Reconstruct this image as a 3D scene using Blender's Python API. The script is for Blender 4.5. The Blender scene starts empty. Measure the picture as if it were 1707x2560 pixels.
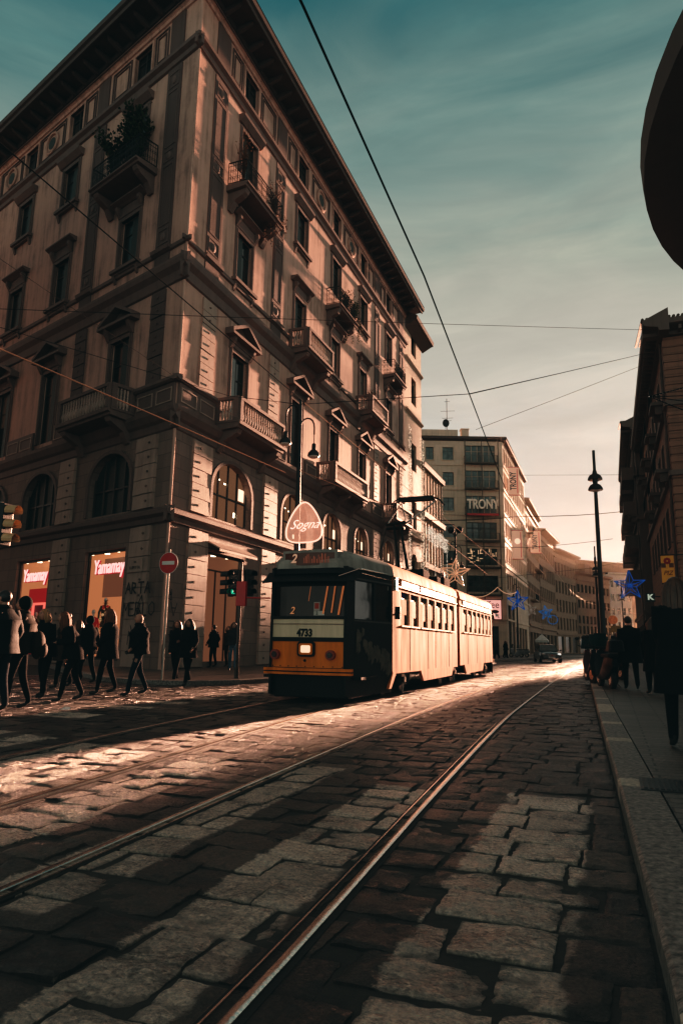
import bpy, bmesh, math, random
from math import sin, cos, tan, radians, pi, sqrt, atan2
from mathutils import Vector, Matrix, noise
random.seed(7)
SC = bpy.context.scene
COL = SC.collection
AZ = radians(21.2)                       # the street runs 21.2 degrees right of the camera axis
CA, SA = cos(AZ), sin(AZ)
def W(l, t, z=0.0):                      # street coordinates (lateral, along, up) -> world
    return Vector((l*CA + t*SA, -l*SA + t*CA, z))
# ------------------------------------------------------------------ node materials
def newmat(name):
    m = bpy.data.materials.new(name); m.use_nodes = True
    nt = m.node_tree; nt.nodes.clear()
    o = nt.nodes.new('ShaderNodeOutputMaterial'); b = nt.nodes.new('ShaderNodeBsdfPrincipled')
    nt.links.new(b.outputs[0], o.inputs[0])
    return m, nt, b
def nd(nt, typ, **kw):
    n = nt.nodes.new(typ)
    for k, v in kw.items():
        if k.startswith('i_'):
            key = k[2:]
            n.inputs[int(key) if key.isdigit() else key.replace('_', ' ')].default_value = v
        else: setattr(n, k, v)
    return n
def lk(nt, a, b): nt.links.new(a, b)
def c4(c): return (c[0], c[1], c[2], 1.0)
def ramp(nt, fac, stops):
    r = nt.nodes.new('ShaderNodeValToRGB'); e = r.color_ramp.elements
    while len(e) > 1: e.remove(e[-1])
    e[0].position = stops[0][0]; e[0].color = c4(stops[0][1])
    for p, c in stops[1:]:
        x = e.new(p); x.color = c4(c)
    lk(nt, fac, r.inputs[0]); return r.outputs[0]
def P(name, col, rough=.6, var=.25, scale=3.0, bump=.2, bscale=30, metal=0, spec=.5, stretch=(1,1,1), grime=0.0, coat=0, emis=None, estr=1.0, rvar=.15):
    """plain procedural material: base colour broken by two noises, roughness variation and bump"""
    m, nt, b = newmat(name)
    tc = nd(nt, 'ShaderNodeTexCoord'); mp = nd(nt, 'ShaderNodeMapping'); mp.inputs['Scale'].default_value = stretch
    lk(nt, tc.outputs['Object'], mp.inputs[0])
    n1 = nd(nt, 'ShaderNodeTexNoise', i_Scale=scale, i_Detail=8.0, i_Roughness=.65); lk(nt, mp.outputs[0], n1.inputs['Vector'])
    lo = tuple(x*(1-var) for x in col); hi = tuple(min(1, x*(1+var)) for x in col)
    c = ramp(nt, n1.outputs[0], [(.3, lo), (.7, hi)])
    if grime > 0:
        n3 = nd(nt, 'ShaderNodeTexNoise', i_Scale=scale*.35, i_Detail=10.0, i_Roughness=.75); lk(nt, mp.outputs[0], n3.inputs['Vector'])
        mx = nd(nt, 'ShaderNodeMix', data_type='RGBA', blend_type='MULTIPLY'); mx.inputs[0].default_value = grime
        g = ramp(nt, n3.outputs[0], [(.38, (.35, .33, .3)), (.62, (1, 1, 1))])
        lk(nt, c, mx.inputs[6]); lk(nt, g, mx.inputs[7]); c = mx.outputs[2]
    lk(nt, c, b.inputs['Base Color'])
    b.inputs['Metallic'].default_value = metal
    b.inputs['Specular IOR Level'].default_value = spec
    mr = nd(nt, 'ShaderNodeMapRange'); lk(nt, n1.outputs[0], mr.inputs[0])
    mr.inputs[3].default_value = max(.02, rough-rvar); mr.inputs[4].default_value = min(1, rough+rvar)
    lk(nt, mr.outputs[0], b.inputs['Roughness'])
    if bump > 0:
        n2 = nd(nt, 'ShaderNodeTexNoise', i_Scale=bscale, i_Detail=6.0); lk(nt, mp.outputs[0], n2.inputs['Vector'])
        bp = nd(nt, 'ShaderNodeBump', i_Strength=bump, i_Distance=.02); lk(nt, n2.outputs[0], bp.inputs['Height'])
        lk(nt, bp.outputs[0], b.inputs['Normal'])
    if coat: b.inputs['Coat Weight'].default_value = coat; b.inputs['Coat Roughness'].default_value = .15
    if emis: b.inputs['Emission Color'].default_value = c4(emis); b.inputs['Emission Strength'].default_value = estr
    return m
def EM(name, col, s=1.0):
    m, nt, b = newmat(name)
    b.inputs['Base Color'].default_value = c4(tuple(x*.5 for x in col)); b.inputs['Roughness'].default_value = .5
    b.inputs['Emission Color'].default_value = c4(col); b.inputs['Emission Strength'].default_value = s
    return m
def GL(name, tint=(.03, .045, .05), rough=.08, alpha=1.0):
    m, nt, b = newmat(name)
    tc = nd(nt, 'ShaderNodeTexCoord'); n = nd(nt, 'ShaderNodeTexNoise', i_Scale=1.3, i_Detail=2.0); lk(nt, tc.outputs['Object'], n.inputs['Vector'])
    lk(nt, ramp(nt, n.outputs[0], [(.3, tuple(x*.5 for x in tint)), (.7, tuple(x*1.6 for x in tint))]), b.inputs['Base Color'])
    b.inputs['Roughness'].default_value = rough; b.inputs['Specular IOR Level'].default_value = .8
    bp = nd(nt, 'ShaderNodeBump', i_Strength=.08, i_Distance=.05); lk(nt, n.outputs[0], bp.inputs['Height']); lk(nt, bp.outputs[0], b.inputs['Normal'])
    if alpha < 1: b.inputs['Alpha'].default_value = alpha
    return m
# ------------------------------------------------------------------ mesh builder
OFF = {}                                 # world offset of every object built, so children share their thing's base
class Fr:                                # a facade frame: s along the wall, d out of it, z up
    def __init__(s, o, az, nl): s.o = Vector((o[0], o[1], 0)); s.u = Vector((sin(az), cos(az), 0)); s.n = Vector(nl)
    def __call__(s, a, d, z): return s.o + s.u*a + s.n*d + Vector((0, 0, z))
class XF:                                # a thing's own frame: x right, y forward, z up, turned by rz
    def __init__(s, p, rz=0.0, sc=1.0): s.p = Vector(p); s.c = cos(rz); s.s = sin(rz); s.k = sc
    def __call__(s, x, y, z): return s.p + Vector(((x*s.c - y*s.s)*s.k, (x*s.s + y*s.c)*s.k, z*s.k))
ID = XF((0, 0, 0))
class MB:
    def __init__(s): s.v = []; s.f = []; s.uv = []; s.mi = []; s.m = 0
    def vert(s, p, uv=None):
        s.v.append(Vector(p)); s.uv.append(uv if uv else (p[0]+p[1], p[2])); return len(s.v)-1
    def face(s, ids): s.f.append(tuple(ids)); s.mi.append(s.m)
    def poly(s, pts, uvs=None):
        s.face([s.vert(p, uvs[i] if uvs else None) for i, p in enumerate(pts)]); return s
    def box(s, fr, a0, a1, d0, d1, z0, z1, taper=0):
        q = [(a0, d0, z0), (a1, d0, z0), (a1, d1, z0), (a0, d1, z0), (a0+taper, d0, z1), (a1-taper, d0, z1), (a1-taper, d1-taper, z1), (a0+taper, d1-taper, z1)]
        i = [s.vert(fr(*p), (p[0]+p[1], p[2])) for p in q]
        for a in ((0, 3, 2, 1), (4, 5, 6, 7), (0, 1, 5, 4), (1, 2, 6, 5), (2, 3, 7, 6), (3, 0, 4, 7)): s.face([i[k] for k in a])
        return s
    def prism(s, fr, prof, a0, a1, axis='a', cap=True):
        """closed profile swept along an axis. axis a: profile (d,z); axis d: profile (a,z); axis z: profile (a,d)"""
        def pt(u, v, w):
            return (w, u, v) if axis == 'a' else ((u, w, v) if axis == 'd' else (u, v, w))
        A = [pt(u, v, a0) for u, v in prof]; B = [pt(u, v, a1) for u, v in prof]
        ia = [s.vert(fr(*p), (p[0]+p[1], p[2])) for p in A]; ib = [s.vert(fr(*p), (p[0]+p[1], p[2])) for p in B]
        n = len(prof)
        for k in range(n): s.face((ia[k], ia[(k+1) % n], ib[(k+1) % n], ib[k]))
        if cap: s.face(ia[::-1]); s.face(ib)
        return s
    def tube(s, pts, r, n=8, cap=True, closed=False):
        pts = [Vector(p) for p in pts]; R = r if isinstance(r, (list, tuple)) else [r]*len(pts)
        rings = []; up = None; m = len(pts)
        for k, p in enumerate(pts):
            a = pts[(k-1) % m] if (k > 0 or closed) else p; b = pts[(k+1) % m] if (k < m-1 or closed) else p
            d = (b-a)
            if d.length < 1e-9: d = Vector((0, 0, 1))
            d.normalize()
            if up is None: up = Vector((0, 0, 1)) if abs(d.z) < .9 else Vector((1, 0, 0))
            x = d.cross(up)
            if x.length < 1e-6: x = d.orthogonal()
            x.normalize(); y = x.cross(d).normalized(); up = y
            rings.append([s.vert(p + x*(cos(2*pi*j/n)*R[k]) + y*(sin(2*pi*j/n)*R[k])) for j in range(n)])
        for k in range(m if closed else m-1):
            A, B = rings[k], rings[(k+1) % m]
            for j in range(n): s.face((A[j], A[(j+1) % n], B[(j+1) % n], B[j]))
        if cap and not closed: s.face(rings[0][::-1]); s.face(rings[-1])
        return s
    def lathe(s, c, prof, n=16, fr=None, sx=1.0, sy=1.0, a0=0, a1=2*pi):
        """profile (r,z) turned about the vertical through c (in frame fr if given)"""
        full = abs(a1-a0-2*pi) < 1e-6; m = n if full else n+1; rings = []
        for r, z in prof:
            ring = []
            for j in range(m):
                a = a0+(a1-a0)*j/n; q = (c[0]+cos(a)*r*sx, c[1]+sin(a)*r*sy, c[2]+z)
                ring.append(s.vert(fr(*q) if fr else q))
            rings.append(ring)
        for A, B in zip(rings, rings[1:]):
            for j in range(n if full else n): s.face((A[j], A[(j+1) % m], B[(j+1) % m], B[j])) if (full or j < n) and (full or j+1 < m) else None
        if full:
            if prof[0][0] > 1e-4: s.face(rings[0][::-1])
            if prof[-1][0] > 1e-4: s.face(rings[-1])
        return s
    def ell(s, c, r, n=10, m=7, fr=None):
        prof = [(max(.02, sin(pi*k/m))*1.0, -cos(pi*k/m)) for k in range(m+1)]; rings = []
        for q, z in prof:
            ring = []
            for j in range(n):
                a = 2*pi*j/n; p = (c[0]+cos(a)*q*r[0], c[1]+sin(a)*q*r[1], c[2]+z*r[2]); ring.append(s.vert(fr(*p) if fr else p))
            rings.append(ring)
        for A, B in zip(rings, rings[1:]):
            for j in range(n): s.face((A[j], A[(j+1) % n], B[(j+1) % n], B[j]))
        s.face(rings[0][::-1]); s.face(rings[-1]); return s
    def build(s, name, mats, parent=None, smooth=False, bevel=0, off=None):
        me = bpy.data.meshes.new(name); o = bpy.data.objects.new(name, me); COL.objects.link(o)
        if parent is not None: off = OFF[parent.name]; o.parent = parent
        elif off is None: off = Vector((0, 0, 0))
        off = Vector(off)
        if parent is None: o.location = off
        me.from_pydata([tuple(v-off) for v in s.v], [], s.f)
        uvl = me.uv_layers.new(name='uv')
        uvl.data.foreach_set('uv', [c for l in me.loops for c in s.uv[l.vertex_index]])
        for m in (mats if isinstance(mats, (list, tuple)) else [mats]): me.materials.append(m)
        me.polygons.foreach_set('material_index', s.mi)
        me.polygons.foreach_set('use_smooth', [smooth]*len(s.f))
        bm = bmesh.new(); bm.from_mesh(me); bmesh.ops.recalc_face_normals(bm, faces=bm.faces); bm.to_mesh(me); bm.free()
        if smooth:
            try: me.set_sharp_from_angle(angle=radians(42))
            except Exception: pass
        if bevel:
            b = o.modifiers.new('b', 'BEVEL'); b.width = bevel; b.segments = 2; b.limit_method = 'ANGLE'
        OFF[o.name] = off
        return o
def tag(o, label=None, cat=None, group=None, kind=None):
    for k, v in (('label', label), ('category', cat), ('group', group), ('kind', kind)):
        if v: o[k] = v
    return o
def empty(name, loc, label, cat, group=None):
    o = bpy.data.objects.new(name, None); COL.objects.link(o); o.location = loc; o.empty_display_size = .2
    OFF[o.name] = Vector(loc); return tag(o, label, cat, group)
def mark(parent, off): OFF[parent.name] = Vector(off)
def text(name, body, size, depth, mat, fr, a, d, z, parent, shear=0, flip=1, vert=False, sx=1.0, bold=0.0, align='CENTER', up=None):
    """lettering as a mesh: in frame fr, centred at (a, d, z), reading along +s (flip=-1: along -s)"""
    cu = bpy.data.curves.new('txt', 'FONT'); cu.body = body; cu.size = size; cu.extrude = depth; cu.shear = shear; cu.align_x = align; cu.align_y = 'CENTER'; cu.offset = bold
    cu.resolution_u = 3
    t = bpy.data.objects.new('txt', cu); COL.objects.link(t); bpy.context.view_layer.update()
    me = bpy.data.meshes.new_from_object(t.evaluated_get(bpy.context.evaluated_depsgraph_get()))
    bpy.data.objects.remove(t); bpy.data.curves.remove(cu)
    off = OFF[parent.name] if parent else fr(a, d, z)
    for v in me.vertices:
        x, y, q = v.co; x *= sx
        if vert: x, y = -y, x
        v.co = fr(a+x*flip, d+q, z+y) - off
    me.materials.clear(); me.materials.append(mat)
    for p in me.polygons: p.material_index = 0
    o = bpy.data.objects.new(name, me); COL.objects.link(o)
    if parent: o.parent = parent
    else: o.location = off
    OFF[o.name] = off
    return o
# ------------------------------------------------------------------ materials
def facade_mat(name, col, kind='stucco', bw=1.0, bh=.5, rough=.72, var=.12, spec=.5, mortar=.5):
    """wall finish: broad stains, vertical dirt streaks, fine grain; kind 'stone' adds block joints from the facade UVs"""
    m, nt, b = newmat(name)
    tc = nd(nt, 'ShaderNodeTexCoord')
    n1 = nd(nt, 'ShaderNodeTexNoise', i_Scale=.45, i_Detail=9.0, i_Roughness=.7); lk(nt, tc.outputs['Object'], n1.inputs['Vector'])
    mp = nd(nt, 'ShaderNodeMapping'); mp.inputs['Scale'].default_value = (3, 3, .25); lk(nt, tc.outputs['Object'], mp.inputs[0])
    n2 = nd(nt, 'ShaderNodeTexNoise', i_Scale=1.2, i_Detail=7.0, i_Roughness=.6); lk(nt, mp.outputs[0], n2.inputs['Vector'])
    ad = nd(nt, 'ShaderNodeMath', operation='ADD'); lk(nt, n1.outputs[0], ad.inputs[0]); lk(nt, n2.outputs[0], ad.inputs[1])
    ha = nd(nt, 'ShaderNodeMath', operation='MULTIPLY'); ha.inputs[1].default_value = .5; lk(nt, ad.outputs[0], ha.inputs[0])
    c = ramp(nt, ha.outputs[0], [(.32, tuple(x*(1-2.6*var) for x in col)), (.5, col), (.68, tuple(min(1, x*(1+var)) for x in col))])
    n4 = nd(nt, 'ShaderNodeTexNoise', i_Scale=22.0, i_Detail=5.0); lk(nt, tc.outputs['Object'], n4.inputs['Vector'])
    hsrc = n4.outputs[0]; st = .25; dist = .02
    if kind == 'stone':
        br = nd(nt, 'ShaderNodeTexBrick'); br.inputs['Scale'].default_value = 1.0
        br.inputs['Brick Width'].default_value = bw; br.inputs['Row Height'].default_value = bh; br.inputs['Mortar Size'].default_value = .018; br.inputs['Mortar Smooth'].default_value = .3
        br.inputs['Color1'].default_value = (1, 1, 1, 1); br.inputs['Color2'].default_value = (.62, .60, .58, 1); br.inputs['Mortar'].default_value = (.25, .23, .22, 1)
        uv = nd(nt, 'ShaderNodeUVMap'); uv.uv_map = 'uv'; lk(nt, uv.outputs[0], br.inputs['Vector'])
        mx = nd(nt, 'ShaderNodeMix', data_type='RGBA', blend_type='MULTIPLY'); mx.inputs[0].default_value = mortar
        lk(nt, c, mx.inputs[6]); lk(nt, br.outputs['Color'], mx.inputs[7]); c = mx.outputs[2]
        sm = nd(nt, 'ShaderNodeMath', operation='MULTIPLY_ADD'); sm.inputs[1].default_value = -1.2
        lk(nt, br.outputs['Fac'], sm.inputs[0]); lk(nt, n4.outputs[0], sm.inputs[2]); hsrc = sm.outputs[0]; st = .5; dist = .03
    lk(nt, c, b.inputs['Base Color'])
    b.inputs['Specular IOR Level'].default_value = spec
    mr = nd(nt, 'ShaderNodeMapRange'); lk(nt, n1.outputs[0], mr.inputs[0]); mr.inputs[3].default_value = rough-.1; mr.inputs[4].default_value = min(1, rough+.12)
    lk(nt, mr.outputs[0], b.inputs['Roughness'])
    bp = nd(nt, 'ShaderNodeBump', i_Strength=st, i_Distance=dist); lk(nt, hsrc, bp.inputs['Height']); lk(nt, bp.outputs[0], b.inputs['Normal'])
    return m
M = {}
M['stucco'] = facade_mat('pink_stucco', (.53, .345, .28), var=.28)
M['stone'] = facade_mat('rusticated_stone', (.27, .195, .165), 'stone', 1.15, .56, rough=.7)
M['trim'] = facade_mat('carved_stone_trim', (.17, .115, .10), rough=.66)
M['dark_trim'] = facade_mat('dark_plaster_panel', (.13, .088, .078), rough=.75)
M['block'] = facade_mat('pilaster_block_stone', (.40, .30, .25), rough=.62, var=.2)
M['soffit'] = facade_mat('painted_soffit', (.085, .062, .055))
M['glass'] = GL('window_glass', (.008, .012, .012), .16); M['glass_dark'] = GL('dark_window_glass', (.004, .005, .005), .3); M['curtain'] = P('window_curtain', (.20, .16, .13), .8, stretch=(14, 14, 1), scale=2, bump=.5, bscale=3)
M['glass_teal'] = GL('teal_shutter_glass', (.06, .085, .08), .15)
M['frame'] = P('dark_window_frame', (.05, .045, .04), .5, bump=.1)
M['shutter'] = P('dark_shutter', (.035, .045, .042), .55, stretch=(1, 1, 14), scale=4, bump=.5, bscale=8)
M['iron'] = P('black_wrought_iron', (.02, .02, .02), .45, metal=.4, bump=.15)
M['black'] = P('black_metal', (.010, .011, .012), .5, bump=.1)
M['steel'] = P('worn_rail_steel', (.72, .68, .63), .22, metal=1, bump=.15, bscale=60, stretch=(1, 1, 1), rvar=.12)
M['groove'] = P('rail_groove_dirt', (.02, .018, .016), .8)
M['wire'] = P('copper_wire', (.62, .34, .22), .45, var=0, metal=.4, bump=0)
M['darkwire'] = P('dark_cable_shaded_wire', (.012, .012, .013), .9, var=0, spec=.05, bump=0)  # dark cables, and the shaded copy of the contact wire
M['limestone'] = facade_mat('pale_limestone', (.46, .36, .28), 'stone', 1.6, .8, mortar=.25)
M['travertine'] = facade_mat('travertine_cladding', (.62, .50, .39), 'stone', 2.2, 1.1, mortar=.3)
M['grey_grid'] = facade_mat('grey_concrete_grid', (.30, .26, .21))
M['far'] = facade_mat('far_stone', (.30, .21, .15), 'stone', 1.6, .8, mortar=.2)
M['far2'] = facade_mat('far_brown_stucco', (.24, .15, .10))
M['pale'] = facade_mat('pale_far_stucco', (.55, .50, .44))
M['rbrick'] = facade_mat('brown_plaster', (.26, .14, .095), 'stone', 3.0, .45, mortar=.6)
M['rdark'] = facade_mat('dark_brown_plaster', (.13, .095, .08))  # dark brown tone with random stains
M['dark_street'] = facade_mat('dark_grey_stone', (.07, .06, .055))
M['roof'] = P('clay_roof_tile', (.10, .07, .055), .8, stretch=(6, 6, 1), bump=.6, bscale=5)
M['railing_bronze'] = P('bronze_railing', (.09, .065, .05), .5, metal=.4)
M['interior'] = EM('glowing_shop_wall', (.72, .27, .12), .5)  # shop walls emit, standing in for the light inside
M['interior_dim'] = EM('dim_shop_wall', (.35, .16, .09), .3)
M['interior_red'] = EM('red_shop_wall', (.35, .018, .02), .6)
M['lampglow'] = EM('ceiling_lamp_glow', (1, .75, .5), 6)
M['mezz'] = P('mezzanine_glass_glow', (.05,.035,.03), .15, var=.5, scale=2, bump=0, emis=(.30,.14,.075), estr=.45)
M['neon'] = EM('sign_neon', (1, .50, .46), 1.2)
M['neon_red'] = EM('sign_red_edge', (.7, .03, .05), .45)
M['white'] = P('white_enamel', (.75, .72, .68), .4, var=.08, bump=.05)
M['red'] = P('red_enamel', (.5, .02, .02), .35, var=.15, bump=.05)
M['leaf'] = P('balcony_leaves', (.04, .055, .025), .9, spec=.05, var=.5, scale=8, bump=0)
M['leaf_dry'] = P('dry_leaves', (.10, .05, .028), .9, spec=.05, var=.5, scale=8, bump=0)
M['clay'] = P('terracotta', (.30, .12, .07), .7)
# ================================================================== camera, sun, sky
cam = bpy.data.cameras.new('camera'); co = bpy.data.objects.new('camera', cam); COL.objects.link(co); SC.camera = co
cam.sensor_fit = 'VERTICAL'; cam.sensor_height = 36; cam.lens = 36*1715/2560.; cam.clip_end = 3000; cam.clip_start = .05
pt, rl = radians(11.0), radians(.94)
f_ = Vector((0, cos(pt), sin(pt))); r_ = Vector((1, 0, 0)); u_ = Vector((0, -sin(pt), cos(pt)))
r2 = r_*cos(rl) + u_*sin(rl); u2 = -r_*sin(rl) + u_*cos(rl)
mt = Matrix((r2, u2, -f_)).transposed().to_4x4(); mt.translation = Vector((0, 0, 1.1)); co.matrix_world = mt
pass
SUN_AZ, SUN_EL = AZ + radians(4.6), radians(7.0)
sd = Vector((sin(SUN_AZ)*cos(SUN_EL), cos(SUN_AZ)*cos(SUN_EL), sin(SUN_EL)))
sl = bpy.data.lights.new('sun', 'SUN'); so = bpy.data.objects.new('sun', sl); COL.objects.link(so)
sl.energy = 23.0; sl.angle = radians(1.5); sl.color = (1.0, .50, .33); so.rotation_euler = sd.to_track_quat('Z', 'Y').to_euler(); so.location = sd*100
wd = bpy.data.worlds.new('World'); SC.world = wd; wd.use_nodes = True; nt = wd.node_tree; nt.nodes.clear()
out = nd(nt, 'ShaderNodeOutputWorld'); sky = nd(nt, 'ShaderNodeTexSky', sky_type='NISHITA'); sky.sun_disc = False
sky.sun_elevation = SUN_EL; sky.sun_rotation = SUN_AZ; sky.dust_density = 2.0
b1 = nd(nt, 'ShaderNodeBackground'); b1.inputs[1].default_value = .05
dim = nd(nt, 'ShaderNodeMix', data_type='RGBA', blend_type='MULTIPLY'); dim.inputs[0].default_value = 1; dim.inputs[7].default_value = (.02, .02, .025, 1); lk(nt, sky.outputs[0], dim.inputs[6]); lk(nt, dim.outputs[2], b1.inputs[0])
# evening cloud sheet: teal overhead, beige and peach towards the horizon, brighter around the sun
tc = nd(nt, 'ShaderNodeTexCoord'); sx = nd(nt, 'ShaderNodeSeparateXYZ'); lk(nt, tc.outputs['Generated'], sx.inputs[0])
mp = nd(nt, 'ShaderNodeMapping'); mp.inputs['Scale'].default_value = (1.1, .8, 5.0); mp.inputs['Rotation'].default_value = (0, .5, .35); lk(nt, tc.outputs['Generated'], mp.inputs[0])
n1 = nd(nt, 'ShaderNodeTexNoise', i_Scale=2.4, i_Detail=11.0, i_Roughness=.52, i_Distortion=.8); lk(nt, mp.outputs[0], n1.inputs['Vector'])
def math_(op, a, b=None, c=None):
    n = nd(nt, 'ShaderNodeMath', operation=op)
    for i, x in enumerate((a, b, c)):
        if x is None: continue
        if hasattr(x, 'type') or hasattr(x, 'is_linked'): lk(nt, x, n.inputs[i])
        else: n.inputs[i].default_value = x
    return n.outputs[0]
dp = nd(nt, 'ShaderNodeVectorMath', operation='DOT_PRODUCT'); lk(nt, tc.outputs['Generated'], dp.inputs[0]); dp.inputs[1].default_value = (sin(AZ+.1), cos(AZ+.1), 0)
# elevation lowered on the sun side so the warm tones climb higher there
e1 = math_('MULTIPLY_ADD', dp.outputs['Value'], -.16, sx.outputs[2])
e2 = math_('MULTIPLY_ADD', math_('SUBTRACT', n1.outputs[0], .5), -.26, e1)
e3 = math_('ADD', e2, .16)
skc = ramp(nt, e3, [(0.0, (.68, .61, .53)), (.10, (.70, .645, .57)), (.20, (.64, .59, .515)), (.31, (.52, .475, .41)), (.43, (.44, .42, .355)), (.54, (.335, .355, .30)), (.65, (.205, .275, .245)), (.76, (.095, .18, .175)), (.84, (.035, .125, .138)), (.92, (.09, .10, .095)), (1.0, (.22, .165, .135))])
b2 = nd(nt, 'ShaderNodeBackground'); b2.inputs[1].default_value = .82; mq = nd(nt, 'ShaderNodeMapping'); mq.inputs['Scale'].default_value = (2.0, 1.2, 9.0); mq.inputs['Rotation'].default_value = (.15, .55, .2); lk(nt, tc.outputs['Generated'], mq.inputs[0])
n2 = nd(nt, 'ShaderNodeTexNoise', i_Scale=1.7, i_Detail=10.0, i_Roughness=.58, i_Distortion=.5); lk(nt, mq.outputs[0], n2.inputs['Vector'])
wisp = ramp(nt, n2.outputs[0], [(.36, (.92, .92, .93)), (.52, (1, 1, 1)), (.68, (1.18, 1.15, 1.12))])
sm_ = nd(nt, 'ShaderNodeMix', data_type='RGBA', blend_type='MULTIPLY'); sm_.inputs[0].default_value = 1; lk(nt, skc, sm_.inputs[6]); lk(nt, wisp, sm_.inputs[7]); skc = sm_.outputs[2]
lk(nt, skc, b2.inputs[0])
bk = math_('MULTIPLY_ADD', math_('MAXIMUM', math_('MULTIPLY_ADD', dp.outputs['Value'], -1.0, -.1), 0.0), .75, 1.0); lk(nt, bk, b2.inputs[1])  # sky behind the viewer brightened to fill surfaces facing the camera
ads = nd(nt, 'ShaderNodeAddShader'); lk(nt, b1.outputs[0], ads.inputs[0]); lk(nt, b2.outputs[0], ads.inputs[1]); lk(nt, ads.outputs[0], out.inputs[0])
SC.view_settings.view_transform = 'Standard'; SC.view_settings.look = 'None'; SC.view_settings.exposure = 0
SC.cycles.max_bounces = 6; SC.cycles.diffuse_bounces = 3; SC.cycles.glossy_bounces = 3; SC.cycles.transparent_max_bounces = 8
SC.cycles.volume_bounces = 0; SC.cycles.use_denoising = True; SC.cycles.sample_clamp_indirect = 3.0
# ================================================================== ground, paving, rails, kerbs
def interp(tab, t):
    if t <= tab[0][0]: return tab[0][1]
    for i in range(len(tab)-1):
        (a, x), (b, y) = tab[i], tab[i+1]
        if t <= b:
            k = (t-a)/(b-a); h = b-a
            m0 = (y-x)/h if i == 0 else (y-tab[i-1][1])/(b-tab[i-1][0]); m1 = (y-x)/h if i == len(tab)-2 else (tab[i+2][1]-x)/(tab[i+2][0]-a)
            return (2*k**3-3*k*k+1)*x+(k**3-2*k*k+k)*h*m0+(3*k*k-2*k**3)*y+(k**3-k*k)*h*m1
    return tab[-1][1]
T1 = [(-2, -1.70), (2, -1.84), (5, -2.01), (9, -2.22), (13, -2.38), (27, -2.62), (45, -2.72), (60, -2.55), (75, -1.5), (90, 1.2), (110, 6.5), (130, 15)]
T2 = [(-2, -4.2), (2, -4.42), (5, -4.70), (9, -5.15), (13, -5.46), (28, -5.6), (45, -5.75), (60, -5.65), (75, -4.6), (90, -2), (110, 3.3), (130, 12)]
KR = [(-2, .22), (2.5, .12), (4.5, .05), (7.5, -.06), (12, -.23), (20, -.52), (25, -.68), (36, -.9), (60, -.2), (75, 1.2), (90, 4.2), (110, 10), (130, 18)]
GA = .7225
rails = [(T1, -GA), (T1, GA), (T2, -GA), (T2, GA)]
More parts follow.
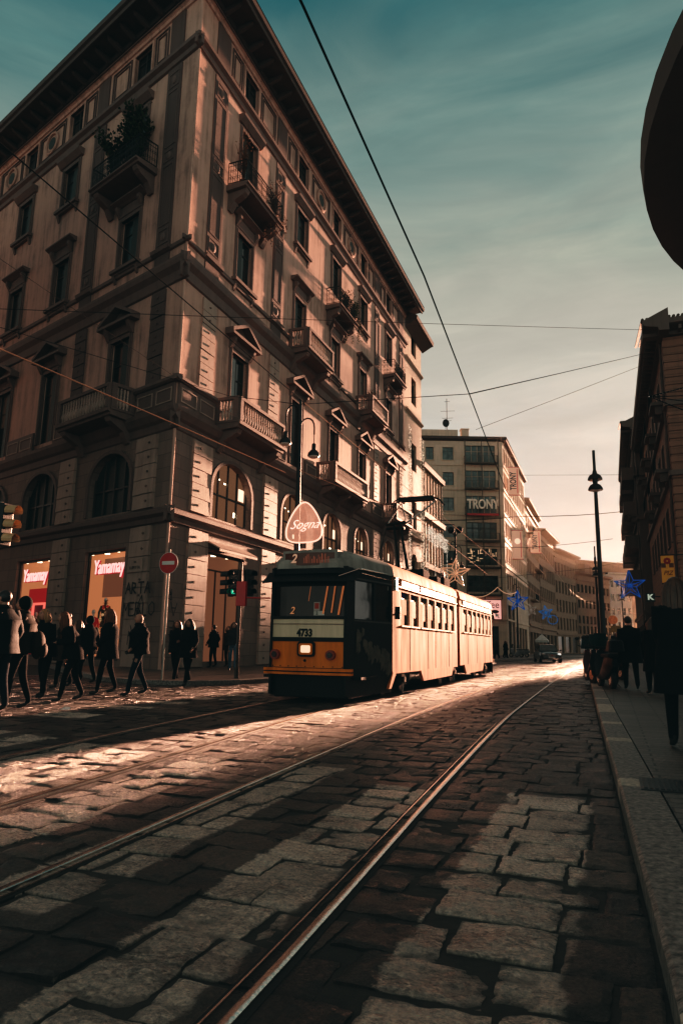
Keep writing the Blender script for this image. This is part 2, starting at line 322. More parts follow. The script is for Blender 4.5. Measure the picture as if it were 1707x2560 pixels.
def paving_mat():
    m, nt, b = newmat('stone_setts_worn_paint')
    tc = nd(nt, 'ShaderNodeTexCoord'); mp = nd(nt, 'ShaderNodeMapping'); mp.inputs['Rotation'].default_value = (0, 0, AZ)
    lk(nt, tc.outputs['Object'], mp.inputs[0]); sp = nd(nt, 'ShaderNodeSeparateXYZ'); lk(nt, mp.outputs[0], sp.inputs[0])
    def ma(op, a, b_=None, c=None, cl=False):
        n = nd(nt, 'ShaderNodeMath', operation=op); n.use_clamp = cl
        for i, x in enumerate((a, b_, c)):
            if x is None: continue
            if isinstance(x, (int, float)): n.inputs[i].default_value = x
            else: lk(nt, x, n.inputs[i])
        return n.outputs[0]
    X, T = sp.outputs[0], sp.outputs[1]
    at = nd(nt, 'ShaderNodeAttribute'); at.attribute_name = 'tone'
    nA = nd(nt, 'ShaderNodeTexNoise', i_Scale=2.5, i_Detail=8.0, i_Roughness=.7); lk(nt, mp.outputs[0], nA.inputs['Vector'])
    nB = nd(nt, 'ShaderNodeTexNoise', i_Scale=70.0, i_Detail=8.0, i_Roughness=.75); lk(nt, mp.outputs[0], nB.inputs['Vector'])
    mp2 = nd(nt, 'ShaderNodeMapping'); mp2.inputs['Scale'].default_value = (26, 50, 30); lk(nt, mp.outputs[0], mp2.inputs[0])
    nC = nd(nt, 'ShaderNodeTexNoise', i_Scale=1.0, i_Detail=5.0, i_Distortion=1.2); lk(nt, mp2.outputs[0], nC.inputs['Vector'])
    base = ramp(nt, nA.outputs[0], [(.3, (.034, .026, .022)), (.55, (.078, .059, .048)), (.75, (.155, .118, .096))])
    mt_ = nd(nt, 'ShaderNodeMix', data_type='RGBA', blend_type='MULTIPLY'); mt_.inputs[0].default_value = 1.0; lk(nt, base, mt_.inputs[6]); lk(nt, at.outputs['Color'], mt_.inputs[7])
    nE = nd(nt, 'ShaderNodeTexNoise', i_Scale=38.0, i_Detail=9.0, i_Roughness=.8); lk(nt, mp.outputs[0], nE.inputs['Vector'])
    pit = ramp(nt, nE.outputs[0], [(.34, (.35, .33, .31)), (.48, (1, 1, 1)), (.64, (1.9, 1.8, 1.7))])  # granite speckle, with shade painted into the pits
    # painted zebra bars run along the street; each is a band in the lateral coordinate, worn by noise and lost in the joints
    wob = ma('MULTIPLY_ADD', nA.outputs[0], .16, ma('ADD', X, -.08))
    def band(l0, l1, t0, t1, k=0.0):
        xx = ma('MULTIPLY_ADD', T, -k, X) if k else X
        xx = ma('ADD', ma('MULTIPLY_ADD', nE.outputs[0], .10, xx), ma('MULTIPLY_ADD', nA.outputs[0], .22, -.16))
        a = ma('MULTIPLY', ma('SUBTRACT', xx, l0), 40, cl=True); c = ma('MULTIPLY', ma('SUBTRACT', l1, xx), 40, cl=True)
        d = ma('MULTIPLY', ma('SUBTRACT', T, t0), 20, cl=True); e = ma('MULTIPLY', ma('SUBTRACT', t1, T), 20, cl=True)
        return ma('MULTIPLY', ma('MULTIPLY', a, c), ma('MULTIPLY', d, e))
    bars = [(-.80, -.18, .5, 5.75, 0), (-1.72, -1.22, 1.2, 5.6, -.02), (-2.62, -2.12, 2.4, 6.2, -.03), (-3.35, -2.8, 2.4, 6.1, -.09), (-4.35, -3.80, 3, 6.2, -.09), (-5.3, -4.75, 3.5, 6.4, -.05), (-6.3, -5.8, 4, 6.6, -.03), (-7.3, -6.8, 4, 6.8, 0),
            (-8.35, -7.25, 8.3, 9.0, 0), (-8.6, -7.35, 9.75, 10.3, 0), (-8.4, -7.35, 11.0, 11.5, 0), (-8.4, -7.3, 12.2, 12.7, 0), (-8.4, -7.3, 13.4, 13.9, 0), (-8.4, -7.3, 14.6, 15.1, 0)]
    tot = None
    for q in bars:
        bb = band(*q); tot = bb if tot is None else ma('MAXIMUM', tot, bb)
    wear = ma('MULTIPLY', ma('SUBTRACT', ma('ADD', ma('MULTIPLY', nA.outputs[0], .8), ma('MULTIPLY', nC.outputs[0], .5)), .50), 6, cl=True)
    wear = ma('MULTIPLY', ma('MULTIPLY_ADD', wear, .7, .3), ma('MULTIPLY_ADD', at.outputs['Fac'], .35, .55), cl=True)
    geo = nd(nt, 'ShaderNodeSeparateXYZ'); lk(nt, tc.outputs['Object'], geo.inputs[0])
    low = ma('MULTIPLY', ma('ADD', geo.outputs[2], .016), 90, cl=True)
    pf = ma('MULTIPLY', ma('MULTIPLY', tot, wear), low)
    mx = nd(nt, 'ShaderNodeMix', data_type='RGBA'); lk(nt, pf, mx.inputs[0]); lk(nt, mt_.outputs[2], mx.inputs[6])
    pc = ramp(nt, nC.outputs[0], [(.3, (.55, .45, .38)), (.7, (.95, .82, .70))]); lk(nt, pc, mx.inputs[7])
    mp_ = nd(nt, 'ShaderNodeMix', data_type='RGBA', blend_type='MULTIPLY'); mp_.inputs[0].default_value = .85; lk(nt, mx.outputs[2], mp_.inputs[6]); lk(nt, pit, mp_.inputs[7]); lk(nt, mp_.outputs[2], b.inputs['Base Color'])
    mr = nd(nt, 'ShaderNodeMapRange'); lk(nt, nA.outputs[0], mr.inputs[0]); mr.inputs[1].default_value = .3; mr.inputs[2].default_value = .7; mr.inputs[3].default_value = .25; mr.inputs[4].default_value = .60
    rg = ma('ADD', mr.outputs[0], ma('MULTIPLY_ADD', nB.outputs[0], 1.5, -.75), cl=True); rg = ma('MAXIMUM', ma('MULTIPLY', rg, ma('MULTIPLY_ADD', pf, -.40, 1.0)), .24); lk(nt, rg, b.inputs['Roughness']); lk(nt, ma('MULTIPLY_ADD', pf, .6, .6), b.inputs['Specular IOR Level'])
    nD = nd(nt, 'ShaderNodeTexVoronoi', i_Scale=16.0, feature='F1'); lk(nt, mp.outputs[0], nD.inputs['Vector'])
    h = ma('ADD', ma('MULTIPLY_ADD', nE.outputs[0], 1.1, ma('MULTIPLY_ADD', nD.outputs['Distance'], .4, ma('MULTIPLY', nB.outputs[0], .6))), ma('MULTIPLY', nC.outputs[0], .5))
    bp = nd(nt, 'ShaderNodeBump', i_Strength=1.0, i_Distance=.034); lk(nt, h, bp.inputs['Height']); lk(nt, bp.outputs[0], b.inputs['Normal'])
    return m
M['pave'] = paving_mat()
M['bed'] = P('joint_dirt', (.045, .037, .031), .9, var=.4, scale=6, bump=.6, bscale=20)
g = MB(); g.poly([Vector((-600, -100, -.013)), Vector((900, -100, -.013)), Vector((900, 1500, -.013)), Vector((-600, 1500, -.013))])
tag(g.build('ground', M['bed']), kind='structure')
pv = bpy.data.meshes.new('road'); PVv = []; PVf = []; PVt = []
def stone(l0, l1, t0, t1, nx, ny, jit):
    hz = random.uniform(-.004, .003); tx = random.uniform(-.007, .007); ty = random.uniform(-.010, .010)
    tone = random.choice((.4, .65, .9, 1.2, 1.8)) * random.uniform(.85, 1.15)
    cl = [(l0+random.uniform(0, jit), t0+random.uniform(0, jit)), (l1-random.uniform(0, jit), t0+random.uniform(0, jit)), (l1-random.uniform(0, jit), t1-random.uniform(0, jit)), (l0+random.uniform(0, jit), t1-random.uniform(0, jit))]
    lc, tcn = (l0+l1)/2, (t0+t1)/2; b0 = len(PVv)
    for j in range(ny+1):
        v = j/ny
        for i in range(nx+1):
            u = i/nx
            x = (cl[0][0]*(1-u)+cl[1][0]*u)*(1-v)+(cl[3][0]*(1-u)+cl[2][0]*u)*v; t = (cl[0][1]*(1-u)+cl[1][1]*u)*(1-v)+(cl[3][1]*(1-u)+cl[2][1]*u)*v
            z = hz+tx*(x-lc)/(l1-l0)*2+ty*(t-tcn)/(t1-t0)*2*.6
            if nx > 2:
                nn = noise.noise(Vector((x*3.1, t*4.3, lc*7)))*.010+noise.noise(Vector((x*10, t*15, 1)))*.009+noise.noise(Vector((x*28, t*34, 1)))*.003
                z += nn
                e = min(u, 1-u)*(l1-l0); e2 = min(v, 1-v)*(t1-t0); e = min(e, e2)
                if e < .02: z -= (1-e/.02)**2*.006; 
                if i in (0, nx) or j in (0, ny):
                    x += noise.noise(Vector((x*21, t*21, 5)))*.010; t += noise.noise(Vector((x*21, t*21, 9)))*.010
            for tab, o in rails:
                dd = abs(x-interp(tab, t)-o)
                if dd < .125: z = min(z, -.004)
            PVv.append(W(x, t, z)); PVt.append(tone)
    for j in range(ny):
        for i in range(nx):
            a = b0+j*(nx+1)+i; PVf.append((a, a+1, a+nx+2, a+nx+1))
    ring = [b0+i for i in range(nx+1)]+[b0+j*(nx+1)+nx for j in range(1, ny+1)]+[b0+ny*(nx+1)+i for i in range(nx-1, -1, -1)]+[b0+j*(nx+1) for j in range(ny-1, 0, -1)]
    lo = []
    for r in ring:
        p = PVv[r].copy(); p.z = -.05; lo.append(len(PVv)); PVv.append(p); PVt.append(tone*.5)
    n = len(ring)
    for k in range(n): PVf.append((ring[k], lo[k], lo[(k+1) % n], ring[(k+1) % n]))
t = .3
while t < 100:
    dt = random.uniform(.25, .36) if t < 40 else random.uniform(.45, .6)
    kr = interp(KR, t)-.02; ll = -17 if t < 20 else -10.6+max(0, (t-70)*.3)
    l = kr
    first = True
    while l > ll:
        w = random.uniform(.26, .52) if t < 40 else random.uniform(.6, 1.0)
        if first: w *= random.uniform(.3, 1); first = False
        dist = sqrt(l*l+t*t)
        nx, ny, jj = (14, 10, .02) if dist < 4.5 else ((8, 6, .018) if dist < 9 else ((3, 3, .016) if dist < 18 else (1, 1, .012)))
        sk = .10*sin(l*1.7+t*.4)+.05*sin(l*4+t)
        gp = random.choice((.002, .003, .004, .009)); stone(l-w+gp, l, t+sk+gp*.8, t+dt+sk, nx, ny, jj)
        l -= w
    t += dt
pv.from_pydata([tuple(v) for v in PVv], [], PVf)
ca = pv.color_attributes.new('tone', 'FLOAT_COLOR', 'POINT'); ca.data.foreach_set('color', [c for x in PVt for c in (x, x, x, 1)])
pv.materials.append(M['pave']); pv.polygons.foreach_set('use_smooth', [True]*len(PVf))
try: pv.set_sharp_from_angle(angle=radians(50))
except Exception: pass
ro = bpy.data.objects.new('road', pv); COL.objects.link(ro); tag(ro, kind='structure'); OFF['road'] = Vector((0, 0, 0))
# grooved tram rails
def sweep(mb, tab, off, prof, t0, t1, step, cap=True):
    rows = []; t = t0; n = len(prof)
    while t <= t1+1e-6:
        c = interp(tab, t)+off; rows.append([mb.vert(W(c+x, t, z)) for x, z in prof]); t += step if t < 30 else step*2
    for A, B in zip(rows, rows[1:]):
        for k in range(n): mb.face((A[k], A[(k+1) % n], B[(k+1) % n], B[k]))
for tab, o in rails:
    s_ = 1 if o < 0 else -1
    mb = MB()
    mb.m = 0; sweep(mb, tab, o, [(-.024*s_, -.05), (-.024*s_, .008), (-.018*s_, .012), (.010*s_, .012), (.018*s_, .007), (.018*s_, -.05)], 0, 118, .8)
    sweep(mb, tab, o, [(.062*s_, -.05), (.062*s_, .007), (.070*s_, .007), (.070*s_, -.05)], 0, 118, .8)
    mb.m = 1; sweep(mb, tab, o, [(-.05*s_, -.06), (-.05*s_, -.002), (-.0241*s_, -.002), (-.0241*s_, -.06)], 0, 118, .8)
    sweep(mb, tab, o, [(.0181*s_, -.06), (.0181*s_, -.024), (.0619*s_, -.024), (.0619*s_, -.06)], 0, 118, .8)
    sweep(mb, tab, o, [(.0701*s_, -.06), (.0701*s_, -.002), (.09*s_, -.002), (.09*s_, -.06)], 0, 118, .8)
    tag(mb.build('tram_rail', [M['steel'], M['groove']], smooth=True), kind='structure')
# right kerb: granite blocks with pale joints stones
gr = [P('dark_granite', (.21, .19, .17), .55, var=.95, scale=26, bump=.8, bscale=60), P('pale_granite', (.46, .40, .33), .6, var=.6, scale=30, bump=.4, bscale=70)]
mb = MB(); t = .8; k = 0
while t < 100:
    L = (1.05 if k % 2 == 0 else (.5 if k % 4 == 1 else 1.3)) if t < 12 else 1.4
    if k % 3 == 2 and t > 5: L = .33
    mb.m = 1 if L < .4 or k % 7 == 1 else 0
    if k == 0: mb.m = 1
    a, b_ = t+.006, t+L-.006; n = 3; pr = []
    for q in range(n+1):
        tt = a+(b_-a)*q/n; c = interp(KR, tt)
        pr.append([W(c, tt, -.05), W(c, tt, .105), W(c+.018, tt, .12), W(c+.262, tt, .12), W(c+.27, tt, .10), W(c+.27, tt, -.05)])
    rows = [[mb.vert(p) for p in r] for r in pr]
    for A, B in zip(rows, rows[1:]):
        for j in range(5): mb.face((A[j], A[j+1], B[j+1], B[j]))
    mb.face(rows[0][::-1]); mb.face(rows[-1]); t += L; k += 1
tag(mb.build('kerb', gr), kind='structure')
def slab_mat(name, col, bw, bh, rot, ms=.006):
    m = facade_mat(name, col, 'stone', bw, bh, rough=.5, mortar=.85)
    for n in m.node_tree.nodes:
        if n.type == 'TEX_BRICK': n.inputs['Mortar Size'].default_value = ms; n.inputs['Mortar'].default_value = (.06, .055, .05, 1); n.inputs['Color2'].default_value = (.55, .54, .52, 1)
    return m
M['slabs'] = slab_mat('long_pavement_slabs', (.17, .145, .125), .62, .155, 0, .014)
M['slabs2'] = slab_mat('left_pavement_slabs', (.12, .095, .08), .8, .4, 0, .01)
mb = MB(); rows = []; t = .3
while t < 101:
    c = interp(KR, t)+.275
    rows.append([mb.vert(W(c, t, -.04), (c, t)), mb.vert(W(c, t, .118), (c, t)), mb.vert(W(14, t, .118), (14, t))]); t += 1.0
for A, B in zip(rows, rows[1:]):
    mb.face((A[0], A[1], B[1], B[0])); mb.face((A[1], A[2], B[2], B[1]))
tag(mb.build('pavement', M['slabs']), kind='structure')
# left pavement (in front of the corner building) with its own kerb
LK = [(-32, 34), (-22, 23.3), (-16.5, 18.6), (-13.2, 16.2), (-11.6, 15.7), (-10.4, 16.0), (-9.7, 17.2), (-9.45, 19), (-9.3, 24), (-9.2, 40), (-9.1, 60), (-8.2, 75), (-5.6, 90), (0, 107), (10, 125)]
LB = [(-40, 40), (-40, 45), (-20, 60), (-20, 118), (-2, 140), (12, 140)]
mb = MB()
ids = [mb.vert(W(l, t, .118), (l, t)) for l, t in LK]; ids2 = [mb.vert(W(l, t, .118), (l, t)) for l, t in LB]
bmf = ids+ids2[::-1]; mb.face(bmf)
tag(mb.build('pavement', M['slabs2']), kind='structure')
mb = MB(); rows = []
for i, (l, t) in enumerate(LK):
    a = Vector(LK[max(0, i-1)]); b_ = Vector(LK[min(len(LK)-1, i+1)]); d = (b_-a).normalized(); nx, ny = d.y, -d.x
    rows.append([mb.vert(W(l+nx*.15, t+ny*.15, -.05)), mb.vert(W(l+nx*.15, t+ny*.15, .11)), mb.vert(W(l+nx*.13, t+ny*.13, .121)), mb.vert(W(l-nx*.15, t-ny*.15, .121))])
for A, B in zip(rows, rows[1:]):
    for j in range(3): mb.face((A[j], A[j+1], B[j+1], B[j]))
tag(mb.build('kerb', gr), kind='structure')
# cast iron grate in the right pavement
rt = empty('drain_grate', W(.42, 5.9, .12), 'flat cast iron drain grate set in the right pavement beside the kerb', 'drain grate')
fr = Fr(W(.15, 5.62), AZ, (CA, -SA, 0))
mb = MB(); mb.box(fr, 0, .5, 0, .55, .119, .128); mb.build('frame', M['black'], rt)
mb = MB()
for i in range(13):
    for j in range(14): mb.box(fr, .03+i*.0345, .055+i*.0345, .02+j*.037, .045+j*.037, .128, .134)
mb.build('stud_plate', M['black'], rt)
# ================================================================== the corner building
def wall(mb, fr, s0, s1, z0, z1, holes, dep=.28, flip=False):
    """wall plane with real openings; holes: (s0,s1,z0,z1,arch) ; arch True makes a round head"""
    S_ = sorted({s0, s1} | {h[0] for h in holes} | {h[1] for h in holes}); Z_ = sorted({z0, z1} | {h[2] for h in holes} | {h[3] for h in holes})
    S_ = [x for x in S_ if s0 <= x <= s1]; Z_ = [x for x in Z_ if z0 <= x <= z1]
    for a, b in zip(S_, S_[1:]):
        for c, d in zip(Z_, Z_[1:]):
            mx, mz = (a+b)/2, (c+d)/2
            if any(h[0] < mx < h[1] and h[2] < mz < h[3] for h in holes): continue
            mb.poly([fr(a, 0, c), fr(b, 0, c), fr(b, 0, d), fr(a, 0, d)], [(a, c), (b, c), (b, d), (a, d)])
    for h in holes:
        a, b, c, d = h[:4]; arch = len(h) > 4 and h[4]
        r = (b-a)/2; rise = r*arch if arch else 0; zs = d-rise
        pts = [(a, c), (a, zs)]
        if arch:
            m_ = (a+b)/2
            pts += [(m_-r*cos(pi*k/12), zs+rise*sin(pi*k/12)) for k in range(1, 12)]
        else: pts = [(a, c), (a, d)]
        pts += [(b, zs if arch else d), (b, c)]
        for (x, z), (x2, z2) in zip(pts, pts[1:]+pts[:1]):
            mb.poly([fr(x, 0, z), fr(x2, 0, z2), fr(x2, -dep, z2), fr(x, -dep, z)], [(x, z), (x2, z2), (x2+.2, z2), (x+.2, z)])
        if arch:
            L = [p for p in pts if p[0] <= (a+b)/2+1e-6 and p[1] >= zs-1e-6]; R_ = [p for p in pts if p[0] >= (a+b)/2-1e-6 and p[1] >= zs-1e-6]
            mb.poly([fr(x, 0, z) for x, z in L]+[fr((a+b)/2, 0, d), fr(a, 0, d)][(1 if abs(L[-1][1]-d) < 1e-4 else 0):], None)
            mb.poly([fr(x, 0, z) for x, z in R_]+[fr(b, 0, d)], None)
def pane(fr, a, b, c, d, parent, mat=None, dep=.2, name='pane', mull=True, arch=0):
    mb = MB(); mb.box(fr, a, b, -dep-.02, -dep, c, d); o = mb.build(name, mat or random.choice((M['glass'], M['glass_dark'], M['glass_dark'])), parent)
    if mull and mat is None and random.random() < .3:
        q = MB(); k = random.uniform(.25, .6); q.box(fr, a+(b-a)*(.5 if random.random() < .5 else .08), a+(b-a)*(.92 if random.random() < .5 else .5), -dep+.001, -dep+.012, d-(d-c)*random.uniform(.5, .98), d-.06); q.build('curtain', M['curtain'], parent)
    if mull:
        f = MB(); w = .055; f.box(fr, a, a+w, -dep, -dep+.05, c, d); f.box(fr, b-w, b, -dep, -dep+.05, c, d); f.box(fr, a+w, b-w, -dep, -dep+.05, d-w, d); f.box(fr, a+w, b-w, -dep, -dep+.05, c, c+w)
        m_ = (a+b)/2; f.box(fr, m_-.03, m_+.03, -dep+.001, -dep+.055, c+w, d-w)
        f.box(fr, a+w, b-w, -dep+.002, -dep+.04, c+(d-c)*.7, c+(d-c)*.7+.04)
        f.build('sash', M['frame'], parent)
    return o
def win(fr, s, w, z0, z1, root, style, sill=True, glass=None, shut=None):
    """window with moulded surround; style: flat | hood | pediment"""
    a, b = s-w/2, s+w/2
    m = MB(); t = .2
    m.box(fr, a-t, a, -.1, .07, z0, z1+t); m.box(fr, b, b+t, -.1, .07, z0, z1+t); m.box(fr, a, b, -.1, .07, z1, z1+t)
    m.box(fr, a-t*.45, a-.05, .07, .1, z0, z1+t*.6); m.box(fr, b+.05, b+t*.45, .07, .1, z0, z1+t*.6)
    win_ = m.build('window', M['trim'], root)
    if style == 'hood':
        h = MB(); h.box(fr, a-t-.02, b+t+.02, 0, .10, z1+t+.002, z1+t+.5); h.prism(fr, [(0, z1+.72), (0, z1+.95), (.42, z1+.95), (.42, z1+.88), (.24, z1+.80), (.12, z1+.72)], a-t-.3, b+t+.3)
        for e in (a-t-.02, b+t-.14): h.prism(fr, [(0, z1+.2), (.1, z1+.25), (.3, z1+.55), (.3, z1+.72), (0, z1+.72)], e, e+.16)
        h.build('hood', M['trim'], win_)
    if style == 'flat':
        h = MB(); h.prism(fr, [(0, z1+.22), (.12, z1+.25), (.34, z1+.5), (.36, z1+.62), (0, z1+.62)], a-t-.18, b+t+.18); h.build('hood', M['trim'], win_)
    if style == 'pediment':
        h = MB(); p0, p1 = a-t-.42, b+t+.42; mm = (p0+p1)/2; zb = z1+.62
        h.box(fr, a-t, b+t, 0, .12, z1+t+.002, zb)
        h.box(fr, p0, p1, 0, .46, zb, zb+.13)
        hh = .82
        for sg in (1, -1):
            e = p0 if sg > 0 else p1
            h.prism(fr, [(e, zb+.13), (e, zb+.30), (mm, zb+hh+.16), (mm, zb+hh)], 0, .44, axis='d')
        h.prism(fr, [(p0+.3, zb+.131), (p1-.3, zb+.131), (mm, zb+hh)], 0, .08, axis='d')
        for e in (a-t-.06, b+t-.12): h.prism(fr, [(0, z1+.1), (.1, z1+.12), (.32, z1+.45), (.36, zb), (0, zb)], e, e+.18)
        h.build('pediment', M['trim'], win_)
    if sill:
        h = MB(); h.box(fr, a-t-.14, b+t+.14, 0, .26, z0-.16, z0); h.box(fr, a-t-.06, b+t+.06, 0, .16, z0-.26, z0-.161)
        for e in (a-t-.02, b+t-.14): h.prism(fr, [(0, z0-.62), (.04, z0-.6), (.16, z0-.3), (.16, z0-.261), (0, z0-.261)], e, e+.16)
        h.build('sill', M['trim'], win_)
    pane(fr, a, b, z0, z1, win_, glass, dep=.2)
    if shut:
        q = MB(); q.box(fr, a+.03, a+w*shut, -.15, -.11, z0+.03, z1-.03); q.build('shutter', M['glass_teal'] if glass else M['shutter'], win_)
    return win_
def balustrade(fr, segs, z0, h, parent, nper=.24):
    """segs: ((s0,d0),(s1,d1)) runs, turned stone balusters between plinth and handrail"""
    mb = MB(); rl_ = MB()
    for (a, c), (b, d) in segs:
        L = sqrt((b-a)**2+(d-c)**2); n = max(2, int(L/nper)); ux, uy = (b-a)/L, (d-c)/L
        for k in range(n):
            q = .22+(L-.44)*(k+.5)/n; x, y = a+ux*q, c+uy*q
            mb.lathe((x, y, z0+.10), [(.06, 0), (.045, .06), (.085, .2), (.085, .28), (.04, .48), (.055, .56), (.035, .60), (.06, h-.24)], 6, fr)
        px, py = -uy*.1, ux*.1
        for zz0, zz1, ww in ((z0, z0+.1, 1.0), (z0+h-.14, z0+h, 1.25)):
            P_ = [(a-px*ww-ux*.02, c-py*ww-uy*.02), (b-px*ww+ux*.02, d-py*ww+uy*.02), (b+px*ww+ux*.02, d+py*ww+uy*.02), (a+px*ww-ux*.02, c+py*ww-uy*.02)]
            rl_.prism(fr, P_, zz0, zz1, axis='z')
        for x, y in ((a+ux*.1, c+uy*.1), (b-ux*.1, d-uy*.1)): rl_.box(fr, x-.115, x+.115, y-.115, y+.115, z0+.101, z0+h-.141)
    rl_.build('handrail', M['trim'], parent); mb.build('balusters', M['block'], parent)
def balcony(fr, s0, s1, z, h, root, kind, o=1.2):
    """slab on curved brackets; z = floor underside edge, h = railing height"""
    m = MB(); zt = z+.02
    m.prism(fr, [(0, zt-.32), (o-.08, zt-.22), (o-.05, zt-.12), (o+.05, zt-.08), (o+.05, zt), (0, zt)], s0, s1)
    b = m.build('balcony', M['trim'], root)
    n = 2 if s1-s0 < 5 else 3
    for k in range(n):
        br = MB(); x = s0+.35+(s1-s0-.7)*k/(n-1)
        br.prism(fr, [(0, zt-1.15), (.10, zt-1.2), (.22, zt-1.0), (.35, zt-.75), (.75, zt-.55), (o-.2, zt-.42), (o-.12, zt-.24), (0, zt-.321)], x-.17, x+.17); br.build('bracket', M['trim'], b)
    segs = [((s0+.06, 0.05), (s0+.06, o-.08)), ((s0+.06, o-.08), (s1-.06, o-.08)), ((s1-.06, o-.08), (s1-.06, .05))]
    if kind == 'stone': balustrade(fr, segs, zt, h, b)
    else:
        r = MB()
        for (a, c), (bb, d) in segs:
            L = sqrt((bb-a)**2+(d-c)**2); ux, uy = (bb-a)/L, (d-c)/L; nb = int(L/.12)
            r.tube([fr(a, c, zt+h), fr(bb, d, zt+h)], .03, 6); r.tube([fr(a, c, zt+.08), fr(bb, d, zt+.08)], .02, 5); r.tube([fr(a, c, zt+h-.18), fr(bb, d, zt+h-.18)], .012, 5)
            for k in range(nb+1):
                x, y = a+ux*L*k/nb, c+uy*L*k/nb; r.tube([fr(x, y, zt), fr(x, y, zt+h)], .010 if k % 4 else .018, 4, cap=False)
                if k < nb:
                    x2, y2 = a+ux*L*(k+.5)/nb, c+uy*L*(k+.5)/nb
                    for zz in (.3, .62):
                        r.tube([fr(x2+ux*.045*cos(q), y2+uy*.045*cos(q), zt+h*zz+.07*sin(q)) for q in [2*pi*j/6 for j in range(6)]], .008, 3, closed=True)
        r.build('railing', M['iron'], b)
    return b
cA = W(-15.49, 21.68)
FR = Fr(cA, AZ, (CA, -SA, 0)); FL = Fr(cA, radians(-50.5), (-.6361, -.7716, 0))
RA = empty('corner_building', cA, 'tall ornate corner palazzo with pink stucco walls, rusticated shop floor and deep dark eaves', 'building')
colR = [4.7, 11.1, 16.55, 21.9, 28.1]; pilR = [1.95, 8.2, 25.1, 31.7]
colL = [4.3, 10.35, 15.25, 20.1, 25.0]; pilL = [1.6, 7.7, 22.6]
LR, LL_ = 33.0, 27.0
def holes_for(cols, archw, shops):
    H = []
    for i, c in enumerate(cols):
        H += [(c-.72, c+.72, 23.5, 25.85), (c-.72, c+.72, 17.85, 20.35), (c-.72, c+.72, 10.6, 14.25), (c-.7, c+.7, 27.75, 29.35)]
    for a, b in archw: H.append((a, b, 6.35, 9.0, .78))
    for a, b, z1 in shops: H.append((a, b, .35, z1))
    return H
archR = [(2.9, 6.3), (9.6, 12.7), (15.2, 18.0), (20.6, 23.2), (26.7, 29.5)]
archL = [(2.7, 5.8), (8.7, 11.8), (13.8, 16.8), (18.6, 21.6)]
shopR = [(2.95, 6.0, 4.9), (9.5, 12.7, 4.8), (15.1, 18.1, 4.8), (20.5, 23.3, 4.8), (26.6, 29.5, 4.8)]
shopL = [(2.7, 5.7, 4.85), (8.7, 11.85, 4.85), (13.8, 16.8, 4.85), (18.6, 21.6, 4.85)]
hR, hL = holes_for(colR, archR, shopR), holes_for(colL, archL, shopL)
for fr, L, hs in ((FR, LR, hR), (FL, LL_, hL)):
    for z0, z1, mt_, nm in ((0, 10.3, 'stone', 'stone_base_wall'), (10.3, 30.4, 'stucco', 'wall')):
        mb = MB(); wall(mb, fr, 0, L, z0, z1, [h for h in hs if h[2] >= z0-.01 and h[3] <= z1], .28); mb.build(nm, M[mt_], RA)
# the body behind: back walls, so nothing is hollow from the side
mb = MB(); p = [FR(0.5, -.6, 0), FR(LR, -.3, 0), FR(LR, -14, 0), FL(LL_, -14, 0), FL(LL_, -.3, 0)]
for i in range(1, 4): mb.poly([p[i]+Vector((0, 0, 0)), p[i+1], p[i+1]+Vector((0, 0, 30.4)), p[i]+Vector((0, 0, 30.4))])
mb.build('rear_wall', M['stucco'], RA)
mb = MB()
for fr, L, hs in ((FR, LR, hR), (FL, LL_, hL)):          # dark rooms behind the openings
    for h in hs:
        if h[2] > 10: mb.box(fr, h[0]-.3, h[1]+.3, -1.6, -.285, h[2]-.2, h[3]+.2)
mb.build('dark_room', M['shutter'], RA)
# string courses, parapet zone, cornices (profile in (d,z)), both faces
def courses(fr, L, e0=0.0):
    out = []
    def c(prof, mt_='trim', name='cornice', a=None, b=None): mb = MB(); mb.prism(fr, prof, (a if a is not None else -e0), (b if b is not None else L)); mb.build(name, M[mt_], RA)
    c([(0, 5.62), (.10, 5.66), (.14, 5.85), (.30, 5.95), (.32, 6.1), (.10, 6.2), (0, 6.28)])
    c([(0, 9.35), (.06, 9.4), (.08, 9.7), (.2, 9.8), (.34, 10.05), (.36, 10.2), (.12, 10.28), (0, 10.3)])
    c([(0, 11.28), (.16, 11.3), (.24, 11.38), (.24, 11.5), (0, 11.52)], a=-e0, b=2.7)
    c([(0, 15.75), (.08, 15.8), (.12, 16.2), (.3, 16.4), (.34, 16.6), (.34, 16.72), (.06, 16.85), (0, 16.9)])
    c([(0, 17.42), (.10, 17.45), (.12, 17.6), (0, 17.64)])
    c([(0, 26.85), (.1, 26.9), (.14, 27.1), (.3, 27.2), (.32, 27.35), (0, 27.42)])
    c([(0, 29.62), (.08, 29.64), (.1, 29.8), (.2, 29.86), (.22, 30.0), (0, 30.0)], 'stucco')
    # deep eaves: soffit, fascia, gutter
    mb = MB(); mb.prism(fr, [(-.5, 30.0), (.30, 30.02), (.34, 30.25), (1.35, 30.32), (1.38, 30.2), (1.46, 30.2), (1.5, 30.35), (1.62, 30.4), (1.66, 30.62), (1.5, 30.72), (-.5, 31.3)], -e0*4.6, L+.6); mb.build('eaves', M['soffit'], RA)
    x = .25
    while x < L: d = MB(); d.prism(fr, [(.3, 29.95), (.42, 29.95), (1.05, 30.14), (1.2, 30.3), (.3, 30.3)], x, x+.18); d.build('eave_bracket', M['soffit'], RA); x += 1.1
    dn = MB(); dn.box(fr, -.3, L, .221, .27, 29.86, 29.94); dn.build('dentil_course', M['trim'], RA)
courses(FR, LR, .34); courses(FL, LL_, .34)
rf = MB(); pr = [FR(-1.66, 1.66, 30.72), FR(LR+.6, 1.66, 30.72), FR(LR+.6, -10, 33.5), FL(LL_, -10, 33.5), FL(LL_+.6, 1.66, 30.72)]
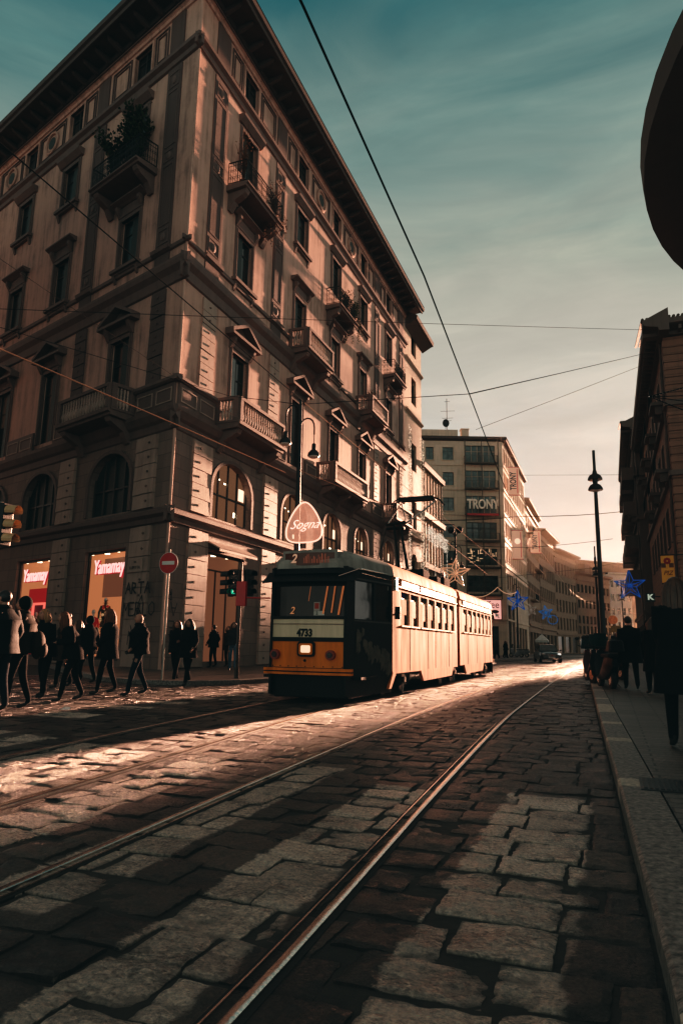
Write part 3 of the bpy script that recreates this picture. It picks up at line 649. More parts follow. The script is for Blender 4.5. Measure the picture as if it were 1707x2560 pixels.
rf.poly(pr); rf.build('roof', M['roof'], RA)
for z0_, z1_ in ((.12, 5.6), (6.3, 9.35), (11.5, 15.7), (16.9, 26.8), (27.4, 29.7)): q = MB(); q.lathe((cA.x+.02, cA.y, 0), [(.06, z0_), (.06, z1_)], 10); q.build('corner_bead', M['stucco'], RA, smooth=True)
# pilasters
def pilasters(fr, pils, wid=1.15):
    for i, s in enumerate(pils):
        a, b = s-wid/2, s+wid/2
        for z0, z1, two in ((.15, 5.6, 1), (6.3, 9.3, 1), (11.55, 15.7, 0)):      # rusticated blocks with a small boss
            m = MB(); n = int((z1-z0)/.56); bosses = MB()
            for k in range(n):
                c0 = z0+(z1-z0)*k/n+.012; c1 = z0+(z1-z0)*(k+1)/n-.012
                pr_ = .13+random.uniform(-.012, .012)
                if two: m.box(fr, a-.1, b-.28, .001, pr_, c0, c1, .012); m.box(fr, b-.255, b+.25, .001, pr_-.04, c0, c1, .012)
                else: m.box(fr, a+.04, b-.04, .001, pr_-.05, c0, c1, .012)
                cx = (a-.1+b-.28)/2 if two else s; cz = (c0+c1)/2; dd = pr_+(.0 if two else -.05)
                bosses.prism(fr, [(cx-.07, cz), (cx, cz-.05), (cx+.07, cz), (cx, cz+.05)], dd-.02, dd+.03, axis='d')
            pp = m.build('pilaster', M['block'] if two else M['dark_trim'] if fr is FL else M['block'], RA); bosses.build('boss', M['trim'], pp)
        for z0, z1 in ((17.66, 26.8), (27.5, 29.6), (10.45, 11.25), (16.92, 17.4)):
            m = MB(); m.box(fr, a+.02, b-.02, .001, .06, z0, z1); pp = m.build('pilaster', M['dark_trim'], RA)
            if z1-z0 > 3:
                f = MB()
                for y0, y1 in ((z0+.25, z0+.95), (z0+1.15, z0+4.1), (z0+4.3, z0+4.85), (z0+5.05, z1-1.25), (z1-1.05, z1-.3)):
                    for e in ((a+.16, a+.2), (b-.2, b-.16)): f.box(fr, e[0], e[1], .061, .085, y0, y1)
                    f.box(fr, a+.2, b-.2, .061, .085, y0, y0+.04); f.box(fr, a+.2, b-.2, .061, .085, y1-.04, y1)
                    if y1-y0 < .8:
                        f.ell((s, .07, (y0+y1)/2), (.16, .06, .2), 8, 5, fr)
                f.build('panel_moulding', M['trim'], pp)
                k_ = MB(); k_.prism(fr, [(.06, z0-.22), (.2, z0-.15), (.24, z0), (.06, z0+.02)], a-.12, b+.12); k_.build('ledge', M['trim'], pp)
pilasters(FR, pilR); pilasters(FL, pilL, 1.05)
# parapet band panels between balconies
def parapet(fr, spans):
    for a, b in spans:
        m = MB(); f = MB(); m.box(fr, a, b, .001, .10, 10.31, 11.28); n = max(1, int((b-a)/1.2))
        for k in range(n):
            x0, x1 = a+(b-a)*k/n+.12, a+(b-a)*(k+1)/n-.12
            for e in ((x0, x0+.05), (x1-.05, x1)): f.box(fr, e[0], e[1], .101, .13, 10.5, 11.1)
            f.box(fr, x0+.05, x1-.05, .101, .13, 10.5, 10.55); f.box(fr, x0+.05, x1-.05, .101, .13, 11.05, 11.1)
        o = m.build('parapet', M['trim'], RA); f.build('parapet_moulding', M['block'], o)
parapet(FR, [(.05, 2.75), (7.5, 9.9), (12.3, 13.9), (24.1, 26.5), (31.1, 33)]); parapet(FL, [(.05, 2.6), (7.2, 9.4), (11.4, 14.2), (16.3, 19)])
# windows on both faces
for i, c in enumerate(colR):
    win(FR, c, 1.44, 23.5, 25.85, RA, 'flat', sill=i not in (0, 2, 4), shut=.45)
    win(FR, c, 1.44, 17.85, 20.35, RA, 'hood', sill=i not in (1, 3), shut=.5)
    win(FR, c, 1.44, 10.6, 14.25, RA, 'pediment', sill=False, glass=M['glass'] if i == 0 else None, shut=.42)
for i, c in enumerate(colL):
    win(FL, c, 1.44, 23.5, 25.85, RA, 'flat', sill=i != 0, shut=.5)
    win(FL, c, 1.44, 17.85, 20.35, RA, 'hood', shut=.5)
    win(FL, c, 1.44, 10.6, 14.25, RA, 'pediment', sill=False, shut=.5)
for fr, cols in ((FR, colR), (FL, colL)):                    # attic frieze: small windows, framed panels, roundels
    for i, c in enumerate(cols):
        m = MB()
        for e in ((c-.82, c-.7), (c+.7, c+.82)): m.box(fr, e[0], e[1], -.08, .06, 27.6, 29.5)
        m.box(fr, c-.7, c+.7, -.08, .06, 29.35, 29.5); m.box(fr, c-.7, c+.7, -.08, .06, 27.6, 27.75)
        w_ = m.build('attic_window', M['stucco'], RA); pane(fr, c-.7, c+.7, 27.75, 29.35, w_)
    def frame(s0, s1, ring):
        m = MB()
        for off, wd in ((0, .07), (.2, .045)):
            a, b, z0, z1 = s0+off, s1-off, 27.65+off, 29.45-off
            m.box(fr, a, a+wd, .001, .055, z0, z1); m.box(fr, b-wd, b, .001, .055, z0, z1); m.box(fr, a+wd, b-wd, .001, .055, z0, z0+wd); m.box(fr, a+wd, b-wd, .001, .055, z1-wd, z1)
        pn = m.build('frieze_panel', M['dark_trim'], RA)
        if ring:
            c_ = (s0+s1)/2; r = MB()
            r.tube([fr(c_+.62*cos(q), .06, 28.55+.62*sin(q)) for q in [2*pi*k/20 for k in range(20)]], .075, 6, closed=True)
            r.prism(fr, [(c_+.45*cos(2*pi*k/16), 28.55+.45*sin(2*pi*k/16)) for k in range(16)], .02, .05, axis='d'); r.build('roundel', M['stucco'], pn)
            d_ = MB(); d_.prism(fr, [(c_+.36*cos(2*pi*k/16), 28.55+.36*sin(2*pi*k/16)) for k in range(16)], .05, .07, axis='d'); d_.build('roundel_centre', M['shutter'], pn)
    if fr is FR:
        for a, b, r in ((2.75, 3.75, 0), (5.7, 7.4, 0), (9.0, 10.15, 0), (12.4, 15.2, 1), (17.8, 20.7, 1), (23.0, 24.3, 0), (25.9, 27.1, 0), (29.1, 30.9, 0)): frame(a, b, r)
    else:
        for a, b, r in ((2.3, 3.35, 0), (5.3, 6.9, 0), (8.4, 9.5, 0), (11.5, 14.3, 1), (16.3, 19.1, 1), (21.0, 22.0, 0)): frame(a, b, r)
# mezzanine arched windows
for fr, arcs in ((FR, archR), (FL, archL)):
    for i, (a, b) in enumerate(arcs):
        m = MB(); mid, r = (a+b)/2, (b-a)/2; zs = 9.0-r*.78
        out_ = [(a, 6.35), (a, zs)]+[(mid-r*cos(pi*k/12), zs+r*.78*sin(pi*k/12)) for k in range(1, 12)]+[(b, zs), (b, 6.35)]
        big = [(mid+(x-mid)*(1+.18/r), z if z < zs else zs+(z-zs)*(1+.2/r)) for x, z in out_]
        for (p0, p1), (q0, q1) in zip(zip(out_, out_[1:]), zip(big, big[1:])):
            m.prism(fr, [p0, p1, q1, q0], .0, .1, axis='d')
        w_ = m.build('arched_window', M['trim'], RA)
        m = MB(); m.box(fr, a-.1, b+.1, -.30, -.285, 6.3, 9.05); lit = fr is FR
        m.build('pane', M['mezz'] if lit else M['shutter'], w_)
        m = MB(); nb = 4
        for k in range(nb+1):
            x = a+.05+(b-a-.1)*k/nb; dz = zs+r*.78*sqrt(max(0, 1-((x-mid)/r)**2)); m.box(fr, x-.035, x+.035, -.27, -.2, 6.35, dz-.01)
        m.box(fr, a, b, -.271, -.21, 7.45, 7.53); m.build('glazing_bar', M['frame'], w_)
# balconies
balcony(FR, 2.9, 7.4, 10.42, 1.15, RA, 'stone'); balcony(FR, 14.0, 20.0, 10.42, 1.15, RA, 'stone'); balcony(FR, 26.4, 31.0, 10.42, 1.15, RA, 'stone')
balcony(FR, 9.85, 13.5, 16.9, 1.12, RA, 'stone'); balcony(FR, 20.6, 24.3, 16.9, 1.12, RA, 'stone')
balcony(FR, 2.8, 6.6, 22.0, 1.15, RA, 'iron', 1.1); balcony(FR, 14.9, 18.3, 22.0, 1.15, RA, 'iron', 1.0); balcony(FR, 26.7, 30.0, 22.0, 1.15, RA, 'iron', 1.0)
balcony(FL, 2.8, 7.0, 10.42, 1.15, RA, 'stone'); balcony(FL, 2.45, 6.3, 22.0, 1.15, RA, 'iron', 1.1)
# ================================================================== shop fronts at street level (inside the openings)
def shopfront(fr, a, b, z1, root, back, depth, lamps=3, lit=True, floor=.35, ext=0.0):
    A, B = a-.02, b+.02+ext
    m = MB(); m.poly([fr(A, -depth, floor), fr(B, -depth, floor), fr(B, -depth, z1+.1), fr(A, -depth, z1+.1)])
    bay = m.build('display_bay', back, root)
    m = MB(); m.poly([fr(A, -.3, floor), fr(A, -depth, floor), fr(A, -depth, z1+.1), fr(A, -.3, z1+.1)]); m.poly([fr(B, -.3, floor), fr(B, -depth, floor), fr(B, -depth, z1+.1), fr(B, -.3, z1+.1)])
    m.poly([fr(A, -.3, z1+.1), fr(B, -.3, z1+.1), fr(B, -depth, z1+.1), fr(A, -depth, z1+.1)]); m.poly([fr(A, -.3, floor), fr(B, -.3, floor), fr(B, -depth, floor), fr(A, -depth, floor)])
    m.build('bay_side', M['interior_dim'] if lit else M['shutter'], bay)
    m = MB()
    for e in ((a, a+.09), (b-.09, b)): m.box(fr, e[0], e[1], -.26, -.16, floor, z1)
    m.box(fr, a+.09, b-.09, -.26, -.16, z1-.1, z1); m.box(fr, a+.09, b-.09, -.26, -.16, floor, floor+.14); m.build('shop_frame', M['frame'], bay)
    if lit:
        for k in range(lamps):
            m = MB(); x = a+ext*.5+(b-a)*(k+.5)/lamps; c = fr(x, -.55-.15*(k % 2), z1+.03)
            m.lathe((c.x, c.y, c.z), [(.12, -.05), (.12, .03)], 10); m.build('ceiling_lamp', M['lampglow'], bay)
    return bay
B1 = shopfront(FL, *shopL[0], RA, M['interior'], 1.15, 3, ext=1.9); B2 = shopfront(FL, *shopL[1], RA, M['interior'], 1.1, 3, ext=1.5); B3 = shopfront(FL, *shopL[2], RA, M['interior_dim'], 1.1, 2); B4 = shopfront(FL, *shopL[3], RA, M['interior_dim'], 1.1, 2)
D1 = shopfront(FR, *shopR[0], RA, M['interior'], 3.4, 3, floor=.13); D2 = shopfront(FR, *shopR[1], RA, M['interior'], 1.6, 3)
for q in shopR[2:]: shopfront(FR, *q, RA, M['interior_dim'], 1.6, 2)
# the Yamamay signs hang inside the glass
def yam(fr, s, z, size, flip, lab, grp='lit shop name signs in the windows'):
    r = empty('shop_sign', fr(s, -.2, z), lab, 'shop sign', None)
    text('lettering', 'Yamamay', size, .02, M['neon'], fr, s, -.12, z, r, flip=flip, sx=.68, shear=.12, bold=0)
    text('letter_outline', 'Yamamay', size, .03, M['neon_red'], fr, s+.03*flip, -.17, z-.03, r, flip=flip, sx=.68, shear=.12, bold=.006)  # red outline set just behind the pink letters
yam(FL, 4.02, 4.15, .86, -1, 'glowing pink Yamamay sign in the window right beside the street name plaque')
yam(FL, 10.2, 4.1, .86, -1, 'glowing pink Yamamay sign in the far left window with the red wall')
yam(FR, 10.6, 3.9, .8, 1, 'glowing pink Yamamay sign in the window just left of the tram')
# red back wall with a lit frame in the second left window
m = MB(); m.box(FL, 10.3, 12.4, -1.08, -1.02, .4, 3.6); m.build('red_panel', M['interior_red'], B2)
def picture_frame(fr, a, b, z0, z1, d, w, mat, parent, name='display_frame'):
    m = MB()
    for e in ((a, a+w), (b-w, b)): m.box(fr, e[0], e[1], d, d+.08, z0, z1)
    m.box(fr, a+w, b-w, d, d+.08, z0, z0+w); m.box(fr, a+w, b-w, d, d+.08, z1-w, z1); return m.build(name, mat, parent)
picture_frame(FL, 10.55, 11.75, .75, 2.9, -.98, .11, EM('red_frame_glow', (.9, .16, .12), 1.0), B2)
m = MB(); m.box(FL, 10.66, 11.64, -1.01, -.985, .86, 2.79); m.build('frame_back', EM('dark_red_glow', (.05, .008, .01), 1), B2)
m = MB(); m.box(FL, 4.4, 5.9, -1.13, -1.08, 3.0, 4.7); m.build('dark_panel', EM('brown_panel_glow', (.22, .09, .05), .5), B1)
# ground floor door of the corner shop, awning, shelves
m = MB(); m.prism(FR, [(.02, 5.25), (.62, 4.95), (.64, 5.0), (.02, 5.32)], 2.8, 6.1); m.box(FR, 2.8, 6.1, .60, .63, 4.86, 4.96); m.build('awning', M['block'], RA)
m = MB(); m.prism(FR, [(.02, 5.15), (.5, 4.9), (.52, 4.94), (.02, 5.22)], 9.4, 12.8); m.build('awning', M['block'], RA)
m = MB()
for k in range(4): m.box(FR, 3.0+k*.98, 3.05+k*.98, -.9, -.84, .15, 4.3)
m.box(FR, 3.0, 6.0, -.9, -.84, 4.25, 4.32); m.build('door_frame', M['frame'], D1)
m = MB(); m.box(FR, 4.55, 5.1, -3.3, -2.9, .15, 3.4); m.build('display_column', EM('pink_column_glow', (.5, .28, .2), .7), D1)
m = MB()
for k in range(6): m.box(FR, 3.1, 4.3, -3.35, -3.0, .6+k*.6, .64+k*.6)
m.build('shelf', M['frame'], D1)
# shop dummies, tree and boxes in the windows
def dummy(fr, s, d, z, mat, lab, arms=True, leg=False, grp=None):
    p = fr(s, d, z); r = empty('shop_mannequin', p, lab, 'mannequin', grp); X = XF(p, radians(50.5) if fr is FL else -AZ+pi/2)
    m = MB(); m.lathe((0, 0, 0), [(.12, .62), (.17, .72), (.13, .92), (.19, 1.18), (.17, 1.32), (.05, 1.4), (.045, 1.5)], 12, X, 1, .62); m.ell((0, 0, 1.58), (.075, .09, .115), 10, 6, X)
    m.build('torso', M['white'], r, smooth=True)
    m = MB(); m.lathe((0, 0, 0), [(.20, .45), (.17, .7), (.145, .92), (.205, 1.2), (.18, 1.34), (.08, 1.38)], 12, X, 1, .65)
    if arms:
        for q in (-1, 1): m.tube([X(q*.17, 0, 1.32), X(q*.27, .02, 1.05), X(q*.24, .08, .8)], [.06, .05, .04], 8)
    m.build('clothing', mat, r, smooth=True)
    m = MB(); m.tube([X(0, 0, 0.02), X(0, 0, .62)], .02, 6); m.lathe((0, 0, 0), [(.18, 0), (.18, .03)], 12, X); m.build('stand', M['steel'], r)
REDC = P('red_knit', (.32, .015, .02), .8, var=.3, scale=20, emis=(.3, .01, .015), estr=.25)
dummy(FL, 5.5, -.5, .75, REDC, 'headless shop mannequin in a red sweater in the window nearest the corner')
dummy(FL, 4.95, -.7, 1.25, P('tweed', (.16, .12, .08), .9, var=.7, scale=40), 'taller shop mannequin in a brown patterned top behind the window tree')
dummy(FL, 10.95, -.75, .75, P('dark_satin', (.02, .012, .012), .4), 'shop mannequin in dark lingerie inside the glowing red frame', arms=False)
r = empty('christmas_tree', FL(4.75, -.58, .4), 'decorated christmas tree with red and gold baubles in the shop window', 'christmas tree')
X = XF(FL(4.75, -.58, .4), 0); m = MB(); bb = [MB(), MB()]
for k in range(420):
    z = random.random()**.8*2.3; rr = (1-z/2.45)*.5*random.uniform(.35, 1); a = random.uniform(0, 6.28); c = Vector((rr*cos(a), rr*sin(a), z+.1)); d = Vector((cos(a), sin(a), random.uniform(-.3, .5)))*.13; e = Vector((-sin(a), cos(a), 0))*.03
    m.poly([X(*(c-e)), X(*(c+d)), X(*(c+e)), X(*(c-d*.2))])
m.build('branches', M['leaf'], r)
m = MB(); m.tube([X(0, 0, 0), X(0, 0, 2.4)], [.05, .015], 6); m.build('trunk', M['clay'], r)
for k in range(44):
    z = random.random()*2.1; rr = (1-z/2.45)*.47; a = random.uniform(0, 6.28); q = random.random()*.02+.045
    bb[k % 2].ell((rr*cos(a), rr*sin(a), z+.12), (q, q, q), 7, 5, X)
bb[0].build('bauble', P('red_bauble', (.55, .03, .02), .2, emis=(.4, .03, .02), estr=.3), r, smooth=True); bb[1].build('bauble', P('gold_bauble', (.75, .5, .3), .2, emis=(.7, .4, .2), estr=.35), r, smooth=True)
# mezzanine interiors: shelving, pendant glow, small poster
m = MB()
for (a, b) in archR:
    for k in range(7): m.box(FR, b-.85, b-.35, -1.25, -1.2, 6.7+k*.27, 6.72+k*.27)
m.build('mezzanine_shelf', M['frame'], RA)
for k, (a, b) in enumerate(archR):
    m = MB(); m.box(FR, b-.62, b-.12, -.284, -.28, 7.62, 8.18); m.build('lit_poster', EM('poster_glow', (1, .62, .42), 1.6), RA)
    m = MB()
    for q in range(3):
        c = FR(a+.5+q*.55, -.283, 8.35-.12*q); m.box(FR, a+.45+q*.5, a+.62+q*.5, -.284, -.28, 8.3-.1*q, 8.36-.1*q)
    m.box(FR, b-1.0, b-.7, -.284, -.28, 6.75, 6.98); m.build('pendant_lamp', M['lampglow'], RA)
# street name plaque and graffiti on the stone between the windows
r = empty('street_name_plaque', FL(1.75, .05, 3.8), 'small white marble street name plaque reading VIA LUPETTA', 'street sign')
m = MB(); m.box(FL, 1.25, 2.2, .14, .17, 3.78, 4.3); m.build('plate', M['block'], r)
text('lettering', 'VIA', .12, .003, M['black'], FL, 1.72, .176, 4.17, r, flip=-1); text('lettering', 'LUPETTA', .17, .003, M['black'], FL, 1.72, .176, 3.95, r, flip=-1)
GR = P('graffiti_paint', (.018, .02, .022), .6, bump=0)
def strokes(fr, d, lines, w, name, lab):
    r0 = MB()
    for L in lines:
        for (x0, z0), (x1, z1) in zip(L, L[1:]):
            dx, dz = x1-x0, z1-z0; n = sqrt(dx*dx+dz*dz)+1e-6; px, pz = -dz/n*w, dx/n*w; ex, ez = dx/n*w*.6, dz/n*w*.6
            r0.poly([fr(x0-px-ex, d, z0-pz-ez), fr(x1-px+ex, d, z1-pz+ez), fr(x1+px+ex, d, z1+pz+ez), fr(x0+px-ex, d, z0+pz-ez)]); d += .0004
    o = r0.build(name, GR); tag(o, lab, 'graffiti'); return o
def lm(ls, s, z, k): return [[(s-x*k, z+y*k) for x, y in L] for L in ls]
GA_ = {'A': [[(0, 0), (.4, 1), (.8, 0)], [(.15, .4), (.65, .4)]], 'R': [[(0, 0), (0, 1), (.5, .9), (.5, .55), (0, .5), (.6, 0)]], 'T': [[(0, 1), (.8, 1)], [(.4, 1), (.4, 0)]], 'M': [[(0, 0), (.1, 1), (.4, .4), (.7, 1), (.8, 0)]], 'E': [[(.6, 1), (0, 1), (0, 0), (.6, 0)], [(0, .5), (.5, .5)]], 'O': [[(.4, 1), (.05, .7), (.1, .15), (.4, 0), (.75, .3), (.7, .8), (.4, 1)]], 'I': [[(.2, 1), (.2, 0)]], 'L': [[(.1, 1), (.1, 0), (.6, 0)]]}
ls = []
for i, ch in enumerate('ARTA'): ls += lm(GA_[ch], 2.25-i*.42, 2.95, .42)
strokes(FL, .145, ls, .035, 'graffiti_tag', 'black spray painted tag in angular capitals just below the street name plaque')
ls = []
for i, ch in enumerate('MERLO'): ls += lm(GA_[ch], 2.35-i*.42, 2.1, .5)
strokes(FL, .145, ls, .025, 'graffiti_tag', 'lower black spray painted tag with looping letters beside the window tree')
strokes(FL, .145, lm(GA_['M']+[[(1, .9), (1.3, 0), (1.7, .8)]], 1.9, 1.0, .5), .018, 'graffiti_tag', 'thin scribbled tag low on the stone pier near the pavement')
ls = []
for k in range(5):
    x, z = random.uniform(1.0, 2.2), random.uniform(1.5, 3.2); L_ = []
    for j in range(9): x += random.uniform(-.14, .12); z += random.uniform(-.22, .22); L_.append((x, z))
    ls.append(L_)
strokes(FL, .149, ls, .022, 'graffiti_tag', 'tangled black scribbles sprayed over the two lettered tags')
ls = lm(GA_['A'], -.9, 2.6, -.5)+lm(GA_['E'], -.75, 1.9, -.5)+lm(GA_['R'], -.5, 3.1, -.4)
strokes(FR, .01, [[(abs(x), z) for x, z in L] for L in ls], .018, 'graffiti_tag', 'black scribbled tag on the stone right of the corner edge')
# plants on the balconies
def plant(name, fr, s, d, z, R_, H_, n, mat, lab, droop=0, leaf=.10, pot=True):
    p = fr(s, d, z); r = empty(name, p, lab, 'plant'); X = XF(p, 0)
    if pot: m = MB(); m.lathe((0, 0, 0), [(.14, 0), (.2, .28), (.22, .3)], 10, X); m.build('pot', M['clay'], r)
    m = MB(); st = MB(); tips = []
    for k in range(18):
        a = random.uniform(0, 6.28); q = random.uniform(.3, 1)*R_; h = random.uniform(.55, 1)*H_; pts = [X(0, 0, .25), X(cos(a)*q*.4, sin(a)*q*.4, .25+h*.6), X(cos(a)*q, sin(a)*q, .25+h)]; st.tube(pts, [.018, .012, .006], 4); tips.append((a, q, h))
        if droop: st.tube([X(cos(a)*q*.3, sin(a)*q*.3, .3), X(cos(a)*R_, sin(a)*R_, .1), X(cos(a)*R_*1.1, sin(a)*R_*1.1, -droop*random.random())], .008, 4)
    for k in range(n):
        a, q, h = random.choice(tips); u = random.uniform(.25, 1.05); c = Vector((cos(a)*q*u*u, sin(a)*q*u*u, .25+h*u))+Vector([random.gauss(0, .11*R_+.03) for _ in range(3)])
        if droop and random.random() < .35: c = Vector((cos(a)*R_*random.uniform(.7, 1.2), sin(a)*R_*random.uniform(.7, 1.2), -droop*random.random()))
        d1 = Vector([random.gauss(0, 1) for _ in range(3)]).normalized()*leaf; d2 = d1.orthogonal().normalized()*leaf*.3
        m.poly([X(*(c-d1*.5)), X(*(c+d2)), X(*(c+d1*.5)), X(*(c-d2))])
    m.build('leaves', mat, r); st.build('stem', M['leaf_dry'], r)
plant('balcony_shrub', FL, 3.4, .6, 22.1, .85, 3.0, 1500, M['leaf'], 'tall dark leafy shrub on the iron balcony of the shaded left face', leaf=.2)
plant('balcony_shrub', FL, 5.1, .6, 22.1, .8, 2.4, 1000, M['leaf'], 'lower leafy shrub at the left end of the same shaded balcony', leaf=.2)
plant('balcony_shrub', FR, 3.3, .6, 22.1, .45, 3.0, 160, M['leaf_dry'], 'bare reddish climbing shrub at the near end of the top iron balcony', leaf=.10)
plant('balcony_shrub', FR, 6.2, .75, 22.2, .6, 1.7, 900, M['leaf_dry'], 'trailing dry plant spilling over the far end of the top iron balcony', droop=1.2, leaf=.10)
plant('balcony_shrub', FR, 16.6, .7, 22.1, .55, 1.3, 800, M['leaf'], 'round green shrub in the middle of the third column iron balcony', leaf=.12)
plant('balcony_shrub', FR, 17.9, .8, 22.1, .6, 1.5, 900, M['leaf'], 'bushy shrub hanging over the far end of the third column balcony', droop=1.3, leaf=.12)
plant('balcony_shrub', FR, 29.5, .6, 22.1, .5, 1.3, 600, M['leaf'], 'small leafy plant on the farthest iron balcony near the end pilaster', leaf=.12)
plant('balcony_shrub', FR, 21.6, .8, 17.9, .4, .5, 140, M['leaf_dry'], 'low red flowering plants along the stone balcony handrail', leaf=.1, pot=True)
# heart-shaped light sign over the shops
r = empty('lit_shop_emblem', W(-10.85, 24.0, 5.0), 'pear shaped lit hanging sign with looping Sogna script beside the lamp post', 'lit sign')
fr = Fr(W(-10.85, 24.0), AZ+pi/2, (-SA, -CA, 0)); out_ = []
for k in range(40):
    a = 2*pi*k/40; x = sin(a); z = -cos(a); sgn = lambda v, p: (abs(v)**p)*(1 if v >= 0 else -1)
    if z < 0: out_.append((.76*sgn(x, .62), 5.45+.47*sgn(z, .62)))
    else: out_.append((.76*x*(1-.30*z**1.5)*(1 if z < .75 else 1), 5.45+1.12*z**1.12))
m = MB(); m.prism(fr, out_, -.02, .02, axis='d'); GZ = P('sign_gauze', (.45, .24, .17), .6, var=.4, scale=9, emis=(.8, .38, .26), estr=.4); [n for n in GZ.node_tree.nodes if n.type == 'BSDF_PRINCIPLED'][0].inputs['Alpha'].default_value = .62; m.build('mesh_panel', GZ, r)  # gauze emits a glow standing in for the sunlit wall behind
m = MB(); m.tube([fr(x, .03, z) for x, z in out_], .03, 6, closed=True); m.build('light_rope', EM('light_rope', (1, .55, .4), 1.3), r)
text('script', 'Sogna', .52, .01, EM('script_glow', (1, .62, .5), 1.5), fr, 0, .05, 5.68, r, shear=.6, bold=-.008)
# ================================================================== neighbouring and far buildings
def block(name, fr, L, H, dep, wallm, root, roofm=None, side=True):
    """plain closed body behind a facade plane"""
    m = MB(); m.box(fr, 0, L, -dep, -.31, 0, H); m.build('body', wallm, root)
def simple_facade(fr, L, z0, H, cols, rows, w, hgt, wallm, root, dep=.25, glass=None, frame=True, name='wall', trim=None, extra=None, thick=dep if False else None):
    hs = [(c-w/2, c+w/2, r, r+hgt) for c in cols for r in rows]+(extra or [])
    m = MB(); wall(m, fr, 0, L, z0, H, hs, dep); m.build(name, wallm, root)
    for i, h in enumerate(hs):
        t = MB(); q = .09
        t.box(fr, h[0]-q, h[0], -.05, .05, h[2], h[3]+q); t.box(fr, h[1], h[1]+q, -.05, .05, h[2], h[3]+q); t.box(fr, h[0], h[1], -.05, .05, h[3], h[3]+q); t.box(fr, h[0]-q*1.5, h[1]+q*1.5, -.05, .11, h[2]-q, h[2])
        wn = t.build('window', trim or wallm, root)
        if frame: pane(fr, h[0], h[1], h[2], h[3], wn, glass, dep=dep-.06)
        else: g_ = MB(); g_.box(fr, h[0], h[1], -dep, -dep+.02, h[2], h[3]); g_.build('pane', glass or M['glass'], wn)
M['wintrim'] = P('pale_window_trim', (.42, .33, .26), .6)
# --- narrow stone building right after the palazzo
o = W(-15.49, 21.68+33.0); fr = Fr(o, AZ, (CA, -SA, 0))
r = empty('narrow_stone_building', o, 'narrow bright stone building wedged against the far end of the palazzo, draped in fairy lights', 'building')
wall_ = MB(); hs = [(2.1, 3.75, z, z+2.5, .0) for z in (27.3, 22.6, 16.4, 11.2)]+[(2.0, 3.9, 5.6, 9.0, .8), (1.2, 4.4, .3, 4.4, 0)]
wall(wall_, fr, 0.02, 5.6, 0, 29.6, hs, .35); wall_.build('wall', M['limestone'], r)
for h in hs:
    t = MB(); t.box(fr, h[0], h[0]+.08, -.3, -.2, h[2], h[3]-.3); t.box(fr, h[1]-.08, h[1], -.3, -.2, h[2], h[3]-.3); wn = t.build('window', M['frame'], r); g_ = MB(); g_.box(fr, h[0], h[1], -.36, -.34, h[2], h[3]); g_.build('pane', M['glass'], wn)
m = MB(); m.prism(fr, [(0, 29.0), (.9, 29.5), (1.1, 29.55), (1.15, 29.9), (0, 30.4)], 0.02, 6.2); m.build('eaves', M['soffit'], r)
for z in (26.0, 21.2, 10.2): m = MB(); m.prism(fr, [(0, z), (.25, z+.2), (.25, z+.3), (0, z+.34)], 0.02, 5.6); m.build('string_course', M['limestone'], r)
m = MB(); m.box(fr, .02, 5.6, -12, -.37, 0, 29.6); m.build('body', M['stucco'], r)
def sparkle(name, lab, pts_fn, n, rad, mat, group=None):
    m = MB()
    for _ in range(n):
        p = pts_fn(); q = rad*random.uniform(.6, 1.2); v = [p+Vector(d)*q for d in ((1, 0, 0), (0, 1, 0), (-1, 0, 0), (0, -1, 0), (0, 0, 1), (0, 0, -1))]
        i = [m.vert(x) for x in v]
        for a, b in ((0, 1), (1, 2), (2, 3), (3, 0)): m.face((i[a], i[b], i[4])); m.face((i[b], i[a], i[5]))
    return m
FL_M = EM('fairy_light_glow', (1, .72, .52), 1.2)
c = empty('fairy_light_curtain', fr(3, .2, 12), 'curtain of tiny fairy lights hanging down the narrow stone building', 'fairy lights')
m = sparkle('x', '', lambda: fr(random.choice((.4, 1.0, 4.4, 4.9, 5.3, 5.5, .7))+random.gauss(0, .07), .25, 5+15*random.random()**1.2), 900, .035, FL_M); m.build('bulbs', FL_M, c)
m = MB()
for s in (.4, 1.0, 4.4, 5.0, 5.5): m.tube([fr(s, .24, 20), fr(s, .24, 5)], .008, 3)
m.build('cable', M['darkwire'], c)
# --- lower office building with a grid front
o = W(-15.49, 60.4); fr = Fr(o, AZ, (CA, -SA, 0))
r = empty('grid_front_building', o, 'lower grey office block with a grid of slim piers and ledges behind the stone building', 'building')
m = MB(); m.box(fr, .0, 8.4, -14, -.5, 0, 18.2); m.build('body', M['grey_grid'], r)
m = MB()
for k in range(8): m.box(fr, .1+k*1.17, .36+k*1.17, -.49, .0, 0, 17.6)
m.build('pier', M['travertine'], r)
for z in (4.2, 8.2, 12.9, 17.6): m = MB(); m.prism(fr, [(-.49, z), (.25, z), (.3, z+.45), (-.49, z+.5)], 0, 8.6); m.build('ledge', M['grey_grid'], r)
for z0, z1 in ((5.0, 7.6), (9.2, 12.3), (13.8, 16.9)):
    for k in range(7):
        m = MB(); a = .42+k*1.17; m.box(fr, a, a+.8, -.485, -.40, z0, z1); w_ = m.build('window', M['frame'], r); g_ = MB(); g_.box(fr, a+.07, a+.73, -.399, -.39, z0+.07, z1-.07); g_.build('pane', M['glass'], w_)
c = empty('fairy_light_curtain', fr(4, .4, 9), 'dense white net of fairy lights sagging across the grid front office block', 'fairy lights')
def net():
    s = random.random()*8.4; return fr(s, .4+random.random()*.2, 11.9+.12*sin(s*1.5)-random.random()**1.2*1.35)
def legs(): return fr(random.choice((.1, .25, 3.0, 3.2, 5.6, 8.2, 8.3))+random.gauss(0, .05), .45, 3.5+7*random.random())
m = sparkle('', '', net, 1000, .035, FL_M)
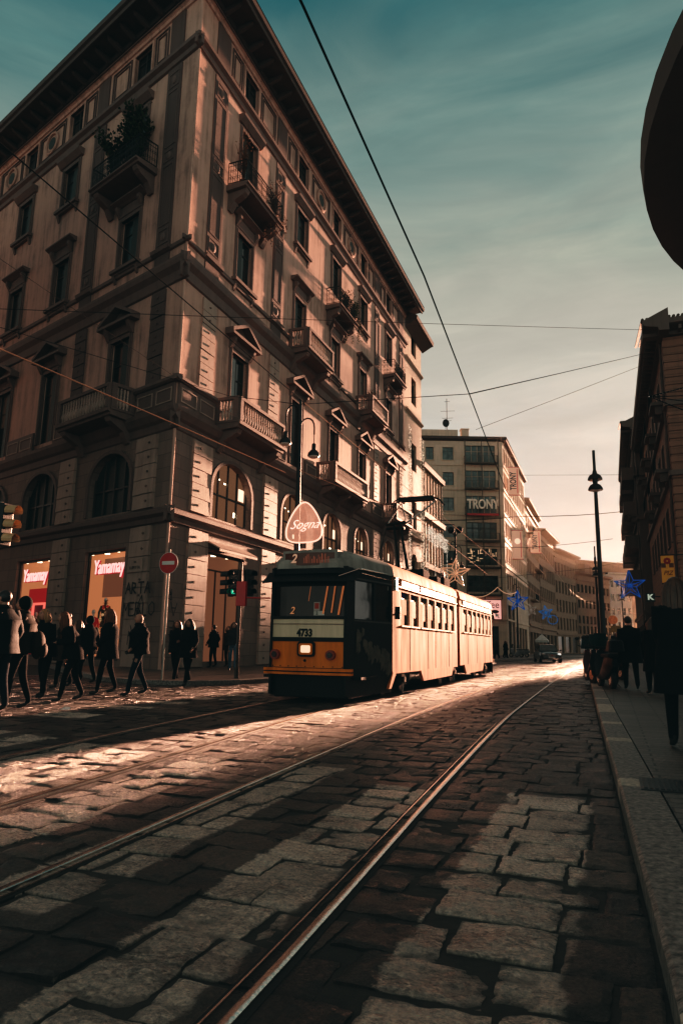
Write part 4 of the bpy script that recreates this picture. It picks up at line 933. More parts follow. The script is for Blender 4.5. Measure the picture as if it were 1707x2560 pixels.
m2 = sparkle('', '', legs, 420, .035, FL_M); WL = EM('white_fairy_glow', (.85, .72, .58), .75); m.build('bulbs', WL, c); m2.build('bulb_strings', WL, c)
m = MB(); m.tube([fr(0, .4, 12.0), fr(4, .4, 11.8), fr(8.4, .4, 12.0)], .01, 3); m.build('cable', M['darkwire'], c)
m = MB(); m.box(fr, 6.0, 6.5, .3, .36, 4.2, 7.2); sg = m.build('hanging_sign', EM('cyan_sign_glow', (.1, .6, .7), .8), None, off=fr(6.2, .3, 5.5)); tag(sg, 'slim cyan lit vertical shop sign low on the grid front office block', 'lit sign')
m = MB(); m.box(fr, 7.2, 7.6, .3, .36, 4.2, 8.4); sg = m.build('hanging_sign', EM('red_sign_glow', (.5, .12, .1), .6), None, off=fr(7.4, .3, 6)); tag(sg, 'dim red vertical shop sign beside the cyan one', 'lit sign')
# --- TRONY tower: face turned to us along world X, flank down the street
T0 = Vector((22.92, 95, 0)); FT = Fr(T0, radians(-90), (0, -1, 0)); FS = Fr(T0, AZ, (CA, -SA, 0))
r = empty('corner_office_tower', T0, 'tall travertine office block with a column of wide balconies and big shop lettering', 'building')
hs = [(7.05, 8.6, z, z+1.9) for z in (27.4, 23.7, 20.0, 16.2, 12.4, 8.7)]+[(9.9, 11.0, z, z+1.9) for z in (27.4, 23.7)]
bays = [(1.1, 5.3, z, z+2.5) for z in (27.1, 23.4, 19.7, 15.9, 12.2, 8.4)]
simple_facade(FT, 17, 0, 30.6, [], [], 1, 1, M['travertine'], r, extra=hs+bays+[(1.2, 5.2, .2, 4.0), (6.5, 12, .2, 4.0)], glass=M['glass_teal'], name='front_wall')
for i, (a, b, z, z2) in enumerate(bays):
    m = MB(); m.box(FT, a-.25, b+.25, .06, .9, z-.35, z-.12); bl = m.build('balcony', M['railing_bronze'], r)
    m = MB()
    for k in range(31): x = a-.2+(b-a+.4)*k/30; m.tube([FT(x, .85, z-.12), FT(x, .85, z+.85)], .012 if k % 6 else .03, 4, cap=False)
    m.tube([FT(a-.25, .85, z+.87), FT(b+.25, .85, z+.87)], .03, 5)
    for e in (a-.22, b+.22): m.tube([FT(e, .1, z+.87), FT(e, .85, z+.87)], .03, 5); [m.tube([FT(e, .1+.15*k, z-.1), FT(e, .1+.15*k, z+.87)], .012, 4) for k in range(5)]
    m.build('railing', M['railing_bronze'], bl)
    m = MB()
    for k in range(1, 5): x = a+(b-a)*k/5; m.box(FT, x-.05, x+.05, -.18, -.1, z, z2)
    m.box(FT, a, b, -.181, -.11, z+1.6, z+1.68); m.build('mullion', M['wintrim'] if i < 3 else M['frame'], bl)
m = MB()
for x in (.85, 5.55, 3.2): m.box(FT, x-.06, x+.06, .91, 1.0, 7.6, 30.2)
m.build('facade_rail', M['railing_bronze'], r)
m = MB()
for k in range(26):
    x = 1.25+random.random()*3.7; z = 12.7+random.random()*1.8; w = random.choice((.05, .5)); m.box(FT, x, x+w, -.15, -.12, z, z+(.05 if w > .1 else .6))
m.build('office_lamp', EM('office_lamp_glow', (1, .62, .36), .9), r)
simple_facade(FS, 27, 0, 30.6, [1.6+k*2.35 for k in range(11)], [27.3, 23.8, 20.2, 16.6, 13.0, 9.2], 1.25, 2.2, M['travertine'], r, name='flank_wall', extra=[(1+k*3.9, 4+k*3.9, .2, 7.0 if k < 2 else 4.2) for k in range(6)])
for z in (4.8, 8.4, 12.1, 15.8, 19.4, 23.0, 26.6): m = MB(); m.box(FT, .001, 17, .001, .12, z, z+.25); m.box(FS, -.12, 27, .001, .12, z, z+.25); m.build('string_course', M['travertine'], r)
m = MB(); m.prism(FT, [(-.1, 30.2), (.5, 30.5), (.55, 30.8), (-.1, 30.85)], -.5, 17); m.prism(FS, [(-.1, 30.2), (.5, 30.5), (.55, 30.8), (-.1, 30.85)], -.5, 27); m.build('eaves', M['soffit'], r)
m = MB(); A = [FT(-.5, .5, 30.86), FS(27, .5, 30.86), FS(27, -9, 32.4), FT(6, -6, 32.3), FT(17, -6, 32.3), FT(17, .5, 30.86)]; m.poly(A[:4]); m.poly([A[0], A[3], A[4], A[5]]); m.build('roof', M['roof'], r)
m = MB(); m.box(FT, 4.2, 5.3, -4, -3, 31.2, 33.0); m.box(FT, 4.1, 5.4, -4.1, -2.9, 33.0, 33.12); m.build('chimney', M['travertine'], r)
m = MB(); m.box(FT, 6.0, 17, -8, -2, 31, 32.6); m.build('attic_storey', M['travertine'], r)
m = MB(); m.box(FT, .3, 17, -14, -.35, 0, 30.4); m.box(FS, .5, 26.9, -12, -.35, 0, 30.3); m.build('body', M['shutter'], r)
r2_ = empty('roof_antenna', Vector((15.2, 97, 32.6)), 'tall television aerial mast on the tower roof above the dish', 'antenna')
m = MB(); m.tube([Vector((15.35, 97, 32.6)), Vector((15.35, 97, 37.4))], .05, 5)
for z, w in ((36.9, .35), (35.4, .9), (34.3, .7), (33.9, .5)):
    m.tube([Vector((15.35-w, 97, z)), Vector((15.35+w*1.3, 97, z+.12))], .025, 4)
    for k in range(5): x = 15.35-w+w*2.2*k/4; m.tube([Vector((x, 96.8, z)), Vector((x, 97.2, z+.2))], .018, 3)
m.build('mast', M['black'], r2_)
r2_ = empty('satellite_dish', Vector((15.1, 96.6, 32.6)), 'round dark satellite dish on the tower roof', 'satellite dish')
X = XF((15.1, 96.6, 33.3), 0); m = MB(); n_ = 16; prof = [(0, .0), (.35, .06), (.62, .18)]
for (r0, y0), (r1, y1) in zip(prof, prof[1:]):
    for k in range(n_):
        a, b = 2*pi*k/n_, 2*pi*(k+1)/n_; m.poly([X(r0*cos(a)*.8, -y0, r0*sin(a)+.1), X(r1*cos(a)*.8, -y1, r1*sin(a)+.1), X(r1*cos(b)*.8, -y1, r1*sin(b)+.1), X(r0*cos(b)*.8, -y0, r0*sin(b)+.1)])
m.build('reflector', M['black'], r2_); m = MB(); m.tube([X(0, 0, .1), X(0, .1, -.7)], .04, 5); m.build('stand', M['black'], r2_)
def sign_text(fr, s, d, z, body, size, lab, name='shop_lettering', mat=None, vert=False, board=None, bmat=None, sx=1, depth=.08, bold=.02):
    q = empty(name, fr(s, d, z), lab, 'sign')
    if board:
        w, h = board; m = MB(); m.box(fr, s-w/2, s+w/2, d-.2, d-.02, z-h/2, z+h/2); m.build('board', bmat, q)
        m = MB()
        for e in ((s-w/2-.06, s-w/2), (s+w/2, s+w/2+.06)): m.box(fr, e[0], e[1], d-.22, d+.02, z-h/2-.06, z+h/2+.06)
        m.build('board_frame', M['frame'], q)
    text('lettering', body, size, depth, mat, fr, s, d, z, q, vert=vert, sx=sx, bold=bold, flip=1)
    return q
FTr = Fr(T0, radians(90), (0, -1, 0))                  # same plane read left to right
sign_text(FTr, -3.2, 1.08, 20.75, 'TRONY', 1.9, 'large pale TRONY letters fixed across the third balcony of the office tower', mat=P('pale_letters', (.8, .68, .55), .5, emis=(.5, .38, .28), estr=.1), sx=.68, depth=.12, bold=.03)
m = MB(); m.box(FTr, -5.4, -1.0, .95, 1.05, 19.2, 19.5); m.build('red_strip', M['red'], bpy.data.objects['shop_lettering'])
PB = EM('peach_banner_glow', (.62, .33, .22), .55)
def vbanner(p, z0, z1, w, body, lab, size):
    fr = Fr(p, radians(90), (0, -1, 0)); q = empty('shop_banner', (p[0], p[1], (z0+z1)/2), lab, 'banner sign')
    m = MB(); m.box(fr, 0, w, -.15, 0, z0, z1); m.build('panel', PB, q)
    m = MB(); m.box(fr, -.06, w+.06, -.16, .02, z1, z1+.08); m.box(fr, -.06, w+.06, -.16, .02, z0-.08, z0); m.box(fr, w*.78, w*.86, .001, .02, z0+.2, z1-.2); m.build('panel_edge', M['red'], q)
    if body: text('lettering', body, size, .02, M['black'], fr, w*.42, .04, (z0+z1)/2, q, vert=True, sx=.62, bold=.03)
    else:
        m = MB(); m.lathe((w/2, .0, 0), [(.01, 0)], 3) if False else m.prism(fr, [(w/2+.42*cos(2*pi*k/16), (z0+z1)/2+.5+.42*sin(2*pi*k/16)) for k in range(16)], .0, .03, axis='d'); m.build('roundel', EM('pale_roundel', (.9, .6, .42), .9), q)
    return q
vbanner((23.9, 95.6), 22.6, 26.6, 1.45, 'TRONY', 'upper vertical TRONY banner at the corner of the office tower', 1.25)
vbanner((24.1, 95.6), 13.4, 17.4, 1.45, '', 'vertical banner with a pale round emblem below the upper TRONY banner', 1)
p_ = W(-12.6, 128); vbanner((p_.x, p_.y), 18.2, 22.2, 1.9, 'TRONY', 'farther vertical TRONY banner on the building past the office tower', 1.3)
# billboard on the ground floor of the tower
q = empty('billboard', Vector((20.9, 94.2, 6.2)), 'pink lit billboard ending in the letters ee behind the back of the tram', 'billboard')
fr = Fr((17.6, 94.3), radians(90), (0, -1, 0))
m = MB(); m.box(fr, 0, 4.35, -.3, 0, 4.95, 7.5); m.build('screen', EM('pink_screen', (.95, .42, .36), .8), q)
m = MB(); m.box(fr, -.12, 4.47, -.32, -.05, 4.83, 4.95); m.box(fr, -.12, 4.47, -.32, -.05, 7.5, 7.62); m.box(fr, 4.35, 4.47, -.32, -.05, 4.95, 7.5); m.build('screen_frame', M['frame'], q)
DK = P('sign_ink', (.05, .02, .02), .6, bump=0)
text('lettering', 'coffee', 1.35, .01, DK, fr, 2.55, .03, 6.85, q, sx=.95); m = MB(); m.prism(fr, [(3.5+.55*cos(2*pi*k/14)*1.0, 5.95+.24*sin(2*pi*k/14)) for k in range(14)], .0, .03, axis='d'); m.build('ink_badge', DK, q); text('small_lettering', 'm', .5, .01, DK, fr, 3.2, .03, 5.25, q)
m = MB(); m.prism(fr, [(3.5, 5.75), (4.15, 5.5), (3.9, 5.42), (4.1, 5.1), (3.95, 5.05), (3.78, 5.35), (3.58, 5.2)], .0, .04, axis='d'); m.build('cursor_mark', M['white'], q)
# --- row of buildings beyond the tower
def far_building(name, lab, p0, p1, H, z_rows, ncol, w, hgt, mat, dep=12, eave=.8, balc=(), ground=True, roofbits=()):
    a = W(*p0); b = W(*p1); d = (b-a); L = d.length; az = atan2(d.x, d.y); n = Vector((d.y, -d.x, 0)).normalized()
    if n.dot(-a) < 0 and n.dot(W(0, 60)-a) < 0: n = -n
    fr = Fr(a, az, n); r = empty(name, a, lab, 'building')
    cols = [L*(k+.5)/ncol for k in range(ncol)]
    ex = [(L*(k+.12)/max(1, ncol//2), L*(k+.88)/max(1, ncol//2), .2, 4.0) for k in range(max(1, ncol//2))] if ground else []
    simple_facade(fr, L, 0, H, cols, z_rows, w, hgt, mat, r, extra=ex, trim=mat, frame=False)
    for z in [z_rows[-1]-1.2]+[z_rows[0]+hgt+1.0]: m = MB(); m.box(fr, 0, L, .001, .3, z, z+.35); m.build('string_course', mat, r)
    m = MB(); m.prism(fr, [(-.1, H-.5), (eave*.4, H-.3), (eave, H-.05), (eave, H+.25), (-.1, H+.3)], -.2, L+.2); m.build('cornice', mat, r)
    m = MB(); m.poly([fr(-.1, eave, H+.31), fr(L+.1, eave, H+.31), fr(L, -dep, H+1.6), fr(0, -dep, H+1.6)]); m.build('roof', M['roof'], r)
    m = MB(); m.box(fr, .02, L-.02, -dep, -.3, 0, H-.1); m.build('body', mat, r)
    for s0, s1, z in balc:
        m = MB(); m.box(fr, s0, s1, .001, 1.0, z-.25, z); bb = m.build('balcony', mat, r); m = MB(); k = s0
        while k < s1: m.tube([fr(k, .95, z), fr(k, .95, z+1)], .02, 3, cap=False); k += .22
        m.tube([fr(s0, .95, z+1), fr(s1, .95, z+1)], .04, 4); m.build('railing', M['iron'], bb)
    for s0, s1, z1 in roofbits: m = MB(); m.box(fr, s0, s1, -5, -3, H, z1); m.box(fr, s0-.1, s1+.1, -5.1, -2.9, z1, z1+.15); m.build('chimney', mat, r)
    return fr, r
far_building('street_building', 'warm stone building with sunlit balconies next past the office tower', (-13.0, 125), (-12.9, 147), 27.5, [22.6, 18.6, 14.6, 10.4, 6.2], 8, 1.2, 2.4, M['far'], balc=((2, 9, 21.9), (12, 20, 16.2), (3, 9, 9.8)), roofbits=((3, 4, 29.5), (10, 11, 30), (17, 18, 29.3)))
far_building('street_building', 'curved front palazzo with heavy cornice in the bend of the street', (-12.9, 148), (-11.4, 168), 25.6, [20.0, 15.6, 11.0, 6.2], 8, 1.2, 2.8, M['far'], eave=1.6, roofbits=((2, 6, 29.0),))
far_building('street_building', 'palazzo wing curving right with tall sunlit windows', (-11.4, 168.1), (-7.5, 186), 24.0, [18.6, 14.2, 9.8, 5.6], 7, 1.2, 2.8, M['far'], eave=1.6, roofbits=((1, 6.5, 29.5), (12, 13, 28)))
far_building('street_building', 'brown building with a long attic storey behind the lamp posts', (-7.4, 186.2), (0.5, 205), 20.5, [15.6, 11.6, 7.6, 5], 9, 1.3, 2.0, M['far2'], eave=1.2, roofbits=((1, 4, 26.0), (6, 8, 25.0), (12, 15, 24.0)))
far_building('street_building', 'long tan attic block closing the bend of the street', (-8, 215), (10, 232), 27.0, [22.5, 18.8], 10, 1.2, 1.7, M['far2'], eave=.4, ground=False)
far_building('street_building', 'pale plastered building with rows of small windows at the end of the street', (0.6, 205.2), (6.2, 208), 22.0, [18.2, 14.4, 10.6, 6.8], 4, .9, 1.9, M['pale'], eave=.7)
# --- right side row (in its own shade)
def right_building(name, lab, t0, t1, lw, H, mat, seed, quoin=True, bal=True):
    rnd = random.Random(seed); L = t1-t0; o = W(lw, t0); fr = Fr(o, AZ, (-CA, SA, 0)); fe = Fr(o, AZ+pi/2, (-SA, -CA, 0)); r = empty(name, o, lab, 'building')
    cols = []; x = 2.2
    while x < L-1.4: cols.append(x); x += 3.3
    rows = [H-4.4, H-8.6, H-12.8]; rows = [z for z in rows if z > 4.6]
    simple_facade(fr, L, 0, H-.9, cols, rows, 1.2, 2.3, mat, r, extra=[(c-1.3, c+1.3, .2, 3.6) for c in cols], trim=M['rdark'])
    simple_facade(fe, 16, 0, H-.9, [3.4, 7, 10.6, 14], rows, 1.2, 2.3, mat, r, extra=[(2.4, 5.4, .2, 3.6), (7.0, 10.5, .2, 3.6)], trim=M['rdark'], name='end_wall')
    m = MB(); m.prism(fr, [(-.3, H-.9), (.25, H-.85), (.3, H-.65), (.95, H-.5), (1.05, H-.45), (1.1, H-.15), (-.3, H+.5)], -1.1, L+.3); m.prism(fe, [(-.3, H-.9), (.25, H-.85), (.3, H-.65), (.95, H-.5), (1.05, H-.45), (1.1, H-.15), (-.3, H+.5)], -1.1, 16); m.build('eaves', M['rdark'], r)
    k = .1
    while k < L: m = MB(); m.box(fr, k, k+.16, .3, .9, H-.8, H-.56); m.build('eave_bracket', M['rdark'], r); k += .7
    k = .1
    while k < 8: m = MB(); m.box(fe, k, k+.16, .3, .9, H-.8, H-.56); m.build('eave_bracket', M['rdark'], r); k += .7
    m = MB()
    for k in range(int(16/.22)): s = -1.1+k*.24; m.tube([fe(s, 1.05, H-.05), fe(s, -7, H+1.7)], .09, 5)
    m.poly([fr(-1.1, 1.1, H-.14), fr(L, 1.1, H-.14), fr(L, -7, H+1.6), fr(-1.1+8, -7, H+1.6)]); m.build('roof', M['roof'], r)
    for z in (4.4, H-9.4, H-5.2): m = MB(); m.box(fr, -.15, L, .001, .22, z, z+.3); m.box(fe, -.15, 16, .001, .22, z, z+.3); m.build('string_course', M['rdark'], r)
    if quoin:
        m = MB(); z = 4.75; k = 0
        while z < H-1.4:
            w = 1.5 if k % 2 else 1.1; m.box(fr, -.06, w*.6, .001, .07, z, z+.42, .01); m.box(fe, -.06, w, .001, .07, z, z+.42, .01); z += .47; k += 1
        m.build('quoin', mat, r)
    if bal:
        for c in cols[::2]:
            for z in rows[:2]:
                if rnd.random() < .75:
                    m = MB(); m.box(fr, c-1.1, c+1.1, .001, .85, z-.3, z-.1); m.box(fr, c-.9, c-.7, .001, .6, z-.8, z-.301); m.box(fr, c+.7, c+.9, .001, .6, z-.8, z-.301); bb = m.build('balcony', M['rdark'], r); m = MB(); k = c-1.08
                    while k <= c+1.08: m.tube([fr(k, .82, z-.1), fr(k, .82, z+.9)], .016, 3, cap=False); k += .16
                    m.tube([fr(c-1.1, .82, z+.9), fr(c+1.1, .82, z+.9)], .03, 4); m.build('railing', M['iron'], bb)
    m = MB(); m.box(fr, .3, L, -15, -.3, 0, H-.8); m.build('body', M['shutter'], r)
    m = MB(); m.tube([fr(.9, .12, .2), fr(.9, .12, H-.9)], .07, 6); m.build('downpipe', M['rdark'], r)
    return fr, fe, r
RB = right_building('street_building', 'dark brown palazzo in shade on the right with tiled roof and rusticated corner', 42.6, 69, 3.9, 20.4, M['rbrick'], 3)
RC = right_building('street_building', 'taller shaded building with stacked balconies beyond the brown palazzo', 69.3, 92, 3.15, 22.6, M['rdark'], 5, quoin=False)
m = MB()
for z in (17.6, 14.2, 10.9, 7.6):
    for s0 in (1, 7.5, 14):
        m.box(RC[0], s0, s0+4.6, .001, 1.25, z-.3, z); m.box(RC[0], s0, s0+4.6, 1.15, 1.25, z, z+.95); m.box(RC[0], s0, s0+.1, .001, 1.15, z, z+.95)
m.build('balcony', M['rdark'], RC[2])
# rounded corner building close on the right: only its round eaves reach the picture
cc = W(7.85, 9.8); r = empty('rounded_corner_building', cc, 'dark rounded cornice of a near building cutting into the upper right edge', 'building')
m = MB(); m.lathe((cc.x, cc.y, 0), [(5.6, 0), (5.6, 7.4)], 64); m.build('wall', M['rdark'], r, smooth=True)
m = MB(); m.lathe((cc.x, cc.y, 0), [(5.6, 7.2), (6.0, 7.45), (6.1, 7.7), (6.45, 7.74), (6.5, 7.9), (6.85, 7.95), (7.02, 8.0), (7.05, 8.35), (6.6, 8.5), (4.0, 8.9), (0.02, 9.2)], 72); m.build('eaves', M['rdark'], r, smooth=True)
m = MB()
for k in range(14):
    a = pi*.55+k*.16; m.box(Fr((cc.x+5.6*cos(a), cc.y+5.6*sin(a)), -a+pi, (cos(a), sin(a), 0)), -.35, .35, .0, .06, 1.0, 3.2)
m.build('window', M['glass'], r)
# unseen building added across the side street, kept dark to shade the left face
for nm_, lb_, fr_, L_, D_ in (('street_building', 'unseen building added across the left side street to shade the palazzo', Fr(W(-19.8, 9.3), radians(-50.5), (.6361, .7716, 0)), 34, 14),):
    r = empty(nm_, fr_.o, lb_, 'building'); simple_facade(fr_, L_, 0, 28, [2+3.4*k for k in range(int((L_-2)/3.4))], [17.5, 13, 8.5], 1.3, 2.4, M['dark_street'], r, frame=False); m = MB(); m.box(fr_, .02, L_-.02, -D_, -.3, 0, 28.5); m.build('body', M['dark_street'], r)
# yellow banner and K sign on the right side
fr = Fr(W(1.9, 25), AZ+pi/2, (-SA, -CA, 0)); q = empty('hanging_banner', W(1.9, 25, 3.75), 'yellow vertical banner with a red flower crest and PIZ lettering under the dark right building', 'banner sign')
m = MB(); m.box(fr, -.19, .2, -.02, .02, 3.3, 4.2); m.build('cloth', P('ochre_cloth', (.42, .20, .03), .7, emis=(.35, .15, .03), estr=.22), q)
text('lettering', 'PIZ', .2, .005, P('banner_ink', (.10, .015, .01), .6), fr, 0, .03, 3.62, q, shear=.3)
m = MB()
for k in range(8): a = 2*pi*k/8; m.prism(fr, [(.07*cos(a)+.045*cos(2*pi*j/8), 4.02+.07*sin(a)+.045*sin(2*pi*j/8)) for j in range(8)], .021+.001*k, .024+.001*k, axis='d')
m.build('flower_crest', P('crest_red', (.35, .02, .02), .6), q)
m = MB()
for e in (-.12, .12): m.box(fr, e-.07, e+.07, .020, .0205, 3.8, 3.95)
m.build('crest_scroll', P('crest_brown', (.16, .06, .03), .6), q)
m = MB(); m.tube([fr(-.2, 0, 4.22), fr(2.0, 0, 4.22)], .02, 5); m.tube([fr(-.2, 0, 3.28), fr(2.0, 0, 3.28)], .02, 5); m.build('bracket_arm', M['black'], q)
fr = Fr(W(1.58, 30), AZ+pi/2, (-SA, -CA, 0)); q = empty('shop_sign', W(1.6, 30, 3.15), 'small dark box sign with a pale letter K under the blue star', 'shop sign')
m = MB(); m.box(fr, -.17, .17, -.05, .05, 3.0, 3.34); m.build('box', M['black'], q); text('lettering', 'K', .3, .005, EM('k_glow', (.45, .5, .4), .6), fr, 0, .06, 3.17, q, bold=.012, sx=1.1)
m = MB(); m.tube([fr(.17, 0, 3.2), fr(2.3, 0, 3.2)], .02, 5); m.build('bracket_arm', M['black'], q)
# ================================================================== the tram
TP = W(-5.55, 12.5, 0)                     # nose
TR = empty('tram', TP, 'long articulated vintage tram in orange and cream numbered 4733 on line 2', 'tram')
FX = Fr(TP, AZ+pi/2, (SA, CA, 0))          # s = right across, d = back along the street
def tram_paint(name, col, rough, streak, spec=.15):
    m, nt, b = newmat(name)
    tc = nd(nt, 'ShaderNodeTexCoord'); mp = nd(nt, 'ShaderNodeMapping'); mp.inputs['Scale'].default_value = (2.2, 2.2, .3); lk(nt, tc.outputs['Object'], mp.inputs[0])
    n1 = nd(nt, 'ShaderNodeTexNoise', i_Scale=1.6, i_Detail=8.0, i_Roughness=.65); lk(nt, mp.outputs[0], n1.inputs['Vector'])
    n2 = nd(nt, 'ShaderNodeTexNoise', i_Scale=.7, i_Detail=6.0); lk(nt, tc.outputs['Object'], n2.inputs['Vector'])
    c = ramp(nt, n1.outputs[0], [(.35, tuple(x*(1-streak) for x in col)), (.62, col)]); lk(nt, c, b.inputs['Base Color'])
    mr = nd(nt, 'ShaderNodeMapRange'); lk(nt, n1.outputs[0], mr.inputs[0]); mr.inputs[1].default_value = .3; mr.inputs[2].default_value = .7; mr.inputs[3].default_value = rough+.16; mr.inputs[4].default_value = rough-.06
    lk(nt, mr.outputs[0], b.inputs['Roughness']); b.inputs['Specular IOR Level'].default_value = spec
    bp = nd(nt, 'ShaderNodeBump', i_Strength=.12, i_Distance=.03); lk(nt, n2.outputs[0], bp.inputs['Height']); lk(nt, bp.outputs[0], b.inputs['Normal'])
    return m
M['orange'] = tram_paint('tram_orange_paint', (.92, .26, .03), .42, .35)
M['cream'] = tram_paint('tram_cream_paint', (.85, .70, .50), .45, .25)
M['side'] = tram_paint('tram_side_paint', (.72, .235, .075), .68, .45)
M['roofp'] = tram_paint('tram_roof_paint', (.40, .38, .34), .5, .4)
M['matte'] = P('matte_roof_gear', (.012, .012, .012), .95, spec=.05)
M['tdark'] = P('tram_dark_trim', (.012, .014, .014), .6, spec=.25)
M['tglass'] = GL('tram_glass', (.02, .022, .02), .06)
M['reflect'] = GL('tram_windscreen', (.022, .012, .008), .12); M['reflect'].node_tree.nodes['Principled BSDF'].inputs['Specular IOR Level'].default_value = .3
HB = .81; HS = 1.175; YT = 1.95                     # nose half width, body half width, where the taper ends
def outline(y): return HB+(HS-HB)*min(1, max(0, y)/YT)**.9 if y < YT else HS
LEN = 17.5
def yin(y): return min(y, LEN-y) if y > LEN/2 else y
def prof_hw(y): return outline(yin(y))
def shell(mb, ys, z0, z1, side, d_out=0.0, inset=.05):
    """strip of body side between heights, thin plate outside offset"""
    for a, b in zip(ys, ys[1:]):
        ha, hb = side*(prof_hw(a)+d_out), side*(prof_hw(b)+d_out)
        ia, ib = side*(prof_hw(a)+d_out-inset), side*(prof_hw(b)+d_out-inset)
        q = [(ha, a, z0), (hb, b, z0), (hb, b, z1), (ha, a, z1), (ia, a, z0), (ib, b, z0), (ib, b, z1), (ia, a, z1)]
        i = [mb.vert(FX(*p), (p[1], p[2])) for p in q]
        for f in ((0, 1, 2, 3), (7, 6, 5, 4), (3, 2, 6, 7), (4, 5, 1, 0), (0, 3, 7, 4), (1, 5, 6, 2)): mb.face([i[k] for k in f])
JT = 8.95                                            # joint
def seg(a, b, n): return [a+(b-a)*k/n for k in range(n+1)]
winF = [(2.62, 3.32), (3.42, 4.16), (4.36, 5.06), (5.18, 5.86), (6.0, 6.72), (6.82, 7.5), (7.66, 8.34)]
winB = [(9.85, 10.45), (10.6, 11.22), (11.36, 11.98), (12.1, 12.7), (12.85, 13.3)]
winB = [(9.75, 10.38), (10.55, 11.25), (11.45, 12.1), (12.25, 12.93), (13.08, 13.7), (13.88, 14.5), (14.68, 15.26)]
# lower side panels, window band posts, header, letterboard ; both sides
for side, nm in ((1, 'side_panel'), (-1, 'side_panel')):
    m = MB(); shell(m, [YT, JT-.2], .52, 1.56, side); shell(m, [JT+.2, LEN-YT], .55, 1.58, side)
    ws = winF+winB
    edges = [YT]+[e for w in winF for e in w]+[JT-.2]
    for k in range(0, len(edges), 2): shell(m, [edges[k], edges[k+1]], 1.561, 2.32, side)
    edges = [JT+.2]+[e for w in winB for e in w]+[LEN-YT]
    for k in range(0, len(edges), 2): shell(m, [edges[k], edges[k+1]], 1.581, 2.32, side)
    shell(m, [YT, JT-.2], 2.321, 2.60, side); shell(m, [JT+.2, LEN-YT], 2.321, 2.60, side)
    m.build(nm, M['side'], TR)
    for k, (a, b) in enumerate(ws):
        z0 = 1.565 if k < 7 else 1.585
        m = MB(); s = side
        def sb(y0, y1, za, zb, o0, o1, mm=m): mm.box(FX, *(sorted((s*(HS-o1), s*(HS-o0)))), y0, y1, za, zb)
        sb(a-.03, b+.03, z0-.03, z0, .0-.03, .0); sb(a, b, 2.16, 2.19, .03, .05); sb(a, a+.03, z0, 2.31, .02, .045); sb(b-.03, b, z0, 2.31, .02, .045)
        w_ = m.build('side_window', M['cream'], TR)
        g = MB(); g.box(FX, *(sorted((s*(HS-.07), s*(HS-.055)))), a, b, z0, 2.315); g.build('pane', M['tglass'], w_)
        bl = MB(); h_ = [.34, .38, .42, .36, .40, .38, .37][k % 7]; bl.box(FX, *(sorted((s*(HS-.012), s*(HS-.003)))), a+.035, a+(b-a)*.62, 2.15-h_, 2.155); bl.box(FX, *(sorted((s*(HS-.014), s*(HS-.005)))), a+.035, a+(b-a)*.36, z0+.01, 2.149-h_); bl.build('blind', M['side'], w_)
    m = MB(); shell(m, [YT+.1, JT-.25], 2.40, 2.425, side, .03, .04); shell(m, [JT+.25, LEN-YT-.1], 2.40, 2.425, side, .03, .04); m.build('drip_rail', M['cream'], TR)
    for ya in (3.37, 5.13, 5.92, 7.58, 10.47, 12.17, 13.78):
        m = MB(); shell(m, [ya-.006, ya+.006], .55, 1.55, side, .004, .01); m.build('panel_seam', M['dark_trim'], TR)
    # hinged vent flaps above the windows
    for a, b in ws: m = MB(); shell(m, [a-.02, b+.02], 2.45, 2.57, side, .018, .02); m.build('vent_flap', M['cream'], TR)
    m = MB()
    for p0, p1, zt in ((4.5, 8.1, .53), (10.0, 13.4, .56)):
        v = [(p0-.18, zt), (p0+.10, .27), (p1-.25, .29), (p1+.05, zt)]; m.prism(Fr(FX(side*(HS-.06), 0, 0), AZ, (CA*side, -SA*side, 0)), v, 0, .07, axis='d'); m.build('skirt', M['side'], TR); m = MB()
    v = [(YT+.02, .55), (YT-.28, .22), (YT-.12, .22), (YT+.28, .55)]; m.prism(Fr(FX(side*(HS-.05), 0, 0), AZ, (CA*side, -SA*side, 0)), v, 0, .06, axis='d')
    m.build('skirt', M['side'], TR)
# tapered ends: doors and dark side windows
for end in (0, 1):
    ye = (lambda y: y) if end == 0 else (lambda y: LEN-y)
    for side in (1, -1):
        m = MB(); ys = [ye(q) for q in seg(.06, YT-.01, 6)]; shell(m, ys, .14, 1.62, side, -.012); shell(m, ys, 2.38, 2.62, side, -.012); e_ = [ye(.06), ye(.36)]; shell(m, e_, 1.621, 2.379, side, -.012); shell(m, [ye(1.12), ye(1.2)], 1.621, 2.379, side, -.012); shell(m, [ye(1.88), ye(YT-.01)], 1.621, 2.379, side, -.012); dr = m.build('door', M['tdark'], TR)
        g = MB(); shell(g, [ye(.36), ye(1.12)], 1.62, 2.38, side, -.04, .02); shell(g, [ye(1.2), ye(1.88)], 1.62, 2.38, side, -.04, .02); g.build('door_window', M['tglass'], dr)
        f = MB(); shell(f, [ye(.33), ye(1.92)], 1.57, 1.6, side, .0, .03); shell(f, [ye(.33), ye(1.92)], 2.40, 2.43, side, .01, .03); f.build('moulding', M['frame'], dr)
        if side == 1 and end == 0:
            g = MB()
            for k in range(70):
                u = random.random(); y = .30+1.6*u; z = 1.42-.75*u**.6+random.gauss(0, .10)
                hw = prof_hw(y)-.003+.0004*(k % 9); q = random.uniform(.05, .13); h2 = prof_hw(y+.1)-.003+.0004*(k % 9)
                g.poly([FX(hw, y, z-q), FX(h2, y+.1, z-q*.4), FX(h2, y+.1, z+q*.7), FX(hw, y, z+q)])
            g.build('door_graffiti', P('faded_graffiti', (.10, .085, .06), .6, var=.8, scale=3), dr)
